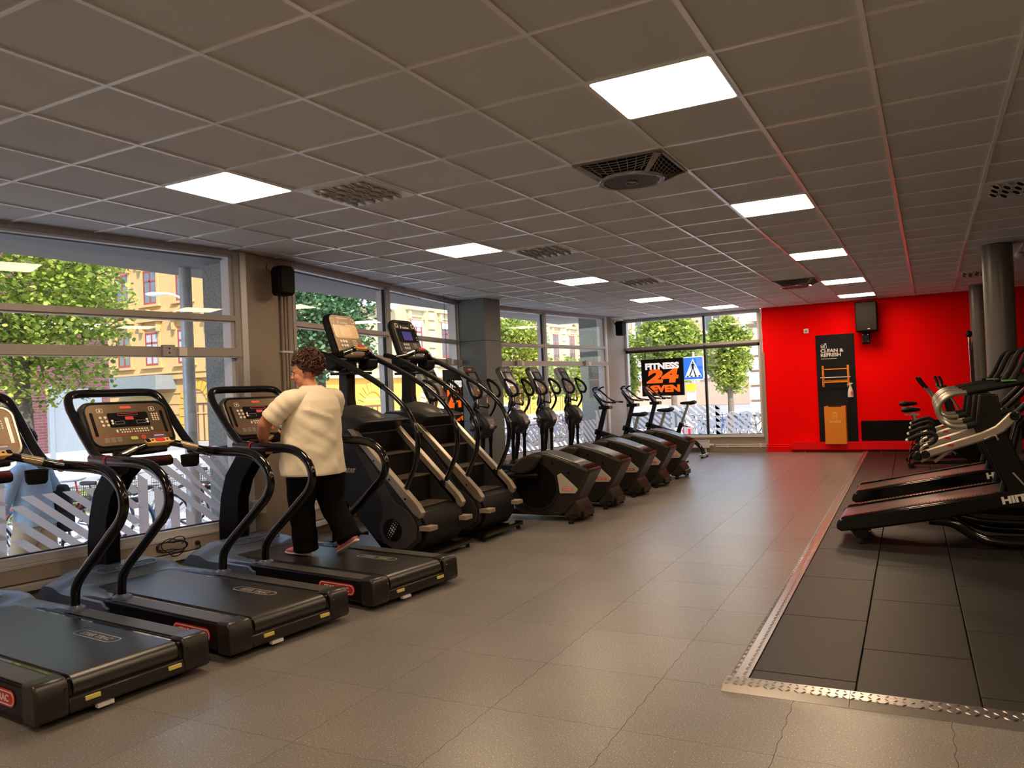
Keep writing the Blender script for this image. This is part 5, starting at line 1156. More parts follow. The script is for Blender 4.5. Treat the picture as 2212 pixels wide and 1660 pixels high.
    for y in (0.05, W - 0.05):
        MB().tube([(0.46, y, 0.40), (0.60, y, 1.0), (1.0, y, 1.42)], 0.025, 10).build('console_strut', 'black_satin', t)
        MB().tube(smooth_path([(-0.05, y, 0.22), (0.12, y, 0.20), (0.28, y, 0.10), (0.42, y, 0.06), (0.7, y, 0.055), (1.25, y, 0.055)], 6), 0.04, 12).build('base_tube', 'black_gloss', t)
        MB().tube(smooth_path([(0.15, y, 0.27), (0.24, y, 0.245), (0.35, y, 0.225), (0.6, y, 0.22), (1.1, y, 0.22)], 5), 0.022, 10).build('brace_tube', 'black_gloss', t)
        MB().prism([(-0.66, 0.12), (-0.50, 0.14), (-0.52, 0.045), (-0.60, 0.045)], y - 0.02, y + 0.02, 'xz').build('rear_leg', 'black_satin', t, bevel=0.006)
        MB().lathe([(0.035, 0.0), (0.037, 0.01), (0.014, 0.022), (0.012, 0.05)], 16, (-0.56, y, 0)).build('levelling_foot', 'black_rubber', t)
        MB().box(1.15, 1.25, y - 0.04, y + 0.04, 0.0, 0.06).build('front_foot', 'black_rubber', t, smooth=False)
    return t
h1 = make_incline()
place(copy_tree(h1), (-0.01, 8.86, 0.021), 0.01, 'incline treadmill farther from the camera on the black floor')
place(h1, (0, 7.20, 0.021), 0.01, 'incline treadmill nearest the camera on the black floor')
# ---- air bikes behind them
def make_air_bike(sz):
    t = thing('air_bike', cat='exercise bike', group='air bikes by the red wall')
    MB().box(-0.06, 0.02, -0.24, 0.24, 0.03, 0.085).build('rear_stabiliser', 'black_satin', t, smooth=False, bevel=0.012)
    MB().box(1.12, 1.2, -0.26, 0.26, 0.03, 0.085).build('front_stabiliser', 'black_satin', t, smooth=False, bevel=0.012)
    for x in (-0.02, 1.16):
        for y in (-0.22, 0.22): MB().cyl((x, y, 0), (x, y, 0.035), 0.025, 10).build('foot', 'black_rubber', t)
    MB().beam((-0.02, 0, 0.06), (1.16, 0, 0.09), 0.05, 0.05).build('base_beam', 'black_satin', t, smooth=False, bevel=0.006)
    for y in (-0.05, 0.05):
        MB().beam((0.12, y, 0.08), (0.42, y, 0.30), 0.02, 0.035).build('frame_strut', 'silver_tube', t, smooth=False); MB().beam((0.30, y, 0.08), (0.62, y, 0.34), 0.02, 0.035).build('frame_strut', 'silver_tube', t, smooth=False)
    MB().beam((0.30, 0, 0.20), (0.06, 0, sz - 0.16), 0.045, 0.06, (1, 0, 0)).build('seat_tube', 'black_satin', t, smooth=False, bevel=0.006)
    MB().beam((0.09, 0, sz - 0.24), (0.035, 0, sz - 0.04), 0.03, 0.04, (1, 0, 0)).build('seat_post', 'silver_tube', t, smooth=False)
    MB().box(-0.08, 0.13, -0.03, 0.03, sz - 0.085, sz - 0.06).build('seat_slide', 'silver_tube', t, smooth=False)
    rings = []
    for u, wd, h in ((-0.12, 0.08, 0.03), (-0.09, 0.11, 0.042), (-0.03, 0.105, 0.045), (0.04, 0.06, 0.036), (0.10, 0.035, 0.028), (0.14, 0.022, 0.018)):
        rings.append([(u, wd*math.cos(a), sz + h*math.sin(a)) for a in [2*PI*k/14 for k in range(14)]])
    MB().loft(rings).build('saddle', 'black_rubber', t)
    fw = MB().prism([(0.85 + a, b + 0.45) for a, b in circ(0.34, 36)], -0.10, 0.10, 'xz').build('fan_cage', 'vent_dark', t, bevel=0.03)
    for k in range(16):
        a = 2*PI*k/16
        MB().beam((0.85 + 0.06*math.cos(a), -0.105, 0.45 + 0.06*math.sin(a)), (0.85 + 0.33*math.cos(a), -0.105, 0.45 + 0.33*math.sin(a)), 0.006, 0.006).build('cage_wire', 'black_gloss', fw, smooth=False)
    MB().ring([(0.85 + a, b + 0.45) for a, b in circ(0.35, 36)], [(0.85 + a, b + 0.45) for a, b in circ(0.325, 36)], -0.11, 0.11, 'xz').build('cage_rim', 'black_gloss', fw)
    MB().beam((0.62, 0, 0.55), (0.52, 0, 1.10), 0.05, 0.06, (1, 0, 0)).build('front_mast', 'black_satin', t, smooth=False, bevel=0.008)
    MB().box(0.46, 0.50, -0.10, 0.10, 1.10, 1.24).build('console', 'console_dark', t, smooth=False, bevel=0.01)
    for sg in (-1, 1):
        off = 0.10*sg
        h = MB().tube(smooth_path([(0.62, sg*0.22, 0.42), (0.56 - off, sg*0.24, 0.80), (0.42 - off, sg*0.25, 1.10), (0.34 - off, sg*0.24, 1.20), (0.30 - off*1.3, sg*0.22, 1.30), (0.28 - off*1.3, sg*0.20, 1.36)], 5), 0.017, 10).build('swing_handle', 'silver_tube', t)
        MB().tube(smooth_path([(0.34 - off, sg*0.24, 1.20), (0.30 - off*1.3, sg*0.22, 1.30), (0.27 - off*1.3, sg*0.20, 1.37)], 4), 0.021, 10).build('foam_grip', 'black_rubber', h)
        cr = MB().beam((0.48, sg*0.10, 0.30), (0.48 + sg*0.11, sg*0.12, 0.30 - sg*0.12), 0.02, 0.03, (1, 0, 0.3)).build('crank', 'silver_tube', t, smooth=False)
        MB().box(0.42 + sg*0.11, 0.54 + sg*0.11, min(sg*0.13, sg*0.23), max(sg*0.13, sg*0.23), 0.285 - sg*0.12, 0.315 - sg*0.12).build('pedal', 'black_rubber', cr, smooth=False)
    return t
ab = make_air_bike(0.875)
place(make_air_bike(0.94), (-0.33, 14.25, 0.021), 0, 'air bike with the higher saddle in front of the red wall')
place(ab, (-0.28, 13.4, 0.021), 0, 'air bike with the lower saddle in front of the red wall')
t = thing('exercise_bar_rack', (0.63, 15.0, 0), label='dark poles leaning against the far column', cat='exercise bar')
for k in range(3):
    MB().tube([(0.0 + 0.02*k, -0.05, 0.0), (-0.03 + 0.025*k, 0.04, 2.05 - 0.06*k)], 0.011, 8).build('pole', 'black_gloss' if k else 'chrome', t)
MB().ell((-0.02, 0.04, 2.07), (0.05, 0.04, 0.06), 12, 8).build('pole_hook', 'black_rubber', t)
# ================================================================== people
mat('skin_fair', (0.62, 0.27, 0.15), 0.5, var=0.06, scale=12); mat('skin_dark', (0.16, 0.075, 0.045), 0.5, var=0.06, scale=12)
mat('shirt_cream', (0.92, 0.83, 0.64), 0.8, var=0.03, scale=60, bump=0.05); mat('trousers_black', (0.0045, 0.004, 0.004), 0.85, var=0.2, scale=60, spec=0.1)
mat('hair_brown', (0.075, 0.026, 0.012), 0.5, var=0.4, scale=40); mat('hair_black', (0.010, 0.008, 0.007), 0.6)
mat('shoe_pink', (0.70, 0.22, 0.26), 0.7, var=0.1, scale=50); mat('shoe_sole', (0.85, 0.66, 0.58), 0.6); mat('shoe_dark', (0.02, 0.02, 0.022), 0.6)
mat('shirt_blue', (0.42, 0.56, 0.70), 0.85, var=0.05, scale=30); mat('trousers_beige', (0.62, 0.47, 0.28), 0.85, var=0.06, scale=30); mat('jacket_navy', (0.02, 0.024, 0.035), 0.8)
mat('eye_white', (0.8, 0.78, 0.75), 0.3); mat('eye_dark', (0.02, 0.012, 0.008), 0.2); mat('lip', (0.42, 0.12, 0.09), 0.5); mat('brow', (0.04, 0.018, 0.01), 0.7)
def limb(mb, pts, rad, n=14, sub=5):
    P = smooth_path(pts, sub); R = []
    for i in range(len(rad) - 1):
        for k in range(sub): R.append(rad[i] + (rad[i+1] - rad[i])*k/sub)
    R.append(rad[-1]); mb.tube(P, R, n); mb.ell(P[0], (R[0],)*3, 12, 8); mb.ell(P[-1], (R[-1],)*3, 12, 8)
def hand(mb, wrist, d, up, side, curl=0.5, s=1.0):
    """palm plus five separate bent fingers; d = pointing direction, up = back of the hand, side +1/-1 = thumb side"""
    d = Vector(d).normalized(); up = Vector(up); up = (up - d*up.dot(d)).normalized(); sd = d.cross(up)*side
    w = Vector(wrist)
    def pt(a, b, c): return w + d*(a*s) + sd*(b*s) + up*(c*s)
    for b in (-0.026, -0.009, 0.009, 0.026): mb.tube([pt(0.0, b*0.7, 0), pt(0.04, b, 0.004), pt(0.085, b*1.05, 0.0)], [0.016*s, 0.017*s, 0.0125*s], 10)
    for b, ln in ((0.030, 0.066), (0.010, 0.074), (-0.010, 0.069), (-0.029, 0.054)):
        p = [pt(0.082, b, 0)]; a = 0.0
        for q, fr in enumerate((0.42, 0.32, 0.26)):
            a += curl*(0.55 if q == 0 else 0.8); l = ln*fr
            p.append(p[-1] + d*(l*s*math.cos(a)) - up*(l*s*math.sin(a)))
        mb.tube(p, [0.0092*s, 0.0088*s, 0.0082*s, 0.0068*s], 8); mb.ell(p[-1], (0.0068*s,)*3, 8, 6)
    p = [pt(0.022, 0.022, -0.004), pt(0.05, 0.045, -0.014), pt(0.075, 0.055, -0.024 - 0.015*curl), pt(0.098, 0.050, -0.030 - 0.03*curl)]
    mb.tube(p, [0.0135*s, 0.0115*s, 0.0095*s, 0.008*s], 8); mb.ell(p[-1], (0.008*s,)*3, 8, 6)
def head_shape(mb, M):
    old = mb.M; mb.M = M                       # local: -x is the face direction
    mb.ell((0.015, 0, 0.02), (0.095, 0.076, 0.100), 22, 16); mb.ell((-0.02, 0, -0.045), (0.070, 0.060, 0.075), 20, 14)      # skull, jaw
    mb.ell((-0.055, 0, -0.095), (0.026, 0.026, 0.022), 14, 10)                                                         # chin
    mb.tube([(-0.083, 0, 0.018), (-0.096, 0, -0.008), (-0.108, 0, -0.026), (-0.096, 0, -0.036)], [0.010, 0.011, 0.0135, 0.010], 10)   # nose
    for s in (-1, 1):
        mb.ell((-0.098, s*0.011, -0.029), (0.009, 0.008, 0.007), 8, 6)
        mb.ell((-0.055, s*0.038, -0.028), (0.028, 0.026, 0.026), 12, 8)                                                # cheeks
        mb.ell((-0.072, s*0.030, 0.022), (0.016, 0.024, 0.009), 10, 8)                                                 # brow ridge
        mb.ell((0.008, s*0.078, -0.012), (0.018, 0.008, 0.030), 12, 8)                                                 # ears
        mb.ell((0.004, s*0.080, -0.034), (0.009, 0.007, 0.010), 8, 6)
    mb.M = old
def face_parts(M, parent, iris='eye_dark'):
    for s in (-1, 1):
        m = MB(); m.M = M; m.ell((-0.082, s*0.030, 0.005), (0.009, 0.013, 0.0085), 12, 8); e = m.build('eye', 'eye_white', parent)
        m = MB(); m.M = M; m.ell((-0.0895, s*0.031, 0.005), (0.003, 0.0055, 0.0055), 10, 6); m.build('iris', iris, e)
        m = MB(); m.M = M; m.tube([(-0.088, s*0.014, 0.025), (-0.090, s*0.032, 0.031), (-0.078, s*0.050, 0.025)], 0.004, 6); m.build('eyebrow', 'brow', parent)
    m = MB(); m.M = M; m.ell((-0.089, 0, -0.060), (0.007, 0.022, 0.006), 12, 6); m.ell((-0.088, 0, -0.069), (0.008, 0.019, 0.006), 12, 6); m.build('lips', 'lip', parent)
def curls(M, cen, rad, n, test, r0=0.017, seed=3, material='hair_brown', parent=None):
    rnd = random.Random(seed); mb = MB(); mb.M = M
    mb.ell(cen, [q*0.90 for q in rad], 24, 16)
    for k in range(n):
        z = 1 - 2*(k + 0.5)/n; a = k*2.39996; q = math.sqrt(1 - z*z)
        d = Vector((q*math.cos(a), q*math.sin(a), z))
        if not test(d): continue
        p = Vector((cen[0] + d.x*rad[0]*0.93, cen[1] + d.y*rad[1]*0.93, cen[2] + d.z*rad[2]*0.93))
        t1 = d.cross(Vector((rnd.uniform(-1, 1), rnd.uniform(-1, 1), rnd.uniform(-1, 1)))).normalized(); t2 = d.cross(t1)
        rr = r0*rnd.uniform(0.7, 1.2); ph = rnd.uniform(0, 6.28); pts = []
        for i in range(12):
            b = ph + i*0.75; h = 0.002*i - 0.004
            pts.append(p + t1*(rr*math.cos(b)) + d*(rr*0.75*math.sin(b) + h) + t2*(0.0035*(i - 6)))
        mb.tube(pts, [0.0035] + [0.0052]*10 + [0.003], 5)
    return mb.build('hair', material, parent, kind='stuff')
def garment(rings, n=36, fold=None, name='shirt', material=None, parent=None, cap=False, sub=1):
    """rings of (z, cx, cy, half depth, half width); fold(z, angle) pushes the cloth out"""
    R = []
    for (z, cx, cy, b, a) in rings:
        ring = []
        for k in range(n):
            th = 2*PI*k/n; f = fold(z, th) if fold else 0
            ring.append((cx + (b + f)*math.cos(th), cy + (a + f)*math.sin(th), z))
        R.append(ring)
    return MB().loft(R, cap).build(name, material, parent, sub=sub)
def interp(rings, m):
    out = []
    for i in range(len(rings) - 1):
        for k in range(m): out.append(tuple(rings[i][q] + (rings[i+1][q] - rings[i][q])*k/m for q in range(len(rings[i]))))
    out.append(rings[-1]); return out
def remesh(o, vox):
    m = o.modifiers.new('one_skin', 'REMESH'); m.mode = 'VOXEL'; m.voxel_size = vox; m.use_smooth_shade = True
    s = o.modifiers.new('smooth', 'SMOOTH'); s.factor = 0.5; s.iterations = 3
    return o
def shoe(pts_heel, pts_toe, pitch, parent, upper, sole, wd=0.045):
    h = Vector(pts_heel); d = Vector(pts_toe) - h; L = d.length; d.normalize(); sd = Vector((-d.y, d.x, 0)).normalized(); up = d.cross(-sd); up = up if up.z > 0 else -up
    def rings(prof):
        R = []
        for u, w_, z0, z1 in prof:
            c = h + d*(u*L)
            R.append([c + sd*(w_*math.cos(a)) + up*(z0 + (z1 - z0)*(0.5 + 0.5*math.sin(a))) for a in [2*PI*k/16 for k in range(16)]])
        return R
    u_ = MB().loft(rings([(-0.01, 0.020, 0.02, 0.06), (0.03, 0.034, 0.015, 0.085), (0.20, 0.038, 0.015, 0.095), (0.38, 0.040, 0.015, 0.088), (0.60, 0.046, 0.015, 0.068), (0.80, 0.046, 0.015, 0.055), (0.95, 0.034, 0.015, 0.042), (1.01, 0.014, 0.016, 0.030)])).build('shoe', upper, parent, sub=1)
    MB().loft(rings([(-0.03, 0.018, 0.0, 0.024), (0.02, 0.036, 0.0, 0.026), (0.25, 0.040, 0.0, 0.024), (0.55, 0.046, 0.0, 0.022), (0.82, 0.048, 0.0, 0.024), (0.98, 0.034, 0.004, 0.026), (1.04, 0.014, 0.008, 0.026)])).build('sole', sole, u_, sub=1)

# ---- woman walking on the third treadmill (local: faces -x, her left is -y)
wm = thing('person', (-4.335, 4.715, 0.206), -math.radians(6), label='person in a cream T-shirt and black trousers walking on a treadmill', cat='person')
b = MB()
limb(b, [(0.0, 0, 0.80), (-0.03, 0, 0.95), (-0.03, 0, 1.10), (0.0, 0, 1.22), (0.01, 0, 1.30)], [0.19, 0.205, 0.19, 0.16, 0.11], 20)
limb(b, [(0.01, 0, 1.28), (-0.01, 0, 1.36), (-0.045, 0, 1.44)], [0.075, 0.062, 0.058])
for s in (-1, 1): b.ell((0.005, s*0.16, 1.285), (0.085, 0.075, 0.07), 14, 10)
HM = Matrix.Translation((-0.075, -0.012, 1.515)) @ Matrix.Rotation(math.radians(36), 4, 'Z') @ Matrix.Rotation(math.radians(-12), 4, 'Y')
head_shape(b, HM)
limb(b, [(0.0, -0.205, 1.285), (-0.10, -0.30, 1.19), (-0.165, -0.345, 1.105)], [0.072, 0.064, 0.052]); limb(b, [(-0.165, -0.345, 1.105), (-0.225, -0.315, 1.02), (-0.275, -0.268, 0.965)], [0.053, 0.049, 0.031])
hand(b, (-0.275, -0.268, 0.965), (-0.30, 0.30, -0.55), (-0.75, -0.25, 0.45), 1, 0.85)
limb(b, [(0.0, 0.205, 1.285), (-0.12, 0.30, 1.16), (-0.20, 0.33, 1.07)], [0.072, 0.064, 0.052]); limb(b, [(-0.20, 0.33, 1.07), (-0.31, 0.29, 1.12), (-0.385, 0.245, 1.155)], [0.053, 0.047, 0.031])
hand(b, (-0.385, 0.245, 1.155), (-0.85, -0.35, 0.25), (0.2, 0.1, 1.0), -1, 0.35)
for s, k, a in ((-1, (-0.10, -0.085, 0.42), (-0.095, -0.055, 0.07)), (1, (0.06, 0.105, 0.42), (0.245, 0.12, 0.15))):
    limb(b, [(0.0, s*0.09, 0.80), ((k[0])*0.6, k[1], 0.60), k, ((k[0]+a[0])/2 + 0.01, (k[1]+a[1])/2, (k[2]+a[2])/2), a], [0.125, 0.105, 0.070, 0.062, 0.042])
body = remesh(b.build('body', 'skin_fair', wm), 0.0055)
face_parts(HM, wm)
MH = HM
curls(MH, (0.052, 0.0, 0.060), (0.115, 0.116, 0.108), 620, lambda d: not (d.x < -0.30 and d.z < 0.30) and not (d.z < -0.55 and d.x < 0.35), 0.019, 3, 'hair_brown', wm)
rn = random.Random(5); ph = [rn.uniform(0, 6.28) for _ in range(12)]
RIDGES = [((-1.3, 1.17), (-0.2, 1.03)), ((-1.2, 1.12), (0.2, 0.94)), ((-1.25, 1.07), (-0.1, 0.88)), ((-1.4, 1.0), (-0.4, 0.91)), ((-1.5, 0.95), (-0.3, 0.85)), ((-0.9, 1.21), (0.1, 1.12)), ((0.5, 1.15), (0.1, 0.95)), ((0.75, 1.06), (0.3, 0.80)),
          ((-1.8, 0.95), (-1.0, 0.87)), ((-2.2, 1.05), (-1.3, 0.93)), ((-0.6, 0.85), (0.4, 0.80)), ((-1.2, 0.82), (-0.85, 0.67)), ((0.0, 0.78), (0.2, 0.66)), ((-0.5, 0.79), (-0.4, 0.66)), ((-1.75, 0.80), (-1.6, 0.66)), ((-2.4, 0.85), (-2.2, 0.66)), ((0.7, 0.80), (0.8, 0.66)), ((-0.75, 1.28), (-0.65, 1.14)), ((1.3, 1.1), (1.0, 0.9))]
def fold_shirt(z, th):
    if th > PI: th -= 2*PI
    f = 0.0035*math.sin(5*th - 30*z + ph[1])*max(0.0, min(1.0, (1.27 - z)/0.45))
    p = Vector((th*0.24, z))
    for k, (a_, b_) in enumerate(RIDGES):
        A = Vector((a_[0]*0.24, a_[1])); B = Vector((b_[0]*0.24, b_[1])); d = B - A; u = max(0.0, min(1.0, (p - A).dot(d)/d.length_squared))
        f += (0.012 + 0.005*math.sin(k*1.7))*math.exp(-((p - A - d*u).length/0.017)**2)*(0.35 + 0.65*math.sin(PI*min(0.85, 0.1 + u*0.8)))
    return f
garment(interp([(0.672, -0.03, 0, 0.238, 0.250), (0.685, -0.03, 0, 0.242, 0.254), (0.80, -0.035, 0, 0.240, 0.250), (0.95, -0.035, 0, 0.232, 0.245), (1.10, -0.02, 0, 0.212, 0.240), (1.20, 0.0, 0, 0.188, 0.236), (1.28, 0.005, 0, 0.155, 0.222), (1.335, 0.005, 0, 0.118, 0.180), (1.375, 0.0, 0, 0.090, 0.120), (1.395, -0.008, 0, 0.078, 0.084), (1.40, -0.008, 0, 0.074, 0.079)], 5), 72, fold_shirt, 'shirt', 'shirt_cream', wm)
def sleeve(pts, rad, name='sleeve', material='shirt_cream', parent=wm, seed=1, amp=0.004):
    P = smooth_path(pts, 6); m = len(P); R = []
    for i in range(m):
        u = i/(m-1)*(len(rad)-1); k = min(int(u), len(rad)-2); R.append(rad[k] + (rad[k+1]-rad[k])*(u-k) + amp*math.sin(i*1.9 + seed))
    mb = MB(); mb.tube(P, R, 20); mb.f = mb.f[:-2]
    return mb.build(name, material, parent, sub=1)
sleeve([(0.03, -0.10, 1.315), (0.0, -0.215, 1.285), (-0.055, -0.27, 1.225), (-0.125, -0.325, 1.135)], [0.060, 0.092, 0.088, 0.083], seed=1)
sleeve([(0.03, 0.10, 1.315), (0.0, 0.215, 1.285), (-0.06, 0.265, 1.215), (-0.135, 0.31, 1.125)], [0.060, 0.092, 0.088, 0.083], seed=4)
def trouser(hip, knee, ankle, seed):
    mid = ((knee[0]+ankle[0])/2, (knee[1]+ankle[1])/2, (knee[2]+ankle[2])/2)
    P = smooth_path([hip, ((hip[0]+knee[0])/2, (hip[1]+knee[1])/2, (hip[2]+knee[2])/2), knee, mid, ankle], 6); m = len(P)
    rad = [0.150, 0.136, 0.104, 0.098, 0.102]; R = []
    for i in range(m):
        u = i/(m-1)*4; k = min(int(u), 3); R.append(rad[k] + (rad[k+1]-rad[k])*(u-k) + 0.0045*math.sin(i*1.3 + seed)*(i/m))
    mb = MB(); mb.tube(P, R, 22); return mb.build('trouser_leg', 'trousers_black', wm, sub=1)
trouser((0.0, -0.10, 0.80), (-0.085, -0.085, 0.43), (-0.085, -0.055, 0.03), 1); trouser((0.01, 0.10, 0.80), (0.055, 0.105, 0.42), (0.235, 0.12, 0.115), 2)
MB().ell((0.0, 0, 0.78), (0.195, 0.225, 0.17), 24, 14).build('trouser_seat', 'trousers_black', wm)
shoe((-0.055, -0.05, 0.0), (-0.315, -0.055, 0.0), 0, wm, 'shoe_pink', 'shoe_sole')
shoe((0.315, 0.12, 0.115), (0.105, 0.115, -0.002), 0, wm, 'shoe_pink', 'shoe_sole')
wm.scale = (1.0, 1.0, 0.965)

# ---- man passing outside the first window, dark jacket over his arm
G = -0.6
mn = thing('person', (-8.3, 4.80, G), math.radians(20), label='person in a pale blue shirt and beige trousers on the pavement outside', cat='person')
b = MB()
limb(b, [(0, 0, 0.95), (-0.02, 0, 1.15), (-0.04, 0, 1.38), (-0.05, 0, 1.47)], [0.15, 0.15, 0.15, 0.10], 18); limb(b, [(-0.05, 0, 1.46), (-0.07, 0, 1.56), (-0.09, 0, 1.62)], [0.07, 0.055, 0.052])
HM2 = Matrix.Translation((-0.115, 0, 1.705)) @ Matrix.Rotation(math.radians(-40), 4, 'Z'); head_shape(b, HM2)
for s, el, ha in ((-1, (-0.10, -0.28, 1.14), (-0.20, -0.26, 0.90)), (1, (0.06, 0.28, 1.14), (-0.04, 0.30, 0.90))):
    limb(b, [(-0.04, s*0.18, 1.43), ((-0.04+el[0])/2, (s*0.18+el[1])/2, 1.28), el], [0.062, 0.052, 0.045]); limb(b, [el, ((el[0]+ha[0])/2, (el[1]+ha[1])/2, 1.02), ha], [0.045, 0.040, 0.028]); hand(b, ha, (-0.1, 0, -1), (0, s, 0.1), -s, 0.5)
for s, k, a in ((-1, (-0.12, -0.10, 0.50), (-0.12, -0.10, 0.08)), (1, (0.04, 0.10, 0.50), (0.26, 0.10, 0.14))): limb(b, [(0, s*0.09, 0.92), (k[0]*0.5, s*0.10, 0.70), k, ((k[0]+a[0])/2, k[1], 0.29), a], [0.11, 0.09, 0.062, 0.055, 0.038])
remesh(b.build('body', 'skin_dark', mn), 0.007); face_parts(HM2, mn)
curls(HM2, (0.03, 0.0, 0.05), (0.125, 0.112, 0.112), 420, lambda d: not (d.x < -0.55 and d.z < 0.3) and not (d.z < -0.5), 0.015, 8, 'hair_black', mn)
garment(interp([(0.86, 0, 0, 0.185, 0.21), (1.0, -0.01, 0, 0.18, 0.205), (1.2, -0.03, 0, 0.17, 0.205), (1.38, -0.04, 0, 0.16, 0.205), (1.46, -0.05, 0, 0.115, 0.17), (1.52, -0.06, 0, 0.075, 0.09)], 3), 36, lambda z, th: 0.008*math.sin(4*th + 20*z) + 0.006*math.sin(7*th - 33*z), 'shirt', 'shirt_blue', mn)
sleeve([(-0.03, -0.10, 1.45), (-0.04, -0.19, 1.41), (-0.07, -0.24, 1.26), (-0.10, -0.28, 1.13), (-0.15, -0.27, 1.02)], [0.055, 0.080, 0.072, 0.066, 0.058], 'sleeve', 'shirt_blue', mn, 2); sleeve([(-0.03, 0.10, 1.45), (-0.04, 0.19, 1.41), (0.01, 0.24, 1.26), (0.06, 0.28, 1.13), (0.02, 0.29, 1.02)], [0.055, 0.080, 0.072, 0.066, 0.058], 'sleeve', 'shirt_blue', mn, 5)
for s, k, a in ((-1, (-0.11, -0.10, 0.50), (-0.12, -0.10, 0.07)), (1, (0.04, 0.10, 0.50), (0.245, 0.10, 0.13))):
    P = smooth_path([(0, s*0.09, 0.92), (k[0]*0.5, s*0.10, 0.70), k, ((k[0]+a[0])/2, k[1], (k[2]+a[2])/2), a], 5); mb = MB(); mb.tube(P, [0.135 - 0.055*i/(len(P)-1) + 0.004*math.sin(i*1.7) for i in range(len(P))], 18); mb.build('trouser_leg', 'trousers_beige', mn, sub=1)
MB().ell((0, 0, 0.92), (0.16, 0.19, 0.12), 20, 12).build('trouser_seat', 'trousers_beige', mn)
shoe((-0.09, -0.10, 0), (-0.36, -0.10, 0), 0, mn, 'shoe_dark', 'shoe_sole'); shoe((0.31, 0.10, 0.10), (0.09, 0.10, 0.0), 0, mn, 'shoe_dark', 'shoe_sole')
garment(interp([(0.72, 0.10, 0.30, 0.10, 0.06), (0.90, 0.09, 0.30, 0.13, 0.075), (1.10, 0.06, 0.28, 0.14, 0.085), (1.25, 0.05, 0.27, 0.11, 0.07)], 3), 24, lambda z, th: 0.012*math.sin(5*th + 9*z), 'jacket', 'jacket_navy', mn, True)
# ================================================================== the street outside
mat('paving', (0.70, 0.68, 0.65), 0.85, var=0.10, scale=3); mat('asphalt', (0.33, 0.32, 0.31), 0.9, var=0.12, scale=4); mat('kerb', (0.5, 0.49, 0.47), 0.85)
brick_mat('brick_red', (0.15, 0.045, 0.045), (0.10, 0.032, 0.038), (0.17, 0.12, 0.115), axis='yz', bw=0.34, bh=0.11)
mat('plaster_ochre', (0.60, 0.40, 0.17), 0.85, var=0.06, scale=1.5); mat('plaster_cream', (0.52, 0.41, 0.24), 0.85, var=0.06, scale=1.5); mat('plaster_yellow', (0.66, 0.40, 0.07), 0.85, var=0.05, scale=1.5); mat('stucco_pale', (0.58, 0.48, 0.31), 0.8, var=0.04, scale=2)
mat('plaster_pink', (0.48, 0.33, 0.25), 0.85, var=0.06, scale=1.5); mat('stone_band', (0.70, 0.62, 0.50), 0.85, var=0.06, scale=2)
mat('sash_red', (0.33, 0.045, 0.05), 0.5); mat('sash_white', (0.75, 0.73, 0.70), 0.5); mat('pane_dark', (0.10, 0.12, 0.13), 0.08, coat=0.5); mat('curtain', (0.45, 0.47, 0.48), 0.7)
mat('awning_white', (0.8, 0.8, 0.78), 0.8); mat('zinc', (0.26, 0.28, 0.28), 0.6, var=0.08, scale=4); mat('door_grey', (0.22, 0.25, 0.28), 0.6, var=0.05, scale=3); mat('door_brown', (0.20, 0.075, 0.04), 0.5)
mat('galvanised', (0.60, 0.63, 0.65), 0.45, metal=0.25, var=0.12, scale=14); mat('bark', (0.16, 0.12, 0.085), 0.9, var=0.3, scale=18, bump=0.6)
mat('sign_blue', (0.01, 0.13, 0.55), 0.4); mat('sign_yellow', (0.85, 0.62, 0.03), 0.4); mat('car_white', (0.80, 0.80, 0.81), 0.25, coat=0.6); mat('car_glass', (0.05, 0.06, 0.065), 0.08); mat('tail_red', (0.62, 0.02, 0.03), 0.25); mat('tyre', (0.02, 0.02, 0.02), 0.8); mat('rim', (0.5, 0.5, 0.52), 0.3, metal=0.8)
mat('bike_black', (0.02, 0.02, 0.022), 0.35); mat('bike_red', (0.28, 0.03, 0.03), 0.35); mat('bike_blue', (0.05, 0.10, 0.22), 0.35); mat('bike_white', (0.55, 0.55, 0.55), 0.35); mat('hedge_green', (0.16, 0.34, 0.04), 0.8); mat('banner_blue', (0.03, 0.07, 0.42), 0.5)
def leaf_mat(name, c1, c2, c3):
    m, n, b = new_mat(name); L = n.links.new
    g = n.nodes.new('ShaderNodeNewGeometry'); cr = n.nodes.new('ShaderNodeValToRGB'); e = cr.color_ramp.elements
    e[0].color = (*c1, 1); e[1].color = (*c3, 1); k = e.new(0.55); k.color = (*c2, 1)
    L(g.outputs['Random Per Island'], cr.inputs[0]); L(cr.outputs[0], b.inputs['Base Color']); b.inputs['Roughness'].default_value = 0.5
    tr = n.nodes.new('ShaderNodeBsdfTranslucent'); mx = n.nodes.new('ShaderNodeMixShader'); mx.inputs[0].default_value = 0.42
    L(cr.outputs[0], tr.inputs[0]); out = n.nodes.get('Material Output'); L(b.outputs[0], mx.inputs[1]); L(tr.outputs[0], mx.inputs[2]); L(mx.outputs[0], out.inputs[0])
leaf_mat('leaf_lime', (0.12, 0.20, 0.03), (0.34, 0.42, 0.06), (0.60, 0.60, 0.13)); leaf_mat('leaf_green', (0.05, 0.13, 0.06), (0.13, 0.26, 0.11), (0.30, 0.42, 0.20))
G = -0.6
S(MB().box(-120, 60, -30, 140, G - 0.5, G - 0.02), 'ground', 'asphalt', 'street', smooth=False)
S(MB().box(-12.4, -5.0, -12, 60, G - 0.02, G), 'pavement_near', 'paving', 'pale pavement outside the gym windows', smooth=False)
S(MB().box(-29.6, -22.5, -20, 100, G - 0.02, G + 0.02), 'pavement_opposite', 'paving', 'pavement across the street', smooth=False)
S(MB().box(-12.55, -12.4, -12, 60, G - 0.05, G + 0.01), 'kerb_near', 'kerb', smooth=False)
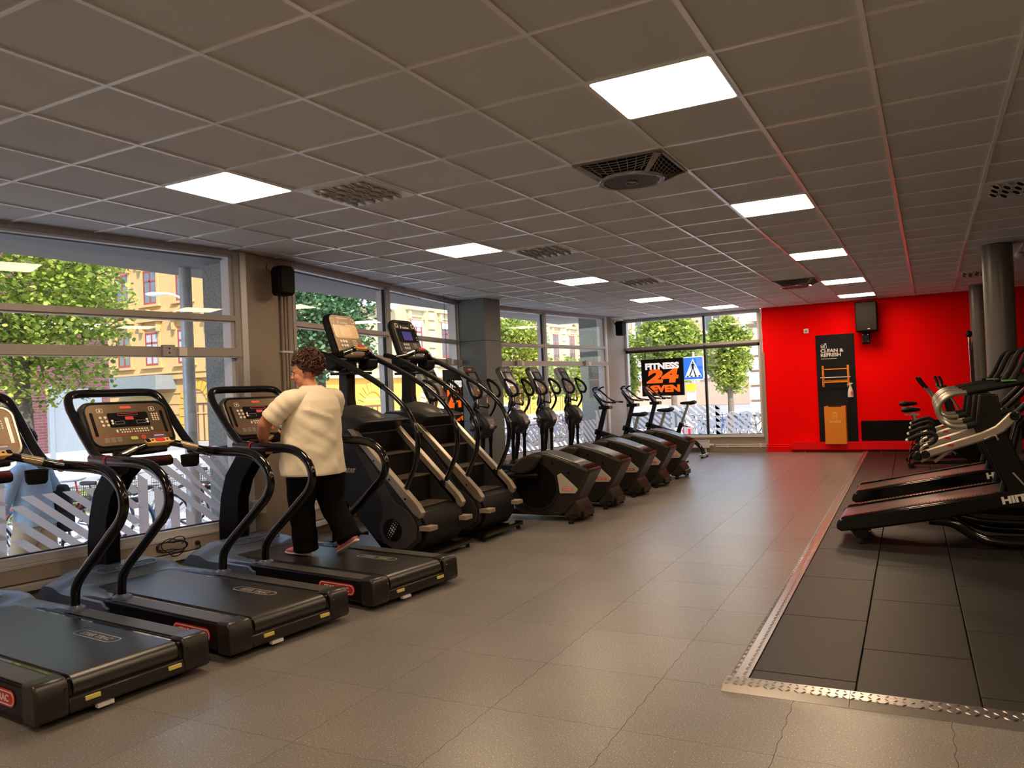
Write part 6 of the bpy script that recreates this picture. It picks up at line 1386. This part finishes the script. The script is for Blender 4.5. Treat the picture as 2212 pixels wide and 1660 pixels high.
S(MB().box(-5.0, 8, 17.2, 60, G - 0.02, G), 'pavement_end', 'paving', smooth=False)
# ---- buildings
def quad_frame(o, d): d = Vector(d).normalized(); return Matrix(((d.x, 0, d.y, o[0]), (d.y, 0, -d.x, o[1]), (0, 1, 0, o[2]), (0, 0, 0, 1)))   # x along, y up, z out (to the right of d)
def bwin(root, M, cx, z0, wd, ht, hood='flat', wallm='stucco_pale', sash='sash_red', awning=False, curtain=True):
    def mk(): m = MB(); m.M = M; return m
    f = mk().ring([(cx + a, z0 + ht/2 + b) for a, b in rrect(wd, ht, 0.01, 1)], [(cx + a, z0 + ht/2 + b) for a, b in rrect(wd - 0.2, ht - 0.2, 0.01, 1)], -0.10, 0.03).build('window', sash, root, smooth=False)
    for sx in (-1, 1):
        mk().add([(cx + sx*wd/4 - wd/4 + 0.05, z0 + 0.1, 0.012), (cx + sx*wd/4 + wd/4 - 0.05, z0 + 0.1, 0.012), (cx + sx*wd/4 + wd/4 - 0.05, z0 + ht - 0.1, 0.012), (cx + sx*wd/4 - wd/4 + 0.05, z0 + ht - 0.1, 0.012)], [(0, 1, 2, 3)]).build('pane', 'pane_dark' if (hash((round(cx*7), round(z0*5))) % 3) else 'curtain', f, smooth=False)
    mk().box(cx - 0.045, cx + 0.045, z0 + 0.05, z0 + ht - 0.05, -0.05, 0.034).build('sash_bar', sash, f, smooth=False)
    mk().box(cx - wd/2 + 0.05, cx + wd/2 - 0.05, z0 + ht*0.66, z0 + ht*0.66 + 0.09, -0.05, 0.034).build('sash_bar', sash, f, smooth=False)
    for sx in (-1, 1): mk().box(cx + sx*(wd/2 + 0.10) - 0.10, cx + sx*(wd/2 + 0.10) + 0.10, z0 - 0.05, z0 + ht + 0.18, 0, 0.07).build('surround', wallm, f, smooth=False)
    mk().box(cx - wd/2 - 0.35, cx + wd/2 + 0.35, z0 - 0.18, z0 - 0.04, 0, 0.20).build('sill', wallm, f, smooth=False)
    zt = z0 + ht + 0.18
    mk().box(cx - wd/2 - 0.25, cx + wd/2 + 0.25, zt, zt + 0.42, 0, 0.08).build('frieze', wallm, f, smooth=False)
    for sx in (-1, 1): mk().prism([(cx + sx*(wd/2 + 0.16) - 0.08, zt - 0.15), (cx + sx*(wd/2 + 0.16) + 0.08, zt - 0.15), (cx + sx*(wd/2 + 0.16) + 0.11, zt + 0.42), (cx + sx*(wd/2 + 0.16) - 0.11, zt + 0.42)], 0.05, 0.24).build('console_bracket', wallm, f, smooth=False)
    mk().box(cx - wd/2 - 0.42, cx + wd/2 + 0.42, zt + 0.42, zt + 0.56, 0, 0.34).build('hood_ledge', wallm, f, smooth=False)
    if hood == 'pediment': mk().ring([(cx - wd/2 - 0.42, zt + 0.56), (cx + wd/2 + 0.42, zt + 0.56), (cx, zt + 1.15)], [(cx - wd/2 + 0.10, zt + 0.66), (cx + wd/2 - 0.10, zt + 0.66), (cx, zt + 0.97)], 0, 0.32).build('pediment', wallm, f, smooth=False)
    if awning:
        m = mk(); n = 5
        for k in range(n): m.prism([(cx - wd/2 + 0.1 + (wd - 0.2)*k/n, z0 + ht - 0.05), (cx - wd/2 + 0.1 + (wd - 0.2)*(k + 1)/n, z0 + ht - 0.05), (cx - wd/2 + 0.1 + (wd - 0.2)*(k + 0.85)/n, z0 + ht - 0.42), (cx - wd/2 + 0.1 + (wd - 0.2)*(k + 0.5)/n, z0 + ht - 0.48), (cx - wd/2 + 0.1 + (wd - 0.2)*(k + 0.15)/n, z0 + ht - 0.42)], 0.05, 0.10)
        m.build('awning', 'awning_white', f, smooth=False)
def arch(root, M, cx, z0, wd, ht, wallm, doorm='door_brown'):
    def mk(): m = MB(); m.M = M; return m
    r = wd/2; zc = z0 + ht - r; pts = [(cx - r, z0)] + [(cx + r*math.cos(PI - PI*k/14), zc + r*math.sin(PI - PI*k/14)) for k in range(15)] + [(cx + r, z0)]
    d = mk().prism(pts, -0.05, 0.03).build('doorway', 'pane_dark', root, smooth=False)
    for k in range(-1, 2): mk().box(cx + k*r*0.55 - 0.06, cx + k*r*0.55 + 0.06, z0, zc, 0.03, 0.06).build('door_leaf', doorm, d, smooth=False)
    mk().box(cx - r*0.95, cx + r*0.95, zc - 0.05, zc + 0.06, 0.03, 0.07).build('door_transom', doorm, d, smooth=False)
    n = 11
    for k in range(n):
        a0, a1 = PI*k/n + 0.025, PI*(k + 1)/n - 0.025; R = r + 0.55
        mk().prism([(cx + r*math.cos(a0), zc + r*math.sin(a0)), (cx + R*math.cos(a0), zc + R*math.sin(a0)), (cx + R*math.cos(a1), zc + R*math.sin(a1)), (cx + r*math.cos(a1), zc + r*math.sin(a1))], 0, 0.14).build('voussoir', wallm, d, smooth=False)
    for sx in (-1, 1):
        z = z0
        while z < zc - 0.1:
            mk().box(cx + sx*(r + 0.30) - 0.27, cx + sx*(r + 0.30) + 0.27, z, min(z + 0.42, zc), 0, 0.14).build('jamb_stone', wallm, d, smooth=False); z += 0.46
# yellow corner house: one front faces us along y = 30, the long front along x = -29.5
yb = thing('corner_building', label='ochre stucco corner building with red framed windows across the street', cat='building')
MB().box(-44.0, -29.9, 30.0, 33.9, 2.9, 13).build('front_wall', 'plaster_ochre', yb, smooth=False)
MB().box(-44.0, -29.9, 29.95, 33.9, G, 2.9).build('ground_floor_wall', 'plaster_ochre', yb, smooth=False)
MA = quad_frame((-44.0, 30.0, 0), (1, 0, 0))
for px_ in (1.8, 4.3, 7.1, 9.8, 12.4):
    bwin(yb, MA, px_, 7.36, 1.15, 1.95, 'flat', 'plaster_ochre'); bwin(yb, MA, px_, 3.80, 1.15, 1.90, 'pediment', 'plaster_ochre')
for z0, h, o in ((2.9, 0.25, 0.25), (3.25, 0.12, 0.14), (6.75, 0.2, 0.18), (10.6, 0.35, 0.5), (0.9, 0.06, 0.1), (1.5, 0.06, 0.1), (2.1, 0.06, 0.1)):
    m = MB(); m.M = MA; m.box(0, 14.1, z0, z0 + h, 0, o).build('string_course', 'plaster_ochre', yb, smooth=False)
m = MB(); m.M = MA; m.box(2.2, 6.3, 2.35, 3.15, 0.05, 1.4).build('zinc_canopy', 'zinc', yb, smooth=False)
arch(yb, MA, 8.0, G, 1.7, 2.9, 'plaster_yellow'); arch(yb, MA, 11.5, G, 1.7, 2.9, 'plaster_yellow')
ob = thing('street_building', label='long cream building with triangular window pediments across the street', cat='building')
MB().box(-29.9, -29.5, 30.0, 95, 2.6, 12.5).build('upper_wall', 'plaster_cream', ob, smooth=False)
MB().box(-29.9, -29.45, 30.0, 95, G, 2.6).build('ground_floor_wall', 'plaster_yellow', ob, smooth=False)
MBm = quad_frame((-29.5, 30.0, 0), (0, 1, 0))
k = 0; yv = 12.0
while yv < 62:
    bwin(ob, MBm, yv, 3.9, 1.3, 2.45, 'pediment', 'stucco_pale', awning=(yv < 20)); bwin(ob, MBm, yv, 8.6, 1.3, 2.2, 'flat', 'stucco_pale') if yv > 24 else None
    for z in [2.7 + 0.62*q for q in range(12)]:
        m = MB(); m.M = MBm; m.box(yv + 1.8 - 0.35, yv + 1.8 + 0.35, z, z + 0.5, 0, 0.12).build('quoin', 'stucco_pale', ob, smooth=False)
    yv += 3.6
for z0, h, o in ((2.55, 0.3, 0.35), (3.3, 0.14, 0.16), (7.9, 0.18, 0.2), (11.6, 0.4, 0.5), (0.55, 0.06, 0.06), (1.25, 0.06, 0.06)):
    m = MB(); m.M = MBm; m.box(9.5 if z0 > 7 else 0.0, 65, z0, z0 + h, 0, o).build('string_course', 'stucco_pale', ob, smooth=False)
arch(ob, MBm, 7.1, G, 1.75, 2.35, 'plaster_yellow'); arch(ob, MBm, 13.4, G, 1.6, 2.3, 'stucco_pale'); arch(ob, MBm, 27.5, G, 1.7, 2.4, 'plaster_yellow'); arch(ob, MBm, 34.5, G, 1.7, 2.4, 'plaster_yellow')
m = MB(); m.M = MBm; m.box(0, 9.5, 6.8, 7.15, 0, 0.5).build('cornice', 'sash_white', ob, smooth=False); m = MB(); m.M = MBm; m.box(0, 9.5, 7.7, 7.82, 0.1, 0.35).build('balustrade_rail', 'sash_white', ob, smooth=False)
for q in range(26):
    m = MB(); m.M = MBm; m.box(0.2 + q*0.36, 0.36 + q*0.36, 7.15, 7.7, 0.14, 0.30).build('baluster', 'sash_white', ob, smooth=False)
m = MB(); m.M = MBm; m.box(16.4, 16.55, -0.5, 9, 0.1, 0.25).build('downpipe', 'zinc', ob, smooth=False)
bb = thing('brick_building', label='dark red brick building behind the nearest tree', cat='building')
MB().box(-40, -29.6, -25, 20.3, G, 16).build('wall', 'brick_red', bb, smooth=False)
MC = quad_frame((-29.6, -25, 0), (0, 1, 0))
m = MB(); m.M = MC; m.box(42.9, 44.9, G, 2.25, 0, 0.06).build('door', 'door_grey', bb, smooth=False)
m = MB(); m.M = MC; m.box(42.7, 42.9, G, 2.4, 0, 0.14).build('door_post', 'door_grey', bb, smooth=False); m = MB(); m.M = MC; m.box(43.85, 43.9, G, 2.25, 0.06, 0.08).build('door_seam', 'zinc', bb, smooth=False)
m = MB(); m.M = MC; m.box(20, 45.3, G, -0.2, 0, 0.10).build('plinth', 'stone_band', bb, smooth=False); m = MB(); m.M = MC; m.box(20, 45.3, 4.6, 4.85, 0, 0.15).build('string_course', 'stone_band', bb, smooth=False)
for u in (30.0, 34.0, 38.0):
    for z in (1.0, 5.4, 9.2): bwin(bb, MC, u, z, 1.3, 2.1, 'flat', 'stone_band', 'sash_white')
rb_ = thing('arched_building', label='pale pink building with a tall arch at the right end of the street view', cat='building')
MB().box(-6.6, 6, 33.5, 50, G, 4.4).build('wall', 'plaster_pink', rb_, smooth=False)
MD = quad_frame((-6.6, 50, 0), (0, -1, 0)); ME = quad_frame((-6.6, 33.5, 0), (1, 0, 0))
for q in range(7):
    m = MB(); m.M = ME; m.box(-0.05, 0.75 - 0.15*(q % 2), G + q*0.62, G + q*0.62 + 0.52, 0, 0.10).build('quoin', 'stone_band', rb_, smooth=False)
arch(rb_, ME, 2.0, G, 1.7, 3.8, 'stone_band'); m = MB(); m.M = ME; m.box(-0.2, 12, 3.9, 4.4, 0, 0.35).build('cornice', 'stone_band', rb_, smooth=False)
fb = thing('far_building', label='far pinkish building closing the street behind the trees', cat='building')
MB().box(-29, -11.5, 70, 85, G, 11).build('wall', 'plaster_pink', fb, smooth=False)
MFb = quad_frame((-29, 70, 0), (1, 0, 0))
for q in range(5):
    for z in (2.0, 6.0): bwin(fb, MFb, 2.2 + q*3.3, z, 1.5, 2.2, 'flat', 'stone_band', 'sash_white')
# ---- trees
def tree(loc, cz, rad, nleaf, ls, label, leaf, seed, trunk_r=0.12, lean=0.0):
    t = thing('street_tree', (loc[0], loc[1], G), label=label, cat='tree', group='street trees')
    rnd = random.Random(seed); cz -= G
    MB().tube(smooth_path([(0, 0, 0), (0.03, 0.02, cz*0.35), (lean, -0.02, cz*0.75), (lean, 0, cz)], 4), [trunk_r*(1.15 - 0.05*k) for k in range(13)], 10).build('trunk', 'bark', t)
    clumps = []
    for k in range(46):
        a = k*2.39996; z = 1 - 2*(k + 0.5)/46; q = math.sqrt(1 - z*z); s = rnd.uniform(0.45, 0.88)
        clumps.append(Vector((q*math.cos(a)*s*rad[0], q*math.sin(a)*s*rad[1], z*s*rad[2])))
    for k in range(0, 46, 5): MB().tube([(lean, 0, cz*0.62), (clumps[k].x*0.5, clumps[k].y*0.5, cz + clumps[k].z*0.4 - 0.1), (clumps[k].x, clumps[k].y, cz + clumps[k].z)], [trunk_r*0.35, trunk_r*0.2, trunk_r*0.06], 6).build('branch', 'bark', t)
    vs = []; fs = []
    for i in range(nleaf):
        c = clumps[rnd.randrange(46)]; d = Vector((rnd.gauss(0, 1), rnd.gauss(0, 1), rnd.gauss(0, 1))).normalized()*(rnd.random()**0.4)
        p = c + Vector((d.x*rad[0]*0.30, d.y*rad[1]*0.30, d.z*rad[2]*0.26)); p.z += cz
        n = Vector((rnd.gauss(0, 0.6), rnd.gauss(0, 0.6), 0.8)).normalized(); u = n.cross(Vector((rnd.uniform(-1, 1), rnd.uniform(-1, 1), 0.2))).normalized(); v = n.cross(u); s = ls*rnd.uniform(0.6, 1.15); o = len(vs)
        vs += [p - u*s, p - u*(s*0.45) + v*(s*0.72), p + u*(s*0.5) + v*(s*0.62) - n*(s*0.12), p + u*s*1.05 - n*(s*0.2), p + u*(s*0.5) - v*(s*0.62) - n*(s*0.12), p - u*(s*0.45) - v*(s*0.72)]
        fs.append((o, o+1, o+2, o+3, o+4, o+5))
    me = bpy.data.meshes.new('foliage'); me.from_pydata(vs, [], fs); me.materials.append(MATS[leaf]); o = obj_from(me, 'foliage', t); o['kind'] = 'stuff'
    return t
tree((-13.3, 7.55), 3.55, (2.1, 2.1, 2.15), 17000, 0.050, 'large lime green linden tree filling the nearest window', 'leaf_lime', 1, 0.15)
tree((-12.5, 13.9), 3.35, (1.55, 1.55, 1.55), 11000, 0.058, 'dark green tree behind the stair climber consoles', 'leaf_green', 2)
tree((-14.1, 26.6), 2.75, (1.5, 1.5, 2.0), 8000, 0.075, 'bright green tree just right of the granite pillar', 'leaf_lime', 3)
tree((-16.3, 36.5), 2.0, (1.2, 1.2, 1.3), 3000, 0.09, 'small green tree behind the last cross trainers', 'leaf_lime', 4)
tree((-10.6, 28.8), 2.2, (0.85, 0.85, 1.5), 5500, 0.075, 'slim bright green tree at the left of the end window', 'leaf_lime', 5)
tree((-8.2, 27.6), 2.85, (1.35, 1.35, 1.5), 8500, 0.075, 'wide bright green tree behind the black hanging sign', 'leaf_lime', 6)
tree((-6.85, 30.6), 2.55, (1.05, 1.05, 1.75), 8000, 0.075, 'bright green tree in the right half of the end window', 'leaf_lime', 7)
# ---- lamp posts, crossing sign
t = thing('steel_pole', (-7.14, 5.84, G), label='thick galvanised steel pole right outside the nearest window', cat='pole')
MB().lathe([(0.075, 0), (0.072, 1.6), (0.066, 1.65), (0.060, 6.5)], 20).build('shaft', 'galvanised', t); MB().lathe([(0.11, 0), (0.11, 0.05), (0.08, 0.07)], 20).build('base_flange', 'galvanised', t); MB().add([(0.0735*math.cos(a), 0.0735*math.sin(a), z) for z in (1.75, 1.95) for a in (-0.9, -0.5, -0.1, 0.3)], [(0,1,5,4),(1,2,6,5),(2,3,7,6)]).build('paper_sticker', 'paper_white', t)
t = thing('street_lamp', (-21.2, 17.4, G), math.radians(39), label='slender street lamp with a curved arm before the ochre building', cat='street lamp')
MB().tube(smooth_path([(0, 0, 0), (0, 0, 3), (0, 0, 5.0), (-0.15, 0, 5.45), (-0.5, 0, 5.65), (-0.8, 0, 5.68)], 5), [0.045]*11 + [0.035]*15, 10).build('pole', 'galvanised', t); MB().ell((-1.0, 0, 5.66), (0.30, 0.11, 0.07), 16, 8).build('lamp_head', 'galvanised', t)
t = thing('crossing_sign', (-6.05, 22.5, G), math.radians(-15), label='blue and white pedestrian crossing sign outside the end window', cat='road sign')
MB().cyl((0, 0.03, 0), (0, 0.03, 2.95), 0.03, 12).build('pole', 'galvanised', t)
def sg(mb): return mb
MB().prism([(a, b + 2.47) for a, b in rrect(0.68, 0.68, 0.05)], -0.012, 0.0, 'xz').build('edge', 'sign_white', t, smooth=False); MB().prism([(a, b + 2.47) for a, b in rrect(0.64, 0.64, 0.04)], -0.015, -0.012, 'xz').build('blue_plate', 'sign_blue', t, smooth=False)
MB().prism([(-0.27, 2.22), (0.27, 2.22), (0, 2.75)], -0.018, -0.015, 'xz').build('white_triangle', 'sign_white', t, smooth=False)
m = MB()
for pts in ([(-0.02, 2.63), (0.02, 2.63), (0.02, 2.67), (-0.02, 2.67)], [(-0.045, 2.62), (0.035, 2.62), (0.03, 2.45), (-0.04, 2.45)], [(-0.04, 2.46), (0.0, 2.46), (-0.10, 2.25), (-0.14, 2.26)], [(0.0, 2.46), (0.03, 2.46), (0.09, 2.27), (0.05, 2.26)], [(0.03, 2.60), (0.05, 2.59), (0.10, 2.48), (0.08, 2.47)], [(-0.04, 2.60), (-0.055, 2.59), (-0.09, 2.48), (-0.07, 2.47)]): m.prism(pts, -0.021, -0.018, 'xz')
m.build('walking_figure', 'sign_black', t, smooth=False, kind='stuff')
for k in range(4): MB().box(-0.22 + k*0.13, -0.15 + k*0.13, -0.021, -0.018, 2.225, 2.265).build('zebra_bar', 'sign_black', t, smooth=False)
MB().box(-0.26, 0.06, -0.012, 0.0, 1.82, 2.02).build('yellow_plate', 'sign_yellow', t, smooth=False); MB().box(-0.24, 0.04, -0.012, 0.0, 1.45, 1.75).build('parking_plate', 'sign_white', t, smooth=False)
t = thing('banner_post', (-8.6, 13.6, G), math.radians(60), label='tall blue banner outside behind the second stair climber', cat='banner')
MB().cyl((0, 0, 0), (0, 0, 2.9), 0.03, 10).build('pole', 'galvanised', t); MB().box(0.03, 0.36, -0.01, 0.01, 0.6, 2.85).build('banner', 'banner_blue', t, smooth=False)
# ---- parked car
def car(loc, rz, label):
    t = thing('parked_car', (*loc, G), rz, label=label, cat='car')                       # local: nose towards +x
    prof = [(-2.05, 0.35), (-2.10, 0.75), (-2.0, 0.95), (-1.75, 1.38), (-1.5, 1.46), (0.1, 1.46), (0.5, 1.38), (1.05, 0.98), (1.9, 0.85), (2.1, 0.65), (2.12, 0.35)]
    R = []
    for y, s, dz in ((-0.86, 0.96, 0.0), (-0.83, 0.99, 0.0), (-0.7, 1.0, 0.0), (0.7, 1.0, 0.0), (0.83, 0.99, 0.0), (0.86, 0.96, 0.0)):
        R.append([(p[0]*s, y*(1 - 0.14*max(0, (p[1] - 0.95)/0.5)), p[1]) for p in prof])
    MB().loft(R).build('body', 'car_white', t, bevel=0.04)
    MB().prism([(-2.03, 0.98), (-1.79, 1.36), (-1.74, 1.36), (-1.98, 0.98)], -0.66, 0.66, 'xz').build('rear_window', 'car_glass', t, smooth=False)
    MB().prism([(0.56, 1.34), (1.03, 1.0), (1.07, 1.0), (0.6, 1.36)], -0.66, 0.66, 'xz').build('windscreen', 'car_glass', t, smooth=False)
    for sg_ in (-1, 1):
        MB().prism([(-1.80, 1.0), (-1.62, 1.36), (-0.55, 1.38), (-0.55, 1.0)], sg_*0.80, sg_*0.815, 'xz').build('side_window', 'car_glass', t, smooth=False); MB().prism([(-0.45, 1.0), (-0.45, 1.38), (0.15, 1.38), (0.75, 1.0)], sg_*0.80, sg_*0.815, 'xz').build('side_window', 'car_glass', t, smooth=False)
        MB().box(-2.12, -1.98, min(sg_*0.55, sg_*0.82), max(sg_*0.55, sg_*0.82), 0.68, 0.95).build('tail_lamp', 'tail_red', t, smooth=False, bevel=0.03)
        for xw_ in (-1.3, 1.3):
            wl = MB().cyl((xw_, sg_*0.72, 0.31), (xw_, sg_*0.88, 0.31), 0.31, 24).build('wheel', 'tyre', t); MB().cyl((xw_, sg_*0.86, 0.31), (xw_, sg_*0.89, 0.31), 0.19, 16).build('rim', 'rim', wl)
    MB().box(-2.14, -2.0, -0.8, 0.8, 0.32, 0.52).build('bumper', 'car_white', t, smooth=False, bevel=0.03); MB().box(-2.125, -2.10, -0.26, 0.26, 0.60, 0.72).build('number_plate', 'paper_white', t, smooth=False)
    return t
car((-6.9, 20.6), math.radians(118), 'white estate car parked outside the end window')
car((-17.0, 30.0), math.radians(95), 'white car parked across the street, behind the trees')
# ---- parked bicycles
def make_bicycle(fm):
    t = thing('bicycle', cat='bicycle', group='parked bicycles')
    for cx in (-0.52, 0.52):
        wl = MB().tube([(cx + 0.33*math.cos(2*PI*k/28), 0, 0.345 + 0.33*math.sin(2*PI*k/28)) for k in range(28)], 0.018, 6, closed=True).build('tyre', 'tyre', t)
        m = MB()
        for k in range(12): m.cyl((cx, 0.015*(-1)**k, 0.345), (cx + 0.32*math.cos(2*PI*k/12), 0, 0.345 + 0.32*math.sin(2*PI*k/12)), 0.0022, 4)
        m.build('spokes', 'rim', wl, kind='stuff'); MB().tube([(cx + 0.31*math.cos(2*PI*k/28), 0, 0.345 + 0.31*math.sin(2*PI*k/28)) for k in range(28)], 0.009, 5, closed=True).build('wheel_rim', 'rim', wl)
        MB().tube([(cx + 0.365*math.cos(a), 0, 0.345 + 0.365*math.sin(a)) for a in [0.15 + 2.6*k/12 for k in range(13)]], 0.02, 6, sy=0.3).build('mudguard', fm, t)
    for a, b2, r in (((-0.15, 0, 0.28), (-0.26, 0, 0.78), 0.017), ((-0.15, 0, 0.28), (0.36, 0, 0.72), 0.018), ((-0.24, 0, 0.62), (0.36, 0, 0.82), 0.016), ((-0.52, 0, 0.345), (-0.15, 0, 0.28), 0.011), ((-0.52, 0, 0.345), (-0.25, 0, 0.70), 0.010), ((0.34, 0, 0.90), (0.52, 0, 0.345), 0.014), ((-0.25, 0, 0.75), (-0.28, 0, 0.92), 0.012), ((0.345, 0, 0.86), (0.32, 0, 1.04), 0.012)):
        MB().cyl(a, b2, r, 8).build('frame_tube', fm, t)
    MB().tube(smooth_path([(0.16, -0.30, 1.02), (0.27, -0.26, 1.06), (0.33, -0.10, 1.05), (0.33, 0.10, 1.05), (0.27, 0.26, 1.06), (0.16, 0.30, 1.02)], 4), 0.012, 8).build('handlebar', 'rim', t)
    MB().loft([[(u - 0.28, wd*math.cos(a), 0.94 + 0.03*math.sin(a)) for a in [2*PI*k/10 for k in range(10)]] for u, wd in ((-0.13, 0.06), (-0.08, 0.085), (0.0, 0.05), (0.12, 0.02))]).build('saddle', 'bike_black', t)
    bk = MB(); 
    for z in (0.80, 0.88, 0.96): bk.tube([(0.46 + a*0.15, b2*0.17, z) for a, b2 in ((-1,-1),(1,-1),(1,1),(-1,1))], 0.004, 5, closed=True)
    for k in range(10):
        for yy in (-0.17, 0.17): bk.cyl((0.31 + 0.033*k, yy, 0.78), (0.31 + 0.033*k, yy, 0.97), 0.003, 4)
        for xx in (0.31, 0.61): bk.cyl((xx, -0.17 + 0.037*k, 0.78), (xx, -0.17 + 0.037*k, 0.97), 0.003, 4)
    bk.box(0.31, 0.61, -0.17, 0.17, 0.775, 0.785); bk.build('basket', 'bike_black', t, kind='stuff')
    MB().prism([(-0.15 + a, b2 + 0.28) for a, b2 in circ(0.09, 18)], -0.03, -0.02, 'xz').build('chainring', 'rim', t)
    for sg_ in (-1, 1): cr = MB().cyl((-0.15, sg_*0.05, 0.28), (-0.15 + sg_*0.12, sg_*0.06, 0.28 - sg_*0.12), 0.010, 6).build('crank', 'rim', t); MB().box(-0.20 + sg_*0.12, -0.10 + sg_*0.12, min(sg_*0.07, sg_*0.16), max(sg_*0.07, sg_*0.16), 0.27 - sg_*0.12, 0.29 - sg_*0.12).build('pedal', 'bike_black', cr, smooth=False)
    MB().box(-0.62, -0.32, -0.07, 0.07, 0.735, 0.75).build('carrier', fm, t, smooth=False)
    return t
protos = [make_bicycle(c) for c in ('bike_black', 'bike_blue', 'bike_red', 'bike_white')]
names = ['black', 'blue', 'red', 'white']; used = [False]*4
spots = []
for k in range(13): spots.append(((-10.9 - 0.05*(k % 3) + 0.02*k, 3.3 + 0.66*k), 0.25 + random.uniform(-0.12, 0.12), 'outside the nearest window', k))
for k in range(9): spots.append(((-13.2 + 0.05*k, 25.2 + 0.85*k), 0.35 + random.uniform(-0.15, 0.15), 'in the rack beyond the cross trainers', k))
for k in range(6): spots.append(((-7.9 + 0.62*k, 25.2 + 0.2*(k % 2)), 1.35 + random.uniform(-0.2, 0.2), 'outside the end window', k))
ordn = ['first', 'second', 'third', 'fourth', 'fifth', 'sixth', 'seventh', 'eighth', 'ninth', 'tenth', 'eleventh', 'twelfth', 'thirteenth']
for (xy, rz, where, k) in spots:
    c = random.randrange(4); o = protos[c] if not used[c] else copy_tree(protos[c]); used[c] = True
    place(o, (xy[0], xy[1], G), rz, '%s bicycle, %s from left %s' % (names[c], ordn[k], where))
for c in range(4):
    if not used[c]: place(protos[c], (-10.7, 12.0, G), 0.3, names[c] + ' bicycle at the end of the row outside')
t = thing('hedge', (-12.32, 7.6, G), label='low green hedge planter behind the bicycles', cat='hedge')
MB().box(-0.35, 0.35, -1.2, 1.2, 0, 0.35).build('planter', 'paving', t, smooth=False, bevel=0.02)
rnd = random.Random(4); vs = []; fs = []
for i in range(1500):
    p = Vector((rnd.uniform(-0.33, 0.33), rnd.uniform(-1.15, 1.15), 0.35 + 0.35*rnd.random()**0.6)); u = Vector((rnd.gauss(0, 1), rnd.gauss(0, 1), rnd.gauss(0, 1))).normalized()*0.05; v = u.cross(Vector((rnd.gauss(0, 1), rnd.gauss(0, 1), rnd.gauss(0, 1)))).normalized()*0.03; o = len(vs)
    vs += [p - u, p + v, p + u, p - v]; fs.append((o, o+1, o+2, o+3))
me = bpy.data.meshes.new('foliage'); me.from_pydata(vs, [], fs); me.materials.append(MATS['leaf_lime']); o = obj_from(me, 'foliage', t); o['kind'] = 'stuff'
